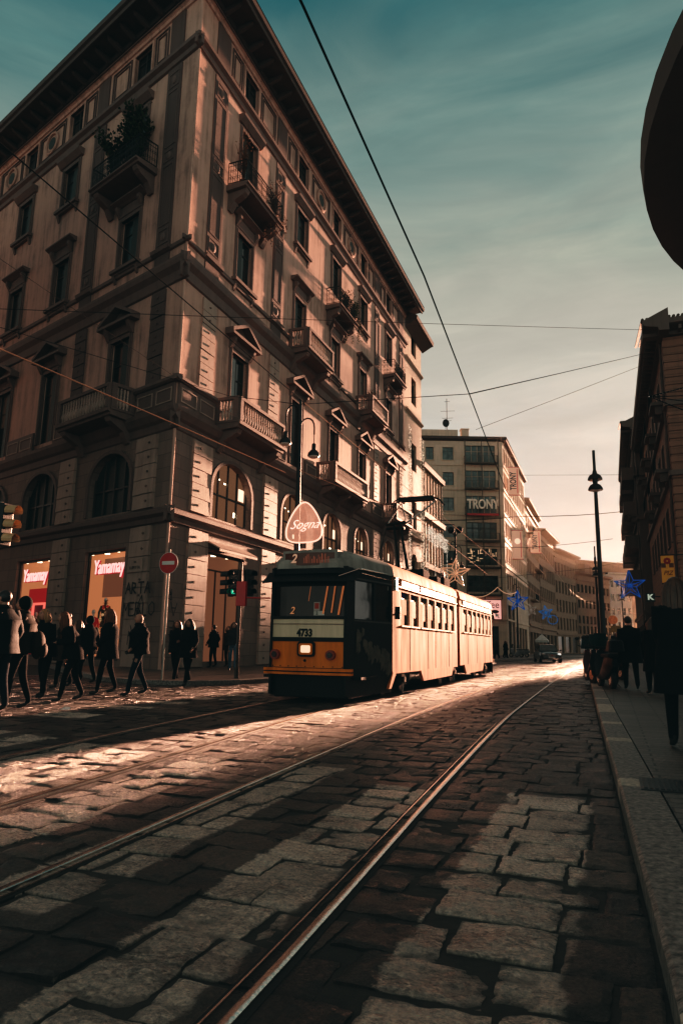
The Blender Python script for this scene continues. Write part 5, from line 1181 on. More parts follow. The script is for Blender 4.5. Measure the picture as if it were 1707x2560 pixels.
# front end (and a matching rear end)
for end in (0, 1):
    fy = (lambda y: y) if end == 0 else (lambda y: LEN-y)
    def fb(m, x0, x1, y0, y1, z0, z1): a, b = sorted((fy(y0), fy(y1))); m.box(FX, x0, x1, a, b, z0, z1)
    def curved(m, z0, z1, y0=0.0, hw=HB, th=.06, n=10):     # bowed front panel
        for k in range(n):
            xs = [-hw+2*hw*k/n, -hw+2*hw*(k+1)/n]; ds = [y0+.10*(abs(x)/hw)**2.2 for x in xs]
            q = [(xs[0], fy(ds[0]), z0), (xs[1], fy(ds[1]), z0), (xs[1], fy(ds[1]), z1), (xs[0], fy(ds[0]), z1), (xs[0], fy(ds[0]+th), z0), (xs[1], fy(ds[1]+th), z0), (xs[1], fy(ds[1]+th), z1), (xs[0], fy(ds[0]+th), z1)]
            i = [m.vert(FX(*p), (p[0], p[2])) for p in q]
            for f in ((0, 1, 2, 3), (7, 6, 5, 4), (3, 2, 6, 7), (4, 5, 1, 0), (0, 3, 7, 4), (1, 5, 6, 2)): m.face([i[k2] for k2 in f])
    m = MB(); curved(m, .66, 1.165); op = m.build('orange_panel', M['orange'], TR)
    m = MB(); curved(m, 1.165, 1.245, -.012, HB+.01); m.build('dark_band', M['tdark'], TR)
    m = MB(); curved(m, 1.245, 1.60); cp = m.build('cream_panel', M['cream'], TR)
    m = MB(); curved(m, 1.495, 1.51, -.012, HB+.004, .02); m.build('seam', M['trim'], cp)
    m = MB(); curved(m, 1.60, 1.655, -.02, HB+.02); m.build('window_ledge', M['tdark'], TR)
    m = MB(); curved(m, 1.655, 2.30, .03, HB-.03, .02); ws_ = m.build('windscreen', M['reflect'], TR)
    m = MB(); curved(m, 2.25, 2.33, .0); fb(m, -HB, -HB+.05, .08, .16, 1.65, 2.3); fb(m, HB-.05, HB, .08, .16, 1.65, 2.3); m.build('windscreen_frame', M['tdark'], ws_)
    m = MB()                                         # projecting visor, widest at the sides
    for k in range(12):
        xs = [-1.0+2.0*k/12, -1.0+2.0*(k+1)/12]; ds = [-.34+.34*(abs(x)/1.0)**2.6 for x in xs]
        q = [(xs[0], fy(ds[0]), 2.31), (xs[1], fy(ds[1]), 2.31), (xs[1], fy(.3), 2.5), (xs[0], fy(.3), 2.5), (xs[0], fy(ds[0]), 2.34), (xs[1], fy(ds[1]), 2.34), (xs[1], fy(.3), 2.56), (xs[0], fy(.3), 2.56)]
        i = [m.vert(FX(*p)) for p in q]
        for f in ((0, 1, 2, 3), (7, 6, 5, 4), (3, 2, 6, 7), (4, 5, 1, 0), (0, 3, 7, 4), (1, 5, 6, 2)): m.face([i[k2] for k2 in f])
    m.build('visor', M['tdark'], TR)
    m = MB(); curved(m, 2.5, 2.64, .02, HB); m.build('visor_back', M['tdark'], TR)
    # bumper and apron
    m = MB(); curved(m, .60, .655, -.05, HB+.12, .12); curved(m, .53, .575, -.04, HB+.12, .12); bp_ = m.build('bumper', M['orange'], TR)
    m = MB(); curved(m, .575, .60, -.03, HB+.12, .1); curved(m, .655, .665, -.05, HB+.12, .1); m.build('bumper_strip', M['tdark'], bp_)
    m = MB(); curved(m, .12, .53, .08, HB+.02, .06); fb(m, -.8, .8, .3, 1.6, .08, .3); m.build('apron', M['tdark'], TR)
    # lamps
    def rrect(m, cx, cz, w, h, y0, y1, rr=.04):
        P_ = []
        for (sx_, sz_, a0) in ((1, 1, 0), (-1, 1, pi/2), (-1, -1, pi), (1, -1, 3*pi/2)):
            for k in range(4): a = a0+pi/2*k/3; P_.append((cx+sx_*(w/2-rr)+rr*cos(a), cz+sz_*(h/2-rr)+rr*sin(a)))
        a, b = sorted((fy(y0), fy(y1))); m.prism(FX, P_, a, b, axis='d')
    hx = .02
    m = MB(); rrect(m, hx, 1.02, .36, .29, -.05, .02, .06); hl = m.build('headlight', M['tdark'], TR)
    m = MB(); rrect(m, hx, 1.02, .29, .22, -.058, -.04, .04); m.build('headlight_rim', M['orange'], hl)
    m = MB(); rrect(m, hx, 1.02, .20, .14, -.066, -.05, .03); m.build('headlight_lens', EM('headlight_glow', (1, .66, .44), .9) if end == 0 else M['red'], hl)
    for x in (-.66, .52):
        m = MB(); a, b = sorted((fy(-.04), fy(.1))); m.prism(FX, [(x+.095*cos(2*pi*k/16), .91+.095*sin(2*pi*k/16)) for k in range(16)], a, b, axis='d'); il = m.build('indicator_lamp', P('lamp_red_ring', (.32, .04, .015), .4), TR)
        m = MB(); a, b = sorted((fy(-.06), fy(-.035))); m.prism(FX, [(x+.055*cos(2*pi*k/14), .91+.055*sin(2*pi*k/14)) for k in range(14)], a, b, axis='d'); m.build('lamp_lens', P('dark_lens', (.03, .01, .01), .15), il)
    m = MB(); a, b = sorted((fy(-.02), fy(.05))); m.prism(FX, [(hx-.03+.025*cos(2*pi*k/10), .80+.025*sin(2*pi*k/10)) for k in range(10)], a, b, axis='d')
    for k in range(9): x = -.74+k*.185; dd = .10*(abs(x)/HB)**2.2; a, b = sorted((fy(dd-.008), fy(dd+.03))); m.prism(FX, [(x+.011*cos(2*pi*j/6), .688+.011*sin(2*pi*j/6)) for j in range(6)], a, b, axis='d')
    m.build('rivet', M['tdark'], op)
    if end == 0:
        FXf = Fr(TP, AZ+pi/2, (-SA, -CA, 0))
        text('number', '4733', .20, .004, M['tdark'], FXf, -.03, .005, 1.325, TR, bold=.009, sx=.82)
    # destination box
    m = MB(); curved(m, 2.62, 2.97, .0, .60, .3); db = m.build('destination_box', M['roofp'], TR)
    m = MB(); curved(m, 2.665, 2.915, -.02, .54, .02); m.build('destination_glass', P('blind_box', (.03, .012, .008), .35, emis=(.10, .03, .015), estr=.2), db)
    if end == 0:
        text('route_number', '2', .25, .003, EM('route_glow', (.9, .5, .32), .35), FXf, -.30, .032, 2.79, db, shear=.25, bold=.004); m = MB()
        for k in range(16): m.box(FXf, -.08+k*.035, -.08+k*.035+.006+random.random()*.014, .028, .03, 2.70, 2.70+random.uniform(.08, .19))
        m.build('destination_blind', EM('blind_glow', (.42, .13, .07), .3), db)
# windscreen contents: seat-back cards seen behind the glass; reflections painted as stripes
q_ = [(-.03, .25), (.12, .2)]
m = MB(); m.box(FXf, .14, .27, -.028, -.026, 1.76, 1.93); m.build('notice_card', P('notice', (.5, .42, .38), .6), TR); m = MB(); m.box(FXf, .16, .25, -.026, -.024, 1.80, 1.91); m.build('notice_card', P('notice_red', (.45, .05, .02), .6), TR)
m = MB(); m.box(FXf, .14, .37, -.0285, -.027, 1.67, 1.755); m.build('notice_card', P('notice_white', (.6, .56, .5), .6), TR)
text('notice_number', '2', .09, .002, M['tdark'], FXf, .21, -.022, 1.71, TR); text('cab_number', '2', .2, .002, EM('cab_glow', (.7, .28, .12), .5), FXf, -.33, -.02, 1.76, TR, shear=.3)
CG = EM('reflection_glow', (.6, .18, .06), .42); CB = P('cab_dark', (.03, .015, .01), .5)
m = MB(); m.m = 0
for x, w, h0, h1, sk in ((.32, .035, 1.7, 2.24, .09), (.50, .03, 1.72, 2.24, .07), (.64, .04, 1.68, 2.24, .1), (.02, .012, 1.95, 2.24, .04)): m.poly([FXf(x, -.0265, h0), FXf(x+w, -.0265, h0), FXf(x+w+sk, -.0265, h1), FXf(x+sk, -.0265, h1)])
m.build('windscreen_reflection', CG, ws_) if False else m.build('reflection_stripe', CG, TR)  # slanted glass reflections painted as glowing stripes
m = MB(); c0 = FXf(-.2, -.45, 0); X = XF(c0, -AZ)
# roof: lofted barrel with rounded ends
def roof_section(hw, rise, zb, n=12): return [(hw*cos(pi*k/n), zb+rise*abs(sin(pi*k/n))**.62) for k in range(n+1)]
m = MB(); rows = []
ys = [-.02, .02, .12, .3, .6, 1.0, 1.5, YT, 3, 4.5, 6, 7.5, JT-.22]
def addroof(ys, m):
    rows = []
    for y in ys:
        e = yin(y); hw = prof_hw(y)+.03; k = min(1, max(0, (e+.02)/.55))**.5; zb = 2.60; rise = .10+.40*k if e < .6 else .5; hw2 = hw*(.75+.25*min(1, (e+.05)/.4))
        rows.append([m.vert(FX(x, y, z), (x, y)) for x, z in roof_section(hw2, rise*.94, zb)])
    for A, B in zip(rows, rows[1:]):
        for k in range(len(A)-1): m.face((A[k], A[k+1], B[k+1], B[k]))
    m.face(rows[0]); m.face(rows[-1][::-1])
addroof([.0, .05, .12, .22, .4, .6, 1.0, 1.5, YT], m); m.build('roof', M['roofp'], TR, smooth=True)
m = MB(); addroof([YT+.001, 3, 4.5, 6, 7.5, JT-.22], m); m.build('roof', M['side'], TR, smooth=True)
m = MB(); addroof([JT+.22, 10, 11.5, 13, LEN-YT, LEN-1.4, LEN-.9, LEN-.5, LEN-.2, LEN-.05, LEN], m); m.build('roof', M['side'], TR, smooth=True)
m = MB()
for k in range(6):                                   # folding joint
    y = JT-.2+k*.08; hw = HS-.05 if k % 2 else HS-.12; sec = [(hw, .5)]+roof_section(hw, .42, 2.58)+[(-hw, .5)]; m.prism(FX, sec, y, y+.05, axis='d')
m.build('bellows', M['tdark'], TR)
m = MB(); m.box(FX, -1.05, 1.05, .3, JT-.25, .45, .5); m.box(FX, -1.05, 1.05, JT+.25, LEN-.3, .45, .5); m.build('floor', M['tdark'], TR)
m = MB(); m.box(FX, -.9, .9, YT, YT+.05, .5, 2.6); m.box(FX, -.6, .6, 4, 15, .51, 1.2); m.build('interior', CB, TR)
# bogies with wheels
for y in (3.35, JT, 14.6):
    m = MB()
    for s in (-1, 1): m.box(FX, s*.78-.05, s*.78+.05, y-1.15, y+1.15, .3, .42); m.box(FX, s*.95-.06, s*.95+.06, y-.25, y+.25, .22, .45); [m.lathe((s*.97, y+e, .25), [(.09, 0), (.09, .16)], 8, FX) for e in (-.3, .3)]
    bg = m.build('bogie', M['tdark'], TR)
    for s in (-1, 1):
        for e in (-.75, .75):
            m = MB(); cx = s*.72; pr_ = [(cx-.05, .34)]
            fr_ = Fr(FX(cx-.05 if s > 0 else cx-.03, y+e, 0), AZ, (CA, -SA, 0)); m.prism(fr_, [(.33*cos(2*pi*k/24), .345+.33*sin(2*pi*k/24)) for k in range(24)], 0, .09, axis='d'); wh = m.build('wheel', M['black'], bg)
            m = MB(); m.prism(fr_, [(.14*cos(2*pi*k/14), .345+.14*sin(2*pi*k/14)) for k in range(14)], -.03, .13, axis='d'); m.build('hub', M['steel'], wh)
    m = MB(); fr_ = Fr(FX(1.0, y-.25, 0), AZ, (CA, -SA, 0)); m.box(fr_, -.16, .16, .02, .09, .42, .49); m.box(fr_, -.02, .1, .03, .12, .3, .42)
    for k in range(7): m.tube([fr_(.03+.025*cos(q), .06+.0*k, .28-.035*k+.022*sin(q)) for q in [2*pi*j/6 for j in range(6)]], .008, 4, closed=True)
    m.build('coupling_chain', M['steel'], bg)
# roof gear
m = MB(); m.box(FX, -.45, .45, 5.3, 7.4, 3.07, 3.14); m.box(FX, -.32, .32, 6.1, 7.3, 3.14, 3.26); m.box(FX, -.3, .42, 7.6, 8.3, 3.05, 3.40); m.box(FX, -.25, .45, 10.3, 11.2, 3.05, 3.42); m.box(FX, .1, .42, 9.4, 9.9, 3.05, 3.35); m.build('roof_equipment', M['matte'], TR, bevel=.02)
m = MB()
for s in (-.38, .38): m.tube([FX(s, 2.3, 3.16), FX(s, 8.3, 3.16)], .012, 4)
for k in range(9): m.box(FX, -.4, .4, 2.4+k*.7, 2.46+k*.7, 3.07, 3.16)
m.build('roof_walkway', M['matte'], TR)
m = MB(); m.box(FX, 1.0, 1.16, 2.62, 2.85, 2.66, 2.76); m.build('marker_lamp', M['black'], TR)
m = MB(); m.box(FX, 1.12, 1.25, 1.98, 2.12, 2.3, 2.58); m.build('door_lamp', P('chrome', (.6, .55, .5), .2, metal=1), TR)
m = MB(); m.tube([FX(1.17, 2.1, 1.78), FX(1.29, 2.08, 1.80)], .02, 5); m.box(FX, 1.2, 1.32, 2.02, 2.12, 1.68, 1.95); m.build('side_mirror', M['tdark'], TR)
m = MB(); m.tube([FX(-.85, .1, 2.02), FX(-1.30, -.12, 2.02)], .018, 5); m.box(FX, -1.5, -1.28, -.18, -.10, 1.85, 2.35); m.build('side_mirror', M['red'], TR, bevel=.02)
m = MB(); m.tube([FX(.7, -.1, 2.42), FX(1.0, .3, 2.6)], .012, 4); m.tube([FX(1.02, .35, 2.6), FX(1.17, 1.9, 2.62)], .012, 4); m.tube([FX(1.02, .35, 2.52), FX(1.17, 1.9, 2.5)], .012, 4); m.build('gutter_rod', M['steel'], TR)
m = MB()                                              # pantograph
Bp = (0, 7.2, 3.2); m.tube([FX(-.35, 6.9, 3.2), FX(.35, 6.9, 3.2)], .05, 6); m.tube([FX(-.28, 6.1, 3.18), FX(-.28, 7.3, 3.2)], .05, 6); m.tube([FX(.28, 6.1, 3.18), FX(.28, 7.3, 3.2)], .05, 6); m.lathe((.2, 6.1, 3.14), [(.09, 0), (.11, .06), (.07, .12)], 8, FX)
pa = m.build('pantograph', M['tdark'], TR)
m = MB(); K = [(-.12, 6.9, 3.25), (-.30, 7.7, 4.66)]; m.tube([FX(-.12, 6.9, 3.25), FX(-.38, 7.2, 4.7)], [.05, .035], 6); m.tube([FX(.14, 6.9, 3.25), FX(-.18, 7.2, 4.7)], [.05, .035], 6); m.tube([FX(-.62, 7.2, 4.72), FX(.0, 7.2, 4.78)], .055, 6); m.tube([FX(-.6, 7.2, 4.6), FX(-.05, 7.2, 4.6)], .045, 6); m.tube([FX(-.62, 7.2, 4.62), FX(-.55, 5.9, 3.2)], .012, 4); m.build('lower_arm', M['tdark'], pa)
m = MB(); hy = 8.45
m.tube([FX(-.58, 7.2, 4.75), FX(-.52, hy, 5.62)], .022, 5); m.tube([FX(.0, 7.2, 4.75), FX(.58, hy, 5.62)], .028, 5); m.tube([FX(0, 7.2, 4.78), FX(-.5, hy, 5.62)], .018, 5); m.build('upper_arm', M['steel'], pa)
m = MB(); m.box(FX, -.55, .60, hy-.2, hy-.05, 5.70, 5.80); m.box(FX, -.55, .60, hy+.05, hy+.2, 5.70, 5.80)
for s in (-1, 1):
    c_ = .02
    for o in (-.12, .12): m.tube([FX(c_+s*.57, hy+o, 5.76), FX(c_+s*.72, hy+o, 5.70), FX(c_+s*.86, hy+o, 5.52)], .02, 5)
    m.tube([FX(c_+s*.5, hy-.2, 5.68), FX(c_+s*.5, hy+.2, 5.68)], .04, 5)
m.build('collector_head', M['tdark'], pa)
# driver
# ================================================================== street furniture, wires, signs
def hbell(m, X, c, r=.24):
    m.lathe(c, [(.05, .42), (.085, .38), (.09, .16), (r*.55, .12), (r*.9, .02), (r, -.08), (r*.97, -.12)], 16, X)
def lamp_post(l, t, H, lab, rz, arms, grp='street lamps', floods=False, side=1, base_z=.12):
    p = W(l, t, base_z); r = empty('street_lamp', p, lab, 'street lamp', grp); X = XF(p, rz)
    m = MB(); m.lathe((0, 0, 0), [(.17, 0), (.17, .9), (.13, 1.0), (.12, 3), (.10, H*.62), (.075, H-1.2), (.07, H-.3), (.05, H)], 12, X); m.build('pole', M['black'], r, smooth=True)
    for (sx_, z, reach, drop) in arms:
        m = MB(); pts = [X(0, 0, z-.9)]+[X(sx_*(reach/2-reach/2*cos(a)), 0, z-.25+.42*sin(a)*1.0) for a in [pi*k/8 for k in range(0, 9)]]+[X(sx_*reach, 0, z-.55)]
        m.tube(pts, .035, 6); ar = m.build('arm', M['black'], r, smooth=True)
        m = MB(); m.tube([X(sx_*reach, 0, z-.5), X(sx_*reach, 0, z-drop+.4)], .018, 5); hbell(m, X, (sx_*reach, 0, z-drop), .25); sh_ = m.build('lamp_shade', M['black'], r, smooth=True)
        m = MB(); m.lathe((sx_*reach, 0, z-drop-.1), [(.225, 0), (.2, -.06), (.1, -.1), (.01, -.11)], 14, X); m.build('lamp_glass', M['white'], sh_, smooth=True)
    if floods:
        for s in (-1, 1):
            m = MB(); m.ell((s*.34, 0, H+.15), (.3, .3, .3), 12, 8, X); m.tube([X(0, 0, H-.4), X(s*.34, 0, H)], .04, 5); m.build('floodlight', M['black'], r, smooth=True)
    return r
lamp_post(-11.37, 24.47, 10.9, 'black lamp post in front of the palazzo with two hooked arms and bell shades', -AZ, [(-1, 10.55, .64, 1.35), (1, 9.9, .64, 1.35)])
def tall_post(l, t, H, lab, zs, grp='street lamps', floods=False):
    p = W(l, t, .12); r = empty('street_lamp', p, lab, 'street lamp', grp); X = XF(p, -AZ)
    m = MB(); m.lathe((0, 0, 0), [(.16, 0), (.16, 1.0), (.125, 1.1), (.115, 4), (.10, H*.7), (.08, H-1.6), (.075, H-1.2), (.07, H)], 12, X); m.lathe((0, 0, H-1.75), [(.11, 0), (.12, .1), (.12, .55), (.09, .7)], 12, X); m.build('pole', M['black'], r, smooth=True)
    for k, z in enumerate(zs):
        m = MB(); sy = -1 if k % 2 else 1; m.tube([X(0, 0, z+.4), X(0, sy*.3, z+.55), X(0, sy*.55, z+.35)], .03, 5); m.lathe((0, sy*.16, z), [(.05, .31), (.16, .29), (.26, .22), (.33, .11), (.36, -.01), (.34, -.03)], 16, X); s = m.build('lamp_shade', M['black'], r, smooth=True)
        m = MB(); m.lathe((0, sy*.16, z), [(.25, -.03), (.18, -.08), (.01, -.1)], 14, X); m.build('lamp_glass', M['white'], s)
    return r
tall_post(-.28, 35.9, 10.9, 'tallest black lamp post on the right pavement with two half dome shades', (9.42, 8.82))
tall_post(-.95, 70.9, 10.9, 'second black lamp post on the right seen just left of the tallest one', (8.6, 8.0))
tall_post(1.9, 107, 10.9, 'third lamp post far down the right side of the street', (8.6, 8.0))
lamp_post(-11.76, 57.0, 10.6, 'lamp post behind the tram carrying the gold wire star and two round floodlights', -AZ, [(-1, 9.6, .42, 1.6), (1, 9.2, .5, 1.6)], floods=True)
lamp_post(-11.78, 98.05, 10.6, 'far left lamp post carrying the blue star near the office tower', -AZ, [(-1, 9.6, .42, 1.6), (1, 9.2, .5, 1.6)])
def star(l, t, z, R_, lab, mat, tubew, rot=0, yaw=0.0, depth=.25, inner=.42, dots=None):
    p = W(l, t, z); r = empty('wire_star', p, lab, 'star decoration'); X = XF(p, -AZ+yaw)
    pts = []
    for k in range(10):
        a = pi/2+rot+2*pi*k/10; q = R_ if k % 2 == 0 else R_*inner; pts.append((q*cos(a), q*sin(a)))
    m = MB(); loop = [X(x, 0, y) for x, y in pts]
    for k in range(10): m.tube([loop[k], loop[(k+1) % 10]], tubew, 5)
    for dy in (depth, -depth):
        c = X(0, dy*R_, 0)
        for k in range(10): m.tube([c, loop[k]], tubew*.6, 4)
    m.build('star_frame', mat, r)
    if dots:
        m = MB()
        for k in range(10):
            a, b = loop[k], loop[(k+1) % 10]; n = int((b-a).length/.06)
            for j in range(n): q = a+(b-a)*(j/n); m.ell(q, (.012, .012, .012), 4, 3)
        m.build('bulbs', dots, r)
    return r
GOLD = P('gold_star_wire', (.72, .42, .26), .35, metal=.3, emis=(.9, .5, .3), estr=.35); BLUE = EM('blue_star_glow', (.015, .11, .42), .4); GREY = P('grey_star_wire', (.30, .27, .24), .4, emis=(.3, .24, .2), estr=.3); BLUE2 = EM('dim_blue_star_glow', (.02, .10, .26), .7)  # grey star wire emits faintly too
star(-11.72, 56.6, 7.15, 1.28, 'large gold wire star on the lamp post right behind the tram roof', GOLD, .04, rot=-.06)
star(-11.6, 97.6, 7.5, 1.5, 'blue lit star on the far left lamp post by the office tower', BLUE, .06, rot=.02)
star(-11.15, 110, 6.9, .98, 'small grey faintly glowing star just right of the blue star by the tower', GREY, .04, rot=.2)
star(-10.4, 128, 7.4, 1.3, 'dim blue star deep in the shaded bend of the street', BLUE2, .06, rot=.15)
star(.97, 34, 4.0, .70, 'bright blue star hanging at the dark right building near the tallest lamp post', BLUE, .02, rot=.02, inner=.40)
star(2.15, 14, 5.75, 1.2, 'big dotted light star cut by the right edge of the view', M['darkwire'], .012, rot=pi/2-.18, dots=WL)
m = MB()
for k in range(26):
    a = 2*pi*k/26; q = .9; m.tube([W(-9.35+q*cos(a), 129, 6.2+q*sin(a)*.9), W(-9.35+q*cos(a+.9), 129, 6.2+q*sin(a+.9)*.9)], .03, 3)
o = m.build('light_ball', BLUE2, None, off=W(-9.35, 129, 6.2)); tag(o, 'dim round ball of wire lights beside the deep blue star', 'light decoration')
# overhead wires; contact wires painted dark where shaded, copper where sunlit
def wire(pts, r, mat, lab, name='overhead_wire', sag=0, n=10, cat='wire'):
    P_ = []
    for a, b in zip(pts, pts[1:]):
        a, b = Vector(a), Vector(b)
        for k in range(n): u = k/n; q = a+(b-a)*u; q.z -= sag*4*u*(1-u); P_.append(q)
    P_.append(Vector(pts[-1])); m = MB(); m.tube(P_, r, 5); o = m.build(name, mat, None, off=P_[0], smooth=True); tag(o, lab, cat); return o
z5 = 5.9
wire([W(-1.95, -4, z5), W(-1.93, 4, z5), W(-2.03, 8.1, z5), W(-2.28, 12.6, z5), W(-2.7, 20, z5), W(-3.0, 27, z5)], .011, M['darkwire'], 'thick dark contact wire over the empty right hand track, near the viewer', n=3)
wire([W(-3.0, 27, z5), W(-3.0, 45, z5), W(-2.9, 60, z5), W(-2.2, 75, z5), W(.5, 90, z5), W(5, 106, z5)], .011, M['wire'], 'sunlit far length of the contact wire over the right hand track', n=3)
wire([W(-5.2, -2, z5), W(-5.35, 5, z5), W(-5.5, 12, z5)], .008, M['darkwire'], 'dark near length of the contact wire crossing the palazzo corner above the tram', n=3)
wire([W(-5.5, 12, z5), W(-5.6, 20, z5), W(-5.65, 30, z5), W(-5.8, 45, z5), W(-5.9, 70, z5), W(-5.0, 84, z5)], .008, M['wire'], 'contact wire over the tram track touching the pantograph', n=3)
wire([W(-9.5, 3, z5), W(-9.3, 8, z5), W(-8.8, 12.5, z5), W(-8.36, 17.1, z5)], .014, M['wire'], 'sunlit copper guy wire slanting across the left facade')
pz = 7.4
wire([W(-9.9, 4.5, 8.0), W(-11.37, 24.3, 8.6)], .005, M['darkwire'], 'thin dark wire crossing the left facade to the lamp post', sag=.1)
wire([W(-11.37, 24.47, 10.6), W(-2.3, 12.6, 6.0)], .007, M['darkwire'], 'span cable from the hooked lamp post to the right contact wire') if False else None
def at(px, py, t):                       # a picture direction met with a plane across the street, used once to place wires
    x = (px-853.5)/1715; y = (1280-py)/1715; d = f_ + r2*x + u2*y; dt = d.x*SA+d.y*CA; dl = d.x*CA-d.y*SA; k = t/dt; return W(dl*k, t, 1.1+d.z*k)
wire([at(-60, 800, 9), at(574, 990, 15)], .006, M['darkwire'], 'left half of the span cable crossing in front of the palazzo corner')
wire([at(574, 990, 15), at(749, 1011, 14.2), at(1172, 985, 12.6)], .008, M['darkwire'], 'middle of the span cable between the lamp post and the cable clamp', n=5)
wire([at(1172, 985, 12.6), at(1400, 933, 24), at(1605, 885, 42)], .012, M['darkwire'], 'right half of the span cable rising to the dark palazzo', n=5)
wire([at(-60, 770, 18), at(574, 793, 22), at(1100, 810, 30), at(1400, 819, 36), at(1618, 825, 42)], .012, M['darkwire'], 'thin level cable crossing the sky from facade to facade', n=4)
wire([at(1189, 1074, 30), at(1434, 980, 35), at(1610, 911, 42)], .010, M['darkwire'], 'thin slanting cable in the sky below the main span', n=4)
wire([at(1040, 1300, 50), at(1300, 1291, 60), at(1555, 1279, 74)], .035, M['darkwire'], 'dark span cable level with the third tower balcony', n=4, sag=.15)
wire([at(1115, 1360, 56), at(1327, 1368, 72), at(1530, 1347, 90)], .03, M['darkwire'], 'lower span cable crossing behind the floodlights', n=4, sag=.1)
wire([at(1305, 1188, 80), at(1560, 1187, 80)], .02, M['darkwire'], 'faint high wire between the tower and the right lamp post')
wire([at(1230, 1446, 70), at(1480, 1420, 90), at(1570, 1400, 95)], .02, M['darkwire'], 'faint cable low over the bend of the street')
wire([at(764, 1040, 24.2), at(1000, 1235, 30), at(1240, 1480, 60)], .010, M['wire'], 'copper return wire slanting down the street from the lamp post') if False else None
wire([W(-11.3, 24.4, 8.0), W(-8.0, 30, 6.9), W(-7.4, 46, 5.9)], .012, M['wire'], 'copper guy wire running down the street from the hooked lamp post')
wire([at(1180, 1490, 88), at(1243, 1468, 90), at(1290, 1480, 97)], .05, GOLD, 'swagged garland of golden bulbs near the tower corner', name='light_garland', sag=.55, n=8, cat='light garland')
m = MB()
# no entry sign
p = W(-11.16, 15.8, .12); r = empty('no_entry_sign', p, 'round red no entry sign with a white bar on a slim pole at the corner', 'road sign'); X = XF(p, -AZ-.0)
def disc(m, X, r0, y0, y1, z, n=28, sx=1): m.prism(lambda a, d, zz: X(a, d, zz), [(r0*cos(2*pi*k/n)*sx, z+r0*sin(2*pi*k/n)) for k in range(n)], y0, y1, axis='d')
m = MB(); m.tube([X(0, 0, 0), X(0, 0, 3.5)], .03, 8); m.build('pole', P('galvanised_pole', (.45, .42, .38), .35, metal=.8), r, smooth=True)
m = MB(); disc(m, X, .30, -.045, -.03, 3.12); pl_ = m.build('sign_plate', M['white'], r)
m = MB(); disc(m, X, .285, -.052, -.046, 3.12); m.build('red_disc', M['red'], pl_); m = MB(); m.box(X, -.20, .20, -.058, -.053, 3.07, 3.17); m.build('white_bar', M['white'], pl_)
# traffic lights
def signal(p, rz, lab, heads, pole_h, green=None):
    r = empty('traffic_light', p, lab, 'traffic light'); X = XF(p, rz)
    m = MB(); m.tube([X(0, 0, 0), X(0, 0, pole_h)], .05, 8); m.tube([X(0, 0, 0), X(0, 0, .3)], .075, 8); m.build('pole', M['steelpole'], r, smooth=True)
    for (x, y, z, a) in heads:
        c = X(x, y, z); Y_ = XF(c, rz+a); m = MB(); m.box(Y_, -.13, .13, -.09, .09, 0, .78); hd = m.build('signal_head', M['black'], r, bevel=.02)
        for k in range(3):
            zz = .13+.26*k; m = MB()
            for j in range(9):
                q0, q1 = -.15*pi+1.3*pi*j/9, -.15*pi+1.3*pi*(j+1)/9; L0 = .24
                m.poly([Y_(.11*cos(q0), -.09, zz+.11*sin(q0)), Y_(.11*cos(q1), -.09, zz+.11*sin(q1)), Y_(.10*cos(q1), -.09-L0, zz+.10*sin(q1)-.02), Y_(.10*cos(q0), -.09-L0, zz+.10*sin(q0)-.02)])
            m.build('visor', M['visor'] if green is None else M['black'], hd)
            m = MB(); disc(m, Y_, .09, -.10, -.092, zz, 14); ln = m.build('lens', EM('green_man_glow', (.02, .35, .22), .3) if (k == 0 and green and a == 0) else P('dark_lens2', (.02, .025, .025), .2), hd)
            if k == 0 and green and a == 0:
                m = MB(); m.box(Y_, -.015, .02, -.108, -.104, zz-.01, zz+.045); m.box(Y_, -.01, .01, -.108, -.104, zz+.05, zz+.07)
                m.tube([Y_(0, -.106, zz), Y_(-.03, -.106, zz-.06)], .009, 4); m.tube([Y_(.005, -.106, zz), Y_(.035, -.106, zz-.06)], .009, 4); m.tube([Y_(0, -.106, zz+.03), Y_(-.035, -.106, zz)], .007, 4); m.build('green_man', EM('green_man', (.1, 1, .6), 1.3), hd)
    return r
M['steelpole'] = P('painted_pole', (.10, .09, .08), .3, metal=.5); M['visor'] = P('sunlit_yellow_visor', (.62, .40, .22), .4)  # yellow sunlight on the visors is put into their colour
signal(W(-10.1, 17.9, .12), -AZ+.1, 'pedestrian traffic light with a lit green man beside the front of the tram', [(-.13, -.12, 2.35, 0), (.28, -.05, 2.35, .9), (-.32, .05, 2.35, -1.1)], 3.35, True)
signal(W(-10.35, 9.3, 0), -AZ+.35, 'dark traffic light head with visors painted sunlit yellow at the left picture edge', [(.10, 0, 2.78, 1.25)], 3.6)
# round orange sign and board on the right pavement post
p = W(.2, 40, .12); r = empty('bus_stop_sign', p, 'round orange stop sign above a small yellow board on the right pavement', 'road sign'); X = XF(p, -AZ)
m = MB(); m.tube([X(.0, 0, 0), X(0, 0, 2.75)], .03, 6); m.build('pole', M['black'], r); m = MB(); disc(m, X, .235, -.05, -.03, 2.56); m.build('disc', P('orange_disc', (.42, .12, .04), .5, var=.5, scale=9, emis=(.4, .12, .05), estr=.25), r)
m = MB(); m.box(X, -.14, .32, -.05, -.03, 1.9, 2.25); m.build('board', P('ochre_board', (.28, .16, .05), .5, var=.5, scale=9), r)
m = MB(); m.ell((.55, 0, 1.75), (.05, .05, .05), 8, 6, X); m.tube([X(.55, 0, 0), X(.55, 0, 1.72)], .02, 5); m.build('red_lamp', EM('red_lamp_glow', (1, .10, .04), 2), r)
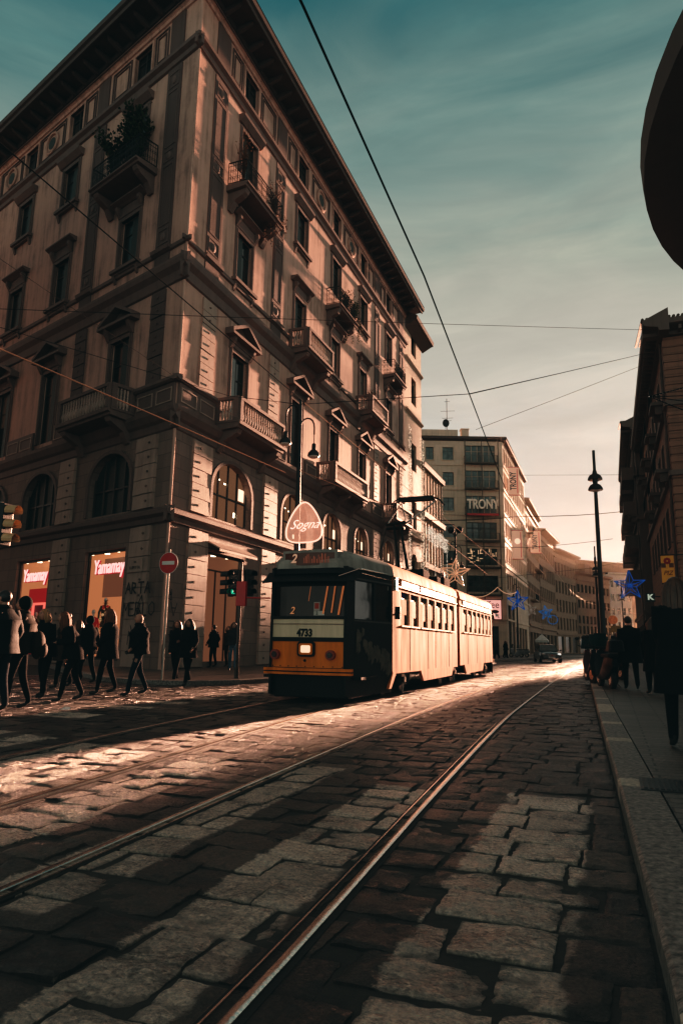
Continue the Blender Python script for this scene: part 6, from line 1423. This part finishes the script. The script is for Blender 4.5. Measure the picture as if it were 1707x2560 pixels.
# market tent
p = W(-8.8, 100, .1); r = empty('market_tent', p, 'small white peaked market tent on the left far behind the car', 'tent'); X = XF(p, -AZ); m = MB(); q = [(-.85, -.85), (.85, -.85), (.85, .85), (-.85, .85)]
for a, b in zip(q, q[1:]+q[:1]): m.poly([X(a[0], a[1], 2.15), X(b[0], b[1], 2.15), X(0, 0, 3.0)]); m.poly([X(a[0], a[1], 1.85), X(b[0], b[1], 1.85), X(b[0], b[1], 2.15), X(a[0], a[1], 2.15)])
m.build('canopy', P('tent_canvas', (.55, .58, .55), .7), r); m = MB()
for a in q: m.tube([X(a[0], a[1], 0), X(a[0], a[1], 2.1)], .03, 5)
m.build('frame', M['black'], r)
# litter
for k, (px, l, t, s) in enumerate(((0, -8.55, 7.7, .16), (1, -8.15, 9.0, .10))):
    m = MB(); n = 7; o_ = W(l, t, .02); cen = m.vert(o_+Vector((0, 0, .05))); ring = [m.vert(o_+Vector((cos(2*pi*j/n)*s*random.uniform(.4, 1), sin(2*pi*j/n)*s*random.uniform(.4, 1), random.uniform(0, .06)))) for j in range(n)]
    for j in range(n): m.face((cen, ring[j], ring[(j+1) % n]))
    o = m.build('paper_scrap', M['white'], None, off=o_); tag(o, ('crumpled pale paper scrap on the setts at the left edge' if k == 0 else 'small pale paper scrap on the end of a painted crossing bar'), 'litter')
m = MB(); X = XF(W(-8.75, 7.5, 0), .3); m.box(X, -.3, .25, -.12, .12, 0, .14, .02); o = m.build('stone_block', M['block'], None, off=W(-8.75, 7.5, 0), bevel=.015); tag(o, 'low stone block sitting on the road at the left edge', 'stone block')
# round clipped shrubs in tubs on the far left pavement
for k, (l, t) in enumerate(((-10.2, 50.5), (-10.1, 53), (-10.0, 56))):
    p = W(l, t, .12); r = empty('potted_shrub', p, ['first', 'second', 'third'][k]+' dark potted shrub counted from the tram on the far left pavement', 'plant', 'potted shrubs on the far left pavement'); X = XF(p, 0)
    m = MB(); m.lathe((0, 0, 0), [(.28, 0), (.38, .55), (.4, .6)], 12, X); m.build('tub', M['black'], r); m = MB()
    for j in range(260):
        a, b = random.uniform(0, 6.28), random.uniform(-1, 1); q = sqrt(1-b*b); c = Vector((q*cos(a)*.5, q*sin(a)*.5, 1.1+b*.6))*1; d1 = Vector([random.gauss(0, 1) for _ in range(3)]).normalized()*.12; d2 = d1.orthogonal().normalized()*.05; m.poly([X(*(c-d1)), X(*(c+d2)), X(*(c+d1)), X(*(c-d2))])
    m.build('leaves', M['leaf'], r)
# ================================================================== vehicles
def wheel_set(X, r, spots, rad, wid, rimmat=None):
    for (x, y) in spots:
        m = MB(); m.prism(lambda a, d, z: X(a, y+d, z), [(x, rad)]*0+[(0, 0)]*0+[(0, 0), (0, 0), (0, 0)], 0, 0) if False else None
        f = lambda a, d, z, x=x, y=y: X(x+d, y+a, z)
        m.prism(f, [(rad*cos(2*pi*k/20), rad+rad*sin(2*pi*k/20)) for k in range(20)], -wid/2, wid/2, axis='d'); w = m.build('wheel', M['tyre'], r)
        m = MB(); m.prism(f, [(rad*.6*cos(2*pi*k/16), rad+rad*.6*sin(2*pi*k/16)) for k in range(16)], -wid/2-.01, wid/2+.01, axis='d'); m.build('rim', M['steel'], w)
M['tyre'] = P('rubber', (.02, .02, .02), .8)
M['carp'] = P('dark_car_paint', (.05, .052, .052), .3, coat=.6, bump=0, var=.1)
def car(p, rz, lab):
    r = empty('parked_car' if False else 'car', p, lab, 'car'); X = XF(p, rz)
    # y forward; body as lofted cross-sections
    secs = [(-2.15, .72, .45, .78), (-2.05, .80, .30, .86), (-1.5, .86, .24, .92), (-.4, .88, .22, .92), (.7, .88, .22, .90), (1.5, .86, .24, .84), (2.0, .80, .28, .76), (2.18, .68, .34, .62)]
    m = MB(); rows = []
    for y, w, z0, z1 in secs: rows.append([m.vert(X(x, y, z)) for x, z in ((-w*.92, z0), (-w, z0+.12), (-w, z0+(z1-z0)*.55), (-w*.93, z1-.04), (-w*.7, z1), (0, z1+.02), (w*.7, z1), (w*.93, z1-.04), (w, z0+(z1-z0)*.55), (w, z0+.12), (w*.92, z0))])
    for A, B in zip(rows, rows[1:]):
        for k in range(len(A)): m.face((A[k], A[(k+1) % len(A)], B[(k+1) % len(A)], B[k]))
    m.face(rows[0]); m.face(rows[-1][::-1]); m.build('body', M['carp'], r, smooth=True)
    m = MB(); rows = []
    for y, w, z in ((-1.75, .72, .91), (-1.05, .60, 1.36), (-.2, .60, 1.43), (.35, .58, 1.38), (1.05, .72, .92)): rows.append([m.vert(X(x, y, zz)) for x, zz in ((-w-.08, .88), (-w, z), (0, z+.02), (w, z), (w+.08, .88))])
    for A, B in zip(rows, rows[1:]):
        for k in range(4): m.face((A[k], A[k+1], B[k+1], B[k]))
    m.build('window', M['carglass'], r, smooth=False)
    m = MB(); rows = []
    for y, w, z in ((-1.05, .59, 1.37), (-.2, .6, 1.445), (.32, .57, 1.39)): rows.append([m.vert(X(x, y, zz)) for x, zz in ((-w, z-.02), (-w*.8, z+.02), (0, z+.035), (w*.8, z+.02), (w, z-.02))])
    for A, B in zip(rows, rows[1:]):
        for k in range(4): m.face((A[k], A[k+1], B[k+1], B[k]))
    for s in (-1, 1): m.tube([X(s*.58, .33, 1.38), X(s*.74, 1.08, .92)], .03, 5); m.tube([X(s*.60, -.2, 1.42), X(s*.78, -.15, .9)], .03, 5)
    m.build('roof', M['carp'], r, smooth=True)
    wheel_set(X, r, [(-.78, 1.35), (.78, 1.35), (-.78, -1.3), (.78, -1.3)], .31, .2)
    for s in (-1, 1):
        m = MB(); m.ell((s*.60, 2.04, .66), (.17, .12, .085), 10, 6, X); m.build('headlight', EM('car_lamp', (.8, .8, .75), .9) if s < 0 else P('lamp_glass', (.5, .5, .5), .1), r, smooth=True)
        m = MB(); m.ell((s*.98, .75, .98), (.1, .06, .07), 8, 5, X); m.build('door_mirror', M['carp'], r, smooth=True)
    m = MB(); m.box(X, -.32, .32, 2.14, 2.2, .52, .66)
    for k in range(4): m.box(X, -.3, .3, 2.2, 2.21, .535+k*.03, .55+k*.03)
    m.build('grille', P('grille_chrome', (.25, .22, .2), .3, metal=.7), r); m = MB(); m.box(X, -.26, .26, 2.19, 2.215, .36, .47); m.build('number_plate', M['white'], r); m = MB(); m.box(X, -.08, .05, 2.2, 2.22, .56, .63); m.build('badge', M['red'], r)
    return r
M['carglass'] = GL('car_glass', (.04, .08, .08), .1)
car(W(-5.0, 61, 0), -AZ+pi+.25-pi/2*0, 'dark sedan car driving towards us on the tracks behind the tram')
def scooter(p, rz, lab, col, top=True, screen=True, name='scooter'):
    r = empty(name, p, lab, 'scooter', None); X = XF(p, rz)
    wheel_set(X, r, [(0, .62), (0, -.6)], .24, .11)
    m = MB(); rows = []
    for y, w, z0, z1 in ((-.95, .08, .55, .75), (-.7, .17, .35, .80), (-.3, .19, .24, .78), (-.05, .17, .20, .60), (.15, .17, .2, .32), (.32, .18, .2, .34), (.40, .2, .28, .9), (.52, .12, .5, .98), (.6, .05, .55, .9)): rows.append([m.vert(X(x, y, z)) for x, z in ((-w*.7, z0), (-w, (z0+z1)/2), (-w*.6, z1), (w*.6, z1), (w, (z0+z1)/2), (w*.7, z0))])
    for A, B in zip(rows, rows[1:]):
        for k in range(6): m.face((A[k], A[(k+1) % 6], B[(k+1) % 6], B[k]))
    m.face(rows[0]); m.face(rows[-1][::-1]); m.build('body', col, r, smooth=True)
    m = MB(); m.box(X, -.15, .15, -.85, -.05, .79, .88, .02); m.build('seat', M['tyre'], r, bevel=.03)
    m = MB(); m.tube([X(0, .62, .24), X(0, .5, .95), X(0, .45, 1.05)], .03, 6); m.tube([X(-.34, .36, 1.1), X(-.1, .45, 1.05), X(.1, .45, 1.05), X(.34, .36, 1.1)], .018, 6); m.build('handlebar', M['black'], r)
    for s in (-1, 1): m = MB(); m.tube([X(s*.25, .4, 1.08), X(s*.32, .42, 1.28)], .008, 4); m.ell((s*.34, .42, 1.32), (.07, .02, .045), 8, 5, X); m.build('mirror', M['black'], r)
    m = MB(); m.ell((0, .60, .92), (.09, .06, .07), 10, 6, X); m.build('headlight', P('lamp_glass2', (.6, .6, .6), .1), r)
    if screen: m = MB(); m.poly([X(-.2, .55, 1.0), X(.2, .55, 1.0), X(.16, .42, 1.42), X(-.16, .42, 1.42)]); m.build('windscreen', M['carglass'], r)
    if top: m = MB(); m.box(X, -.2, .2, -1.2, -.82, .92, 1.22, .04); m.build('top_box', col, r, bevel=.04)
    m = MB(); m.tube([X(.1, -.1, .25), X(.3, -.2, .02)], .015, 5); m.build('kickstand', M['steel'], r)
    return r
DP = P('black_gloss', (.008, .008, .009), .5, bump=0, spec=.3)
scooter(W(-.15, 20.0, .12), -AZ+.25, 'dark scooter parked first on the right kerb beside the walking couple', DP)
scooter(W(-.25, 21.6, .12), -AZ+.45, 'dark scooter with a tall windscreen parked just behind the first one', DP)
scooter(W(-.55, 23.4, .12), -AZ+.3, 'maroon scooter with a round top box parked third along the right kerb', P('maroon_gloss', (.06, .014, .012), .4, bump=0))
scooter(W(.0, 25.8, .12), -AZ+.5, 'dark scooter half hidden behind the maroon one', DP)
for k, (l, t) in enumerate(((-9.6, 78), (-9.3, 80.5))): scooter(W(l, t, .12), -AZ+1.2, ['grey motor scooter parked at the far left kerb nearest the car', 'second motor scooter parked at the far left kerb by the white tent'][k], P('grey_gloss', (.2, .2, .2), .3), top=False)
# ================================================================== people
SKIN = P('skin', (.42, .22, .15), .5, var=.08, bump=0)
def cloth(name, c, r=.9): return P(name, c, r, spec=.12, var=.25, scale=12, bump=.3, bscale=50)
C_BLK = cloth('black_wool', (.007, .007, .008)); C_NVY = cloth('navy_denim', (.012, .02, .03)); C_JEAN = cloth('blue_jeans', (.10, .17, .23)); C_BRN = cloth('dark_brown_cloth', (.035, .022, .017)); C_GRY = cloth('charcoal_cloth', (.035, .036, .038)); C_PUF = P('teal_grey_puffer', (.007, .010, .011), .7, var=.2, scale=8, bump=.2, spec=.12); C_TAN = P('tan_puffer', (.022, .013, .009), .7, var=.2, scale=8, bump=.2, spec=.15)
H_BLOND = P('blond_hair', (.34, .19, .09), .7, var=.4, scale=30, stretch=(1, 1, .15), bump=.5); H_BRN = P('brown_hair', (.09, .04, .022), .4, var=.5, scale=30, stretch=(1, 1, .15), bump=.5); H_RED = P('auburn_hair', (.14, .05, .022), .7, var=.5, scale=30, stretch=(1, 1, .15), bump=.5); H_DRK = P('dark_hair', (.02, .015, .013), .4, var=.4, scale=30, bump=.4)
SHOE = P('shoe_leather', (.02, .018, .016), .45)
def person(p, rz, h, lab, stride=.25, coat=C_BLK, trousers=C_BLK, hair=H_BRN, hairlen=.3, coatlen=.85, arm=((.10, -.05, .1), (-.10, -.05, .1)), bald=False, puffer=False, tilt=0, female=True, cat='person', hood=False, detail=2, headyaw=0):
    """p feet point, rz heading (0 = facing +Y), h height; arm: per side (forward swing, outward, bend)"""
    k = h/1.72; X = XF(p, rz, k); r = empty('person', p, lab, cat)
    st = stride; hip = .95; tl = tilt
    J = []; E_ = []; R_ = []
    def add(co_, rad, par=None):
        J.append(Vector(co_)); R_.append(rad)
        if par is not None: E_.append((par, len(J)-1))
        return len(J)-1
    fw = .9 if female else 1.0
    pel = add((0, 0, .97), (.135*fw+.01, .10)); sp = add((0, .01+tl*.1, 1.14), (.115*fw, .085), pel); ch = add((0, .02+tl*.25, 1.32), (.145*fw, .10), sp); nb = add((0, tl*.36, 1.45), (.07, .06), ch); nk = add((0, .015+tl*.42, 1.505), (.048, .05), nb); hd = add((0, .035+tl*.5, 1.585), (.068, .083), nk); ht = add((0, .03+tl*.52, 1.655), (.066, .078), hd); add((0, .02+tl*.52, 1.70), (.035, .04), ht)
    cy, sy = cos(headyaw), sin(headyaw)
    for s, ph in ((-1, 1), (1, -1)):
        f = st*ph; hp = add((s*.095, 0, .90), (.098, .10), pel); kz = .49+abs(f)*.02; kn = add((s*.10, f*.55+.03, kz), (.066, .070), hp); lift = .05 if ph < 0 else 0
        an = add((s*.10, f*1.1-.03*(ph < 0), .085+lift), (.046, .050), kn); hl_ = add((s*.105, f*1.1-.03+.03, .045+lift*.8), (.034, .034), an); add((s*.115, f*1.1+.15, .03+lift*.2), (.032, .024), hl_)
        sw, ow, bd = arm[0 if s < 0 else 1]
        sh = add((s*.175*fw, tl*.32, 1.405), (.056, .056), ch); el = add((s*(.215*fw+ow*.4), tl*.25+sw*.7-.03, 1.13+bd*.05), (.042, .042), sh); ez = 1.13+bd*.05
        wr_ = Vector((s*(.225*fw+ow-bd*.35), tl*.25+sw*1.25+bd*.9, ez-.245+bd*.75)); wr = add(wr_, (.026, .030), el); d = (wr_-J[el]).normalized()
        pm_ = wr_+d*.055; pm = add(pm_, (.022, .036), wr); side_ = d.cross(Vector((s, 0, 0))).normalized(); inn = Vector((-s, 0, 0))
        for q, L in ((-.026, .062), (-.009, .074), (.009, .07), (.025, .056)):
            a = add(pm_+side_*q+d*.035, (.0085, .0085), pm); b = add(pm_+side_*q*1.1+d*(.035+L*.5)+inn*.006, (.0078, .0078), a); add(pm_+side_*q*1.15+d*(.03+L*.9)+inn*.026, (.0066, .0066), b)
        a = add(pm_-side_*.036+d*-.012+inn*.01, (.010, .010), pm); add(pm_-side_*.052+d*.022+inn*.022, (.008, .008), a)
    me = bpy.data.meshes.new('b'); me.from_pydata([tuple(v*k) for v in J], E_, []); o = bpy.data.objects.new('b', me); COL.objects.link(o)
    sm = o.modifiers.new('s', 'SKIN'); sm.use_smooth_shade = True
    for i, v in enumerate(me.skin_vertices[0].data): v.radius = (R_[i][0]*k, R_[i][1]*k); v.use_root = (i == 0)
    if detail: ss = o.modifiers.new('u', 'SUBSURF'); ss.levels = 1; ss.render_levels = 1
    bpy.context.view_layer.update(); nm = bpy.data.meshes.new_from_object(o.evaluated_get(bpy.context.evaluated_depsgraph_get())); bpy.data.objects.remove(o); bpy.data.meshes.remove(me)
    nm.materials.clear()
    for q in (SKIN, coat, trousers, SHOE): nm.materials.append(q)
    wz = [J[i] for i in range(len(J))]
    for pl in nm.polygons:
        c = pl.center/k; m_ = 0
        if c.z < .105: m_ = 3
        elif c.z < .98 and abs(c.x) < .19 and not (c.z > .7 and abs(c.x) > .17): m_ = 2
        elif c.z < 1.49: m_ = 1
        if m_ in (1, 2, 0) and c.z < 1.3 and abs(c.x) > .13:
            near = min(((c-w).length, i) for i, w in enumerate(wz))[1]
            if R_[near][0] < .0305: m_ = 0
            elif m_ == 2 and R_[near][0] < .05 and abs(c.x) > .17: m_ = 1
        pl.material_index = m_; pl.use_smooth = True
    cr, sr = cos(rz), sin(rz)
    for v in nm.vertices: x, y, z = v.co; v.co = (x*cr-y*sr, x*sr+y*cr, z)
    body = bpy.data.objects.new('body', nm); COL.objects.link(body); body.parent = r; OFF[body.name] = OFF[r.name]
    hc = Vector((0, .035+tl*.5, 1.60))
    XH = lambda x, y, z: X(hc.x+x*cy-y*sy, hc.y+x*sy+y*cy, hc.z+z)
    m = MB(); m.ell((0, .093, -.01), (.014, .022, .026), 6, 5, XH)
    for s in (-1, 1): m.ell((s*.082, -.005, 0), (.012, .02, .03), 6, 4, XH)
    m.ell((0, .02, -.005), (.073, .085, .105), 12, 8, XH); m.build('face', SKIN, body, smooth=True)
    m = MB()
    for s in (-1, 1): m.ell((s*.03, .094, .022), (.012, .008, .006), 6, 4, XH); m.box(XH, s*.03-.018, s*.03+.018, .092, .1, .038, .044)
    m.box(XH, -.022, .022, .093, .099, -.05, -.043); m.build('eyes_and_mouth', H_DRK, body)
    if coat:
        m = MB(); F = 1.32 if not puffer else 1.42; zs = [(1.475, .075, .075), (1.44, .15, .10), (1.40, .205, .125), (1.30, .20*F, .138*F), (1.18, .175*F, .135*F), (1.05, .172*F, .135*F), (.95, .19*F, .145*F)]
        z = .95
        while z > coatlen+.01: z = max(coatlen, z-.12); q = (.95-z); zs.append((z, (.19+.10*q)*F, (.145+.10*q+abs(st)*.12*q)*F))
        rows = []
        for i, (z, a, b) in enumerate(zs):
            bulge = 1+(.06 if puffer and i % 2 else 0); y0 = tl*max(0, min(.4, (z-1.0)*.9)); rows.append([m.vert(X(a*fw*bulge*cos(2*pi*j/20)*(1+.03*sin(3*j+z*9)), y0+.01+b*bulge*sin(2*pi*j/20)*(1+.03*cos(4*j+z*7)), z)) for j in range(20)])
        for A, B in zip(rows, rows[1:]):
            for j in range(20): m.face((A[j], A[(j+1) % 20], B[(j+1) % 20], B[j]))
        idx = 0
        for s in (-1, 1):
            base = 8 if s < 0 else 8+5+2+1  # skeleton order is recomputed below
        for s in (-1, 1):
            sw, ow, bd = arm[0 if s < 0 else 1]; ez = 1.13+bd*.05
            a = Vector((s*.165*fw, tl*.32, 1.41)); b = Vector((s*(.215*fw+ow*.4), tl*.25+sw*.7-.03, ez)); c = Vector((s*(.225*fw+ow-bd*.35), tl*.25+sw*1.25+bd*.9, ez-.245+bd*.75)); c = b+(c-b)*.94
            pts = []; rr = []
            for u in range(5): q = a+(b-a)*(u/4); pts.append(X(*q)); rr.append((.068-.012*u/4)*k*F*(1+(.08 if puffer and u % 2 else 0)))
            for u in range(1, 5): q = b+(c-b)*(u/4); pts.append(X(*q)); rr.append((.056-.012*u/4)*k*F*(1+(.08 if puffer and u % 2 else 0)))
            m.tube(pts, rr, 10)
        m.tube([X(.07*cos(q), .02+tl*.40+.07*sin(q), 1.475) for q in [2*pi*j/10 for j in range(10)]], .028*k*(1.5 if hood or puffer else 1), 6, closed=True)
        m.build('coat', coat, body, smooth=True)
    if bald:
        m = MB(); n = 14
        for j in range(n):
            a0, a1 = pi+.15+(pi-.3)*j/n, pi+.15+(pi-.3)*(j+1)/n
            m.poly([XH(.078*cos(a0), .01+.092*sin(a0), -.05), XH(.078*cos(a1), .01+.092*sin(a1), -.05), XH(.080*cos(a1), .01+.094*sin(a1), .03), XH(.080*cos(a0), .01+.094*sin(a0), .03)])
        m.build('hair', P('grey_stubble', (.28, .22, .18), .6), body, smooth=True)
    else:
        m = MB(); m.ell((0, -.012, .028), (.088, .098, .098), 14, 9, XH)
        if hairlen > .05:
            L = hairlen; n = 22
            for j in range(n):
                a = pi-.35+(pi+.7)*j/(n-1); x, y = .088*cos(a), .0+.092*sin(a); w = random.uniform(.9, 1.25); l_ = L*random.uniform(.75, 1.05)
                m.tube([XH(x*.9, y*.9, .06), XH(x*1.08*w, y*1.08*w-.005, -.05), XH(x*1.15*w, y*1.2-.02, -.05-l_*.5), XH(x*.95*w, y*1.1-.015, -.05-l_)], [.022*k, .034*k, .030*k, .006*k], 6)
        m.build('hair', hair, body, smooth=True)
    if hood: m = MB(); m.ell((0, -.03, .02), (.105, .11, .12), 12, 8, XH); m.build('woolly_hat', C_BLK, body, smooth=True)
    return r, X, body
def bag(X, parent_none, pts, size, mat, lab, name='shopping_bag', strap=None):
    c = X(*pts); r = empty(name, c, lab, 'bag'); w, d, h = size
    m = MB(); Y = XF(c, 0); m.box(lambda a, b, z: X(pts[0]+a, pts[1]+b, pts[2]+z), -w/2, w/2, -d/2, d/2, -h, 0, .01); m.build('bag_body', mat, r, bevel=.012)
    if strap: m = MB(); m.tube([X(*q) for q in strap], .006, 5); m.build('strap', mat if len(strap) > 3 else M['red'], r)
    return r
T = -AZ      # heading that looks straight down the street
person(W(-8.72, 8.15, 0), 1.35, 1.86, 'man at the very left edge in a puffer jacket with a sunlit back', .05, C_PUF, C_NVY, H_DRK, 0, .82, puffer=True, female=False)
_, X2, b2 = person(W(-8.93, 8.75, 0), 1.75, 1.80, 'person in a woolly hat and tan padded jacket at the left edge', .12, C_TAN, C_BLK, H_DRK, .0, .85, puffer=True, hood=True, female=False)
r = empty('backpack', X2(0, -.26, 1.15), 'sunlit backpack on the person in the woolly hat', 'backpack'); m = MB(); m.ell((0, -.24, .98), (.16, .11, .22), 12, 8, X2); m.ell((0, -.32, .90), (.11, .07, .12), 10, 6, X2); m.build('pack', C_TAN, r, smooth=True)
m = MB()
for s in (-1, 1): m.tube([X2(s*.1, -.15, 1.2), X2(s*.12, -.02, 1.44), X2(s*.12, .14, 1.3), X2(s*.13, .1, 1.0)], .015, 5)
m.build('strap', C_BLK, r)
_, X3, b3 = person(W(-10.42, 10.85, 0), pi-.5, 1.72, 'blond woman with a fringe looking down at a red box bag in her hands', .08, C_BLK, C_BLK, H_BLOND, .12, .78, arm=((.02, 0, .42), (.02, 0, .42)), tilt=.2)
r = empty('red_handbag', X3(0, .30, .98), 'small bright red box shaped bag with a handle held by the blond woman', 'bag'); m = MB(); m.box(X3, -.17, .17, .30, .40, .84, .93); m.build('bag_body', P('red_glow_plastic', (.55, .01, .03), .4, emis=(.6, .01, .04), estr=.35), r, bevel=.01); m = MB(); m.tube([X3(-.13, .35, .93), X3(-.12, .35, 1.05), X3(.12, .35, 1.05), X3(.13, .35, .93)], .008, 5); m.build('handle', M['red'], r)
person(W(-9.42, 10.5, 0), pi/2+.45, 1.64, 'woman with long auburn hair leaning towards the blond woman', .18, C_BLK, C_BLK, H_RED, .34, .80, arm=((-.02, .02, .3), (.05, .22, -.08)), tilt=.42)
person(W(-10.1, 12.3, 0), pi/2+.2, 1.80, 'woman in profile with big wavy auburn hair looking left beside the bald man', .14, C_BLK, C_BLK, H_RED, .26, .70)
person(W(-9.35, 12.35, 0), pi/2+.6, 1.71, 'bald man in a dark padded jacket and jeans walking to the left', .2, C_BLK, C_NVY, H_DRK, 0, .86, bald=True, puffer=True, female=False)
person(W(-11.3, 16.6, 0), pi-.2, 1.72, 'woman with long brown hair striding right of the no entry sign pole', .28, C_BLK, C_BLK, H_BRN, .30, .82, arm=((.18, .12, .05), (-.16, .08, .05)))
person(W(-10.45, 15.9, 0), pi-.35, 1.73, 'woman with long straight dark hair walking towards us near the shop door', .22, C_BLK, C_BLK, H_DRK, .38, .70, arm=((.05, .05, .1), (-.1, .12, .3)))
person(W(-15.3, 25.1, .12), T+pi/2, 1.74, 'dark figure standing in the shop doorway left of the corner entrance', .05, C_BLK, C_BLK, H_DRK, .05, .8, female=False)
person(W(-14.9, 25.6, .12), T+pi, 1.70, 'shopper in a dark coat looking into the corner shop entrance', .05, C_BRN, C_BLK, H_BRN, .1, .7)
person(W(-12.6, 22.0, .12), pi+.1, 1.74, 'woman in light blue jeans walking behind the traffic light pole', .2, C_GRY, C_JEAN, H_BRN, .34, .92)
person(W(.66, 7.95, .12), T+.0, 1.74, 'long haired person close by, cut off by the right edge', .2, C_BLK, C_BLK, H_BRN, .42, .55)
person(W(.45, 19.3, .12), T+.1, 1.84, 'tall man in a dark coat seen from behind on the right pavement', .18, C_BLK, C_BLK, H_DRK, .0, .62, female=False)
person(W(1.0, 20.9, .12), T+pi-.1, 1.80, 'person in a dark cap facing us beside the tall man on the right pavement', .16, C_BLK, C_BRN, H_DRK, .03, .7, arm=((.0, 0, .4), (.0, 0, .4)), hood=True, female=False)
person(W(.95, 17.6, .12), T+.3, 1.74, 'dark coated woman walking away between the scooters and the right edge', .2, C_BLK, C_BLK, H_BRN, .3, .5)
person(W(-12.9, 14.9, 0), 1.2, 1.76, 'man in a black cap passing close in front of the red sweater window', .15, C_BLK, C_BLK, H_DRK, 0, .75, hood=True, female=False)
person(W(-13.6, 15.3, 0), 1.9, 1.68, 'short woman in a charcoal coat before the stone pier between the shop windows', .12, C_GRY, C_BLK, H_BRN, .25, .6)
person(W(-12.1, 13.2, 0), 1.5, 1.78, 'broad figure in a brown coat between the auburn haired women', .1, C_BRN, C_BLK, H_DRK, .05, .62, female=False)
# people far off on both pavements
far_ = [(-10.6, 46, 'standing at the far left kerb nearest the tram'), (-10.2, 49, 'in a dark coat beside the first potted shrub'), (-10.3, 61, 'walking past the third potted shrub'), (-9.9, 66, 'walking ahead of the far left scooters'), (-9.8, 71, 'waiting by the kerb left of the car'), (-10.4, 76, 'near the far scooters in a brown coat'), (-9.0, 96, 'under the white market tent'), (.3, 31, 'on the right pavement just left of the tallest lamp post'), (.1, 44, 'farther off on the right pavement behind the stop sign'), (.9, 47, 'farthest off on the right pavement')]
for k, (l, t, s) in enumerate(far_):
    person(W(l, t, .12), random.uniform(-3, 3), random.uniform(1.62, 1.82), 'small distant pedestrian '+s, .15, random.choice((C_BLK, C_GRY, C_BRN)), C_BLK, random.choice((H_DRK, H_BRN)), .12, .75, detail=0)
# ================================================================== evening haze hanging in the far street
hz = bpy.data.materials.new('street_haze'); hz.use_nodes = True; nt = hz.node_tree; nt.nodes.clear()
o_ = nt.nodes.new('ShaderNodeOutputMaterial'); vs = nt.nodes.new('ShaderNodeVolumeScatter'); vs.inputs['Density'].default_value = .0002; vs.inputs['Anisotropy'].default_value = .6; vs.inputs['Color'].default_value = (1, .82, .66, 1)
nt.links.new(vs.outputs[0], o_.inputs['Volume'])
m = MB(); fr = Fr(W(-20, 80), AZ, (CA, -SA, 0)); m.box(fr, 0, 160, 0, 26, .3, 36); o = m.build('haze', hz); o['kind'] = 'structure'
SC.view_settings.use_curve_mapping = True
cm_ = SC.view_settings.curve_mapping; cm_.black_level = (-.0042, -.0092, -.0098)
cv_ = cm_.curves[3]                      # a gentle film curve: deeper shadows, firmer highlights
for x_, y_ in ((.03, .015), (.10, .085), (.26, .28), (.55, .63)): cv_.points.new(x_, y_)
cm_.update()
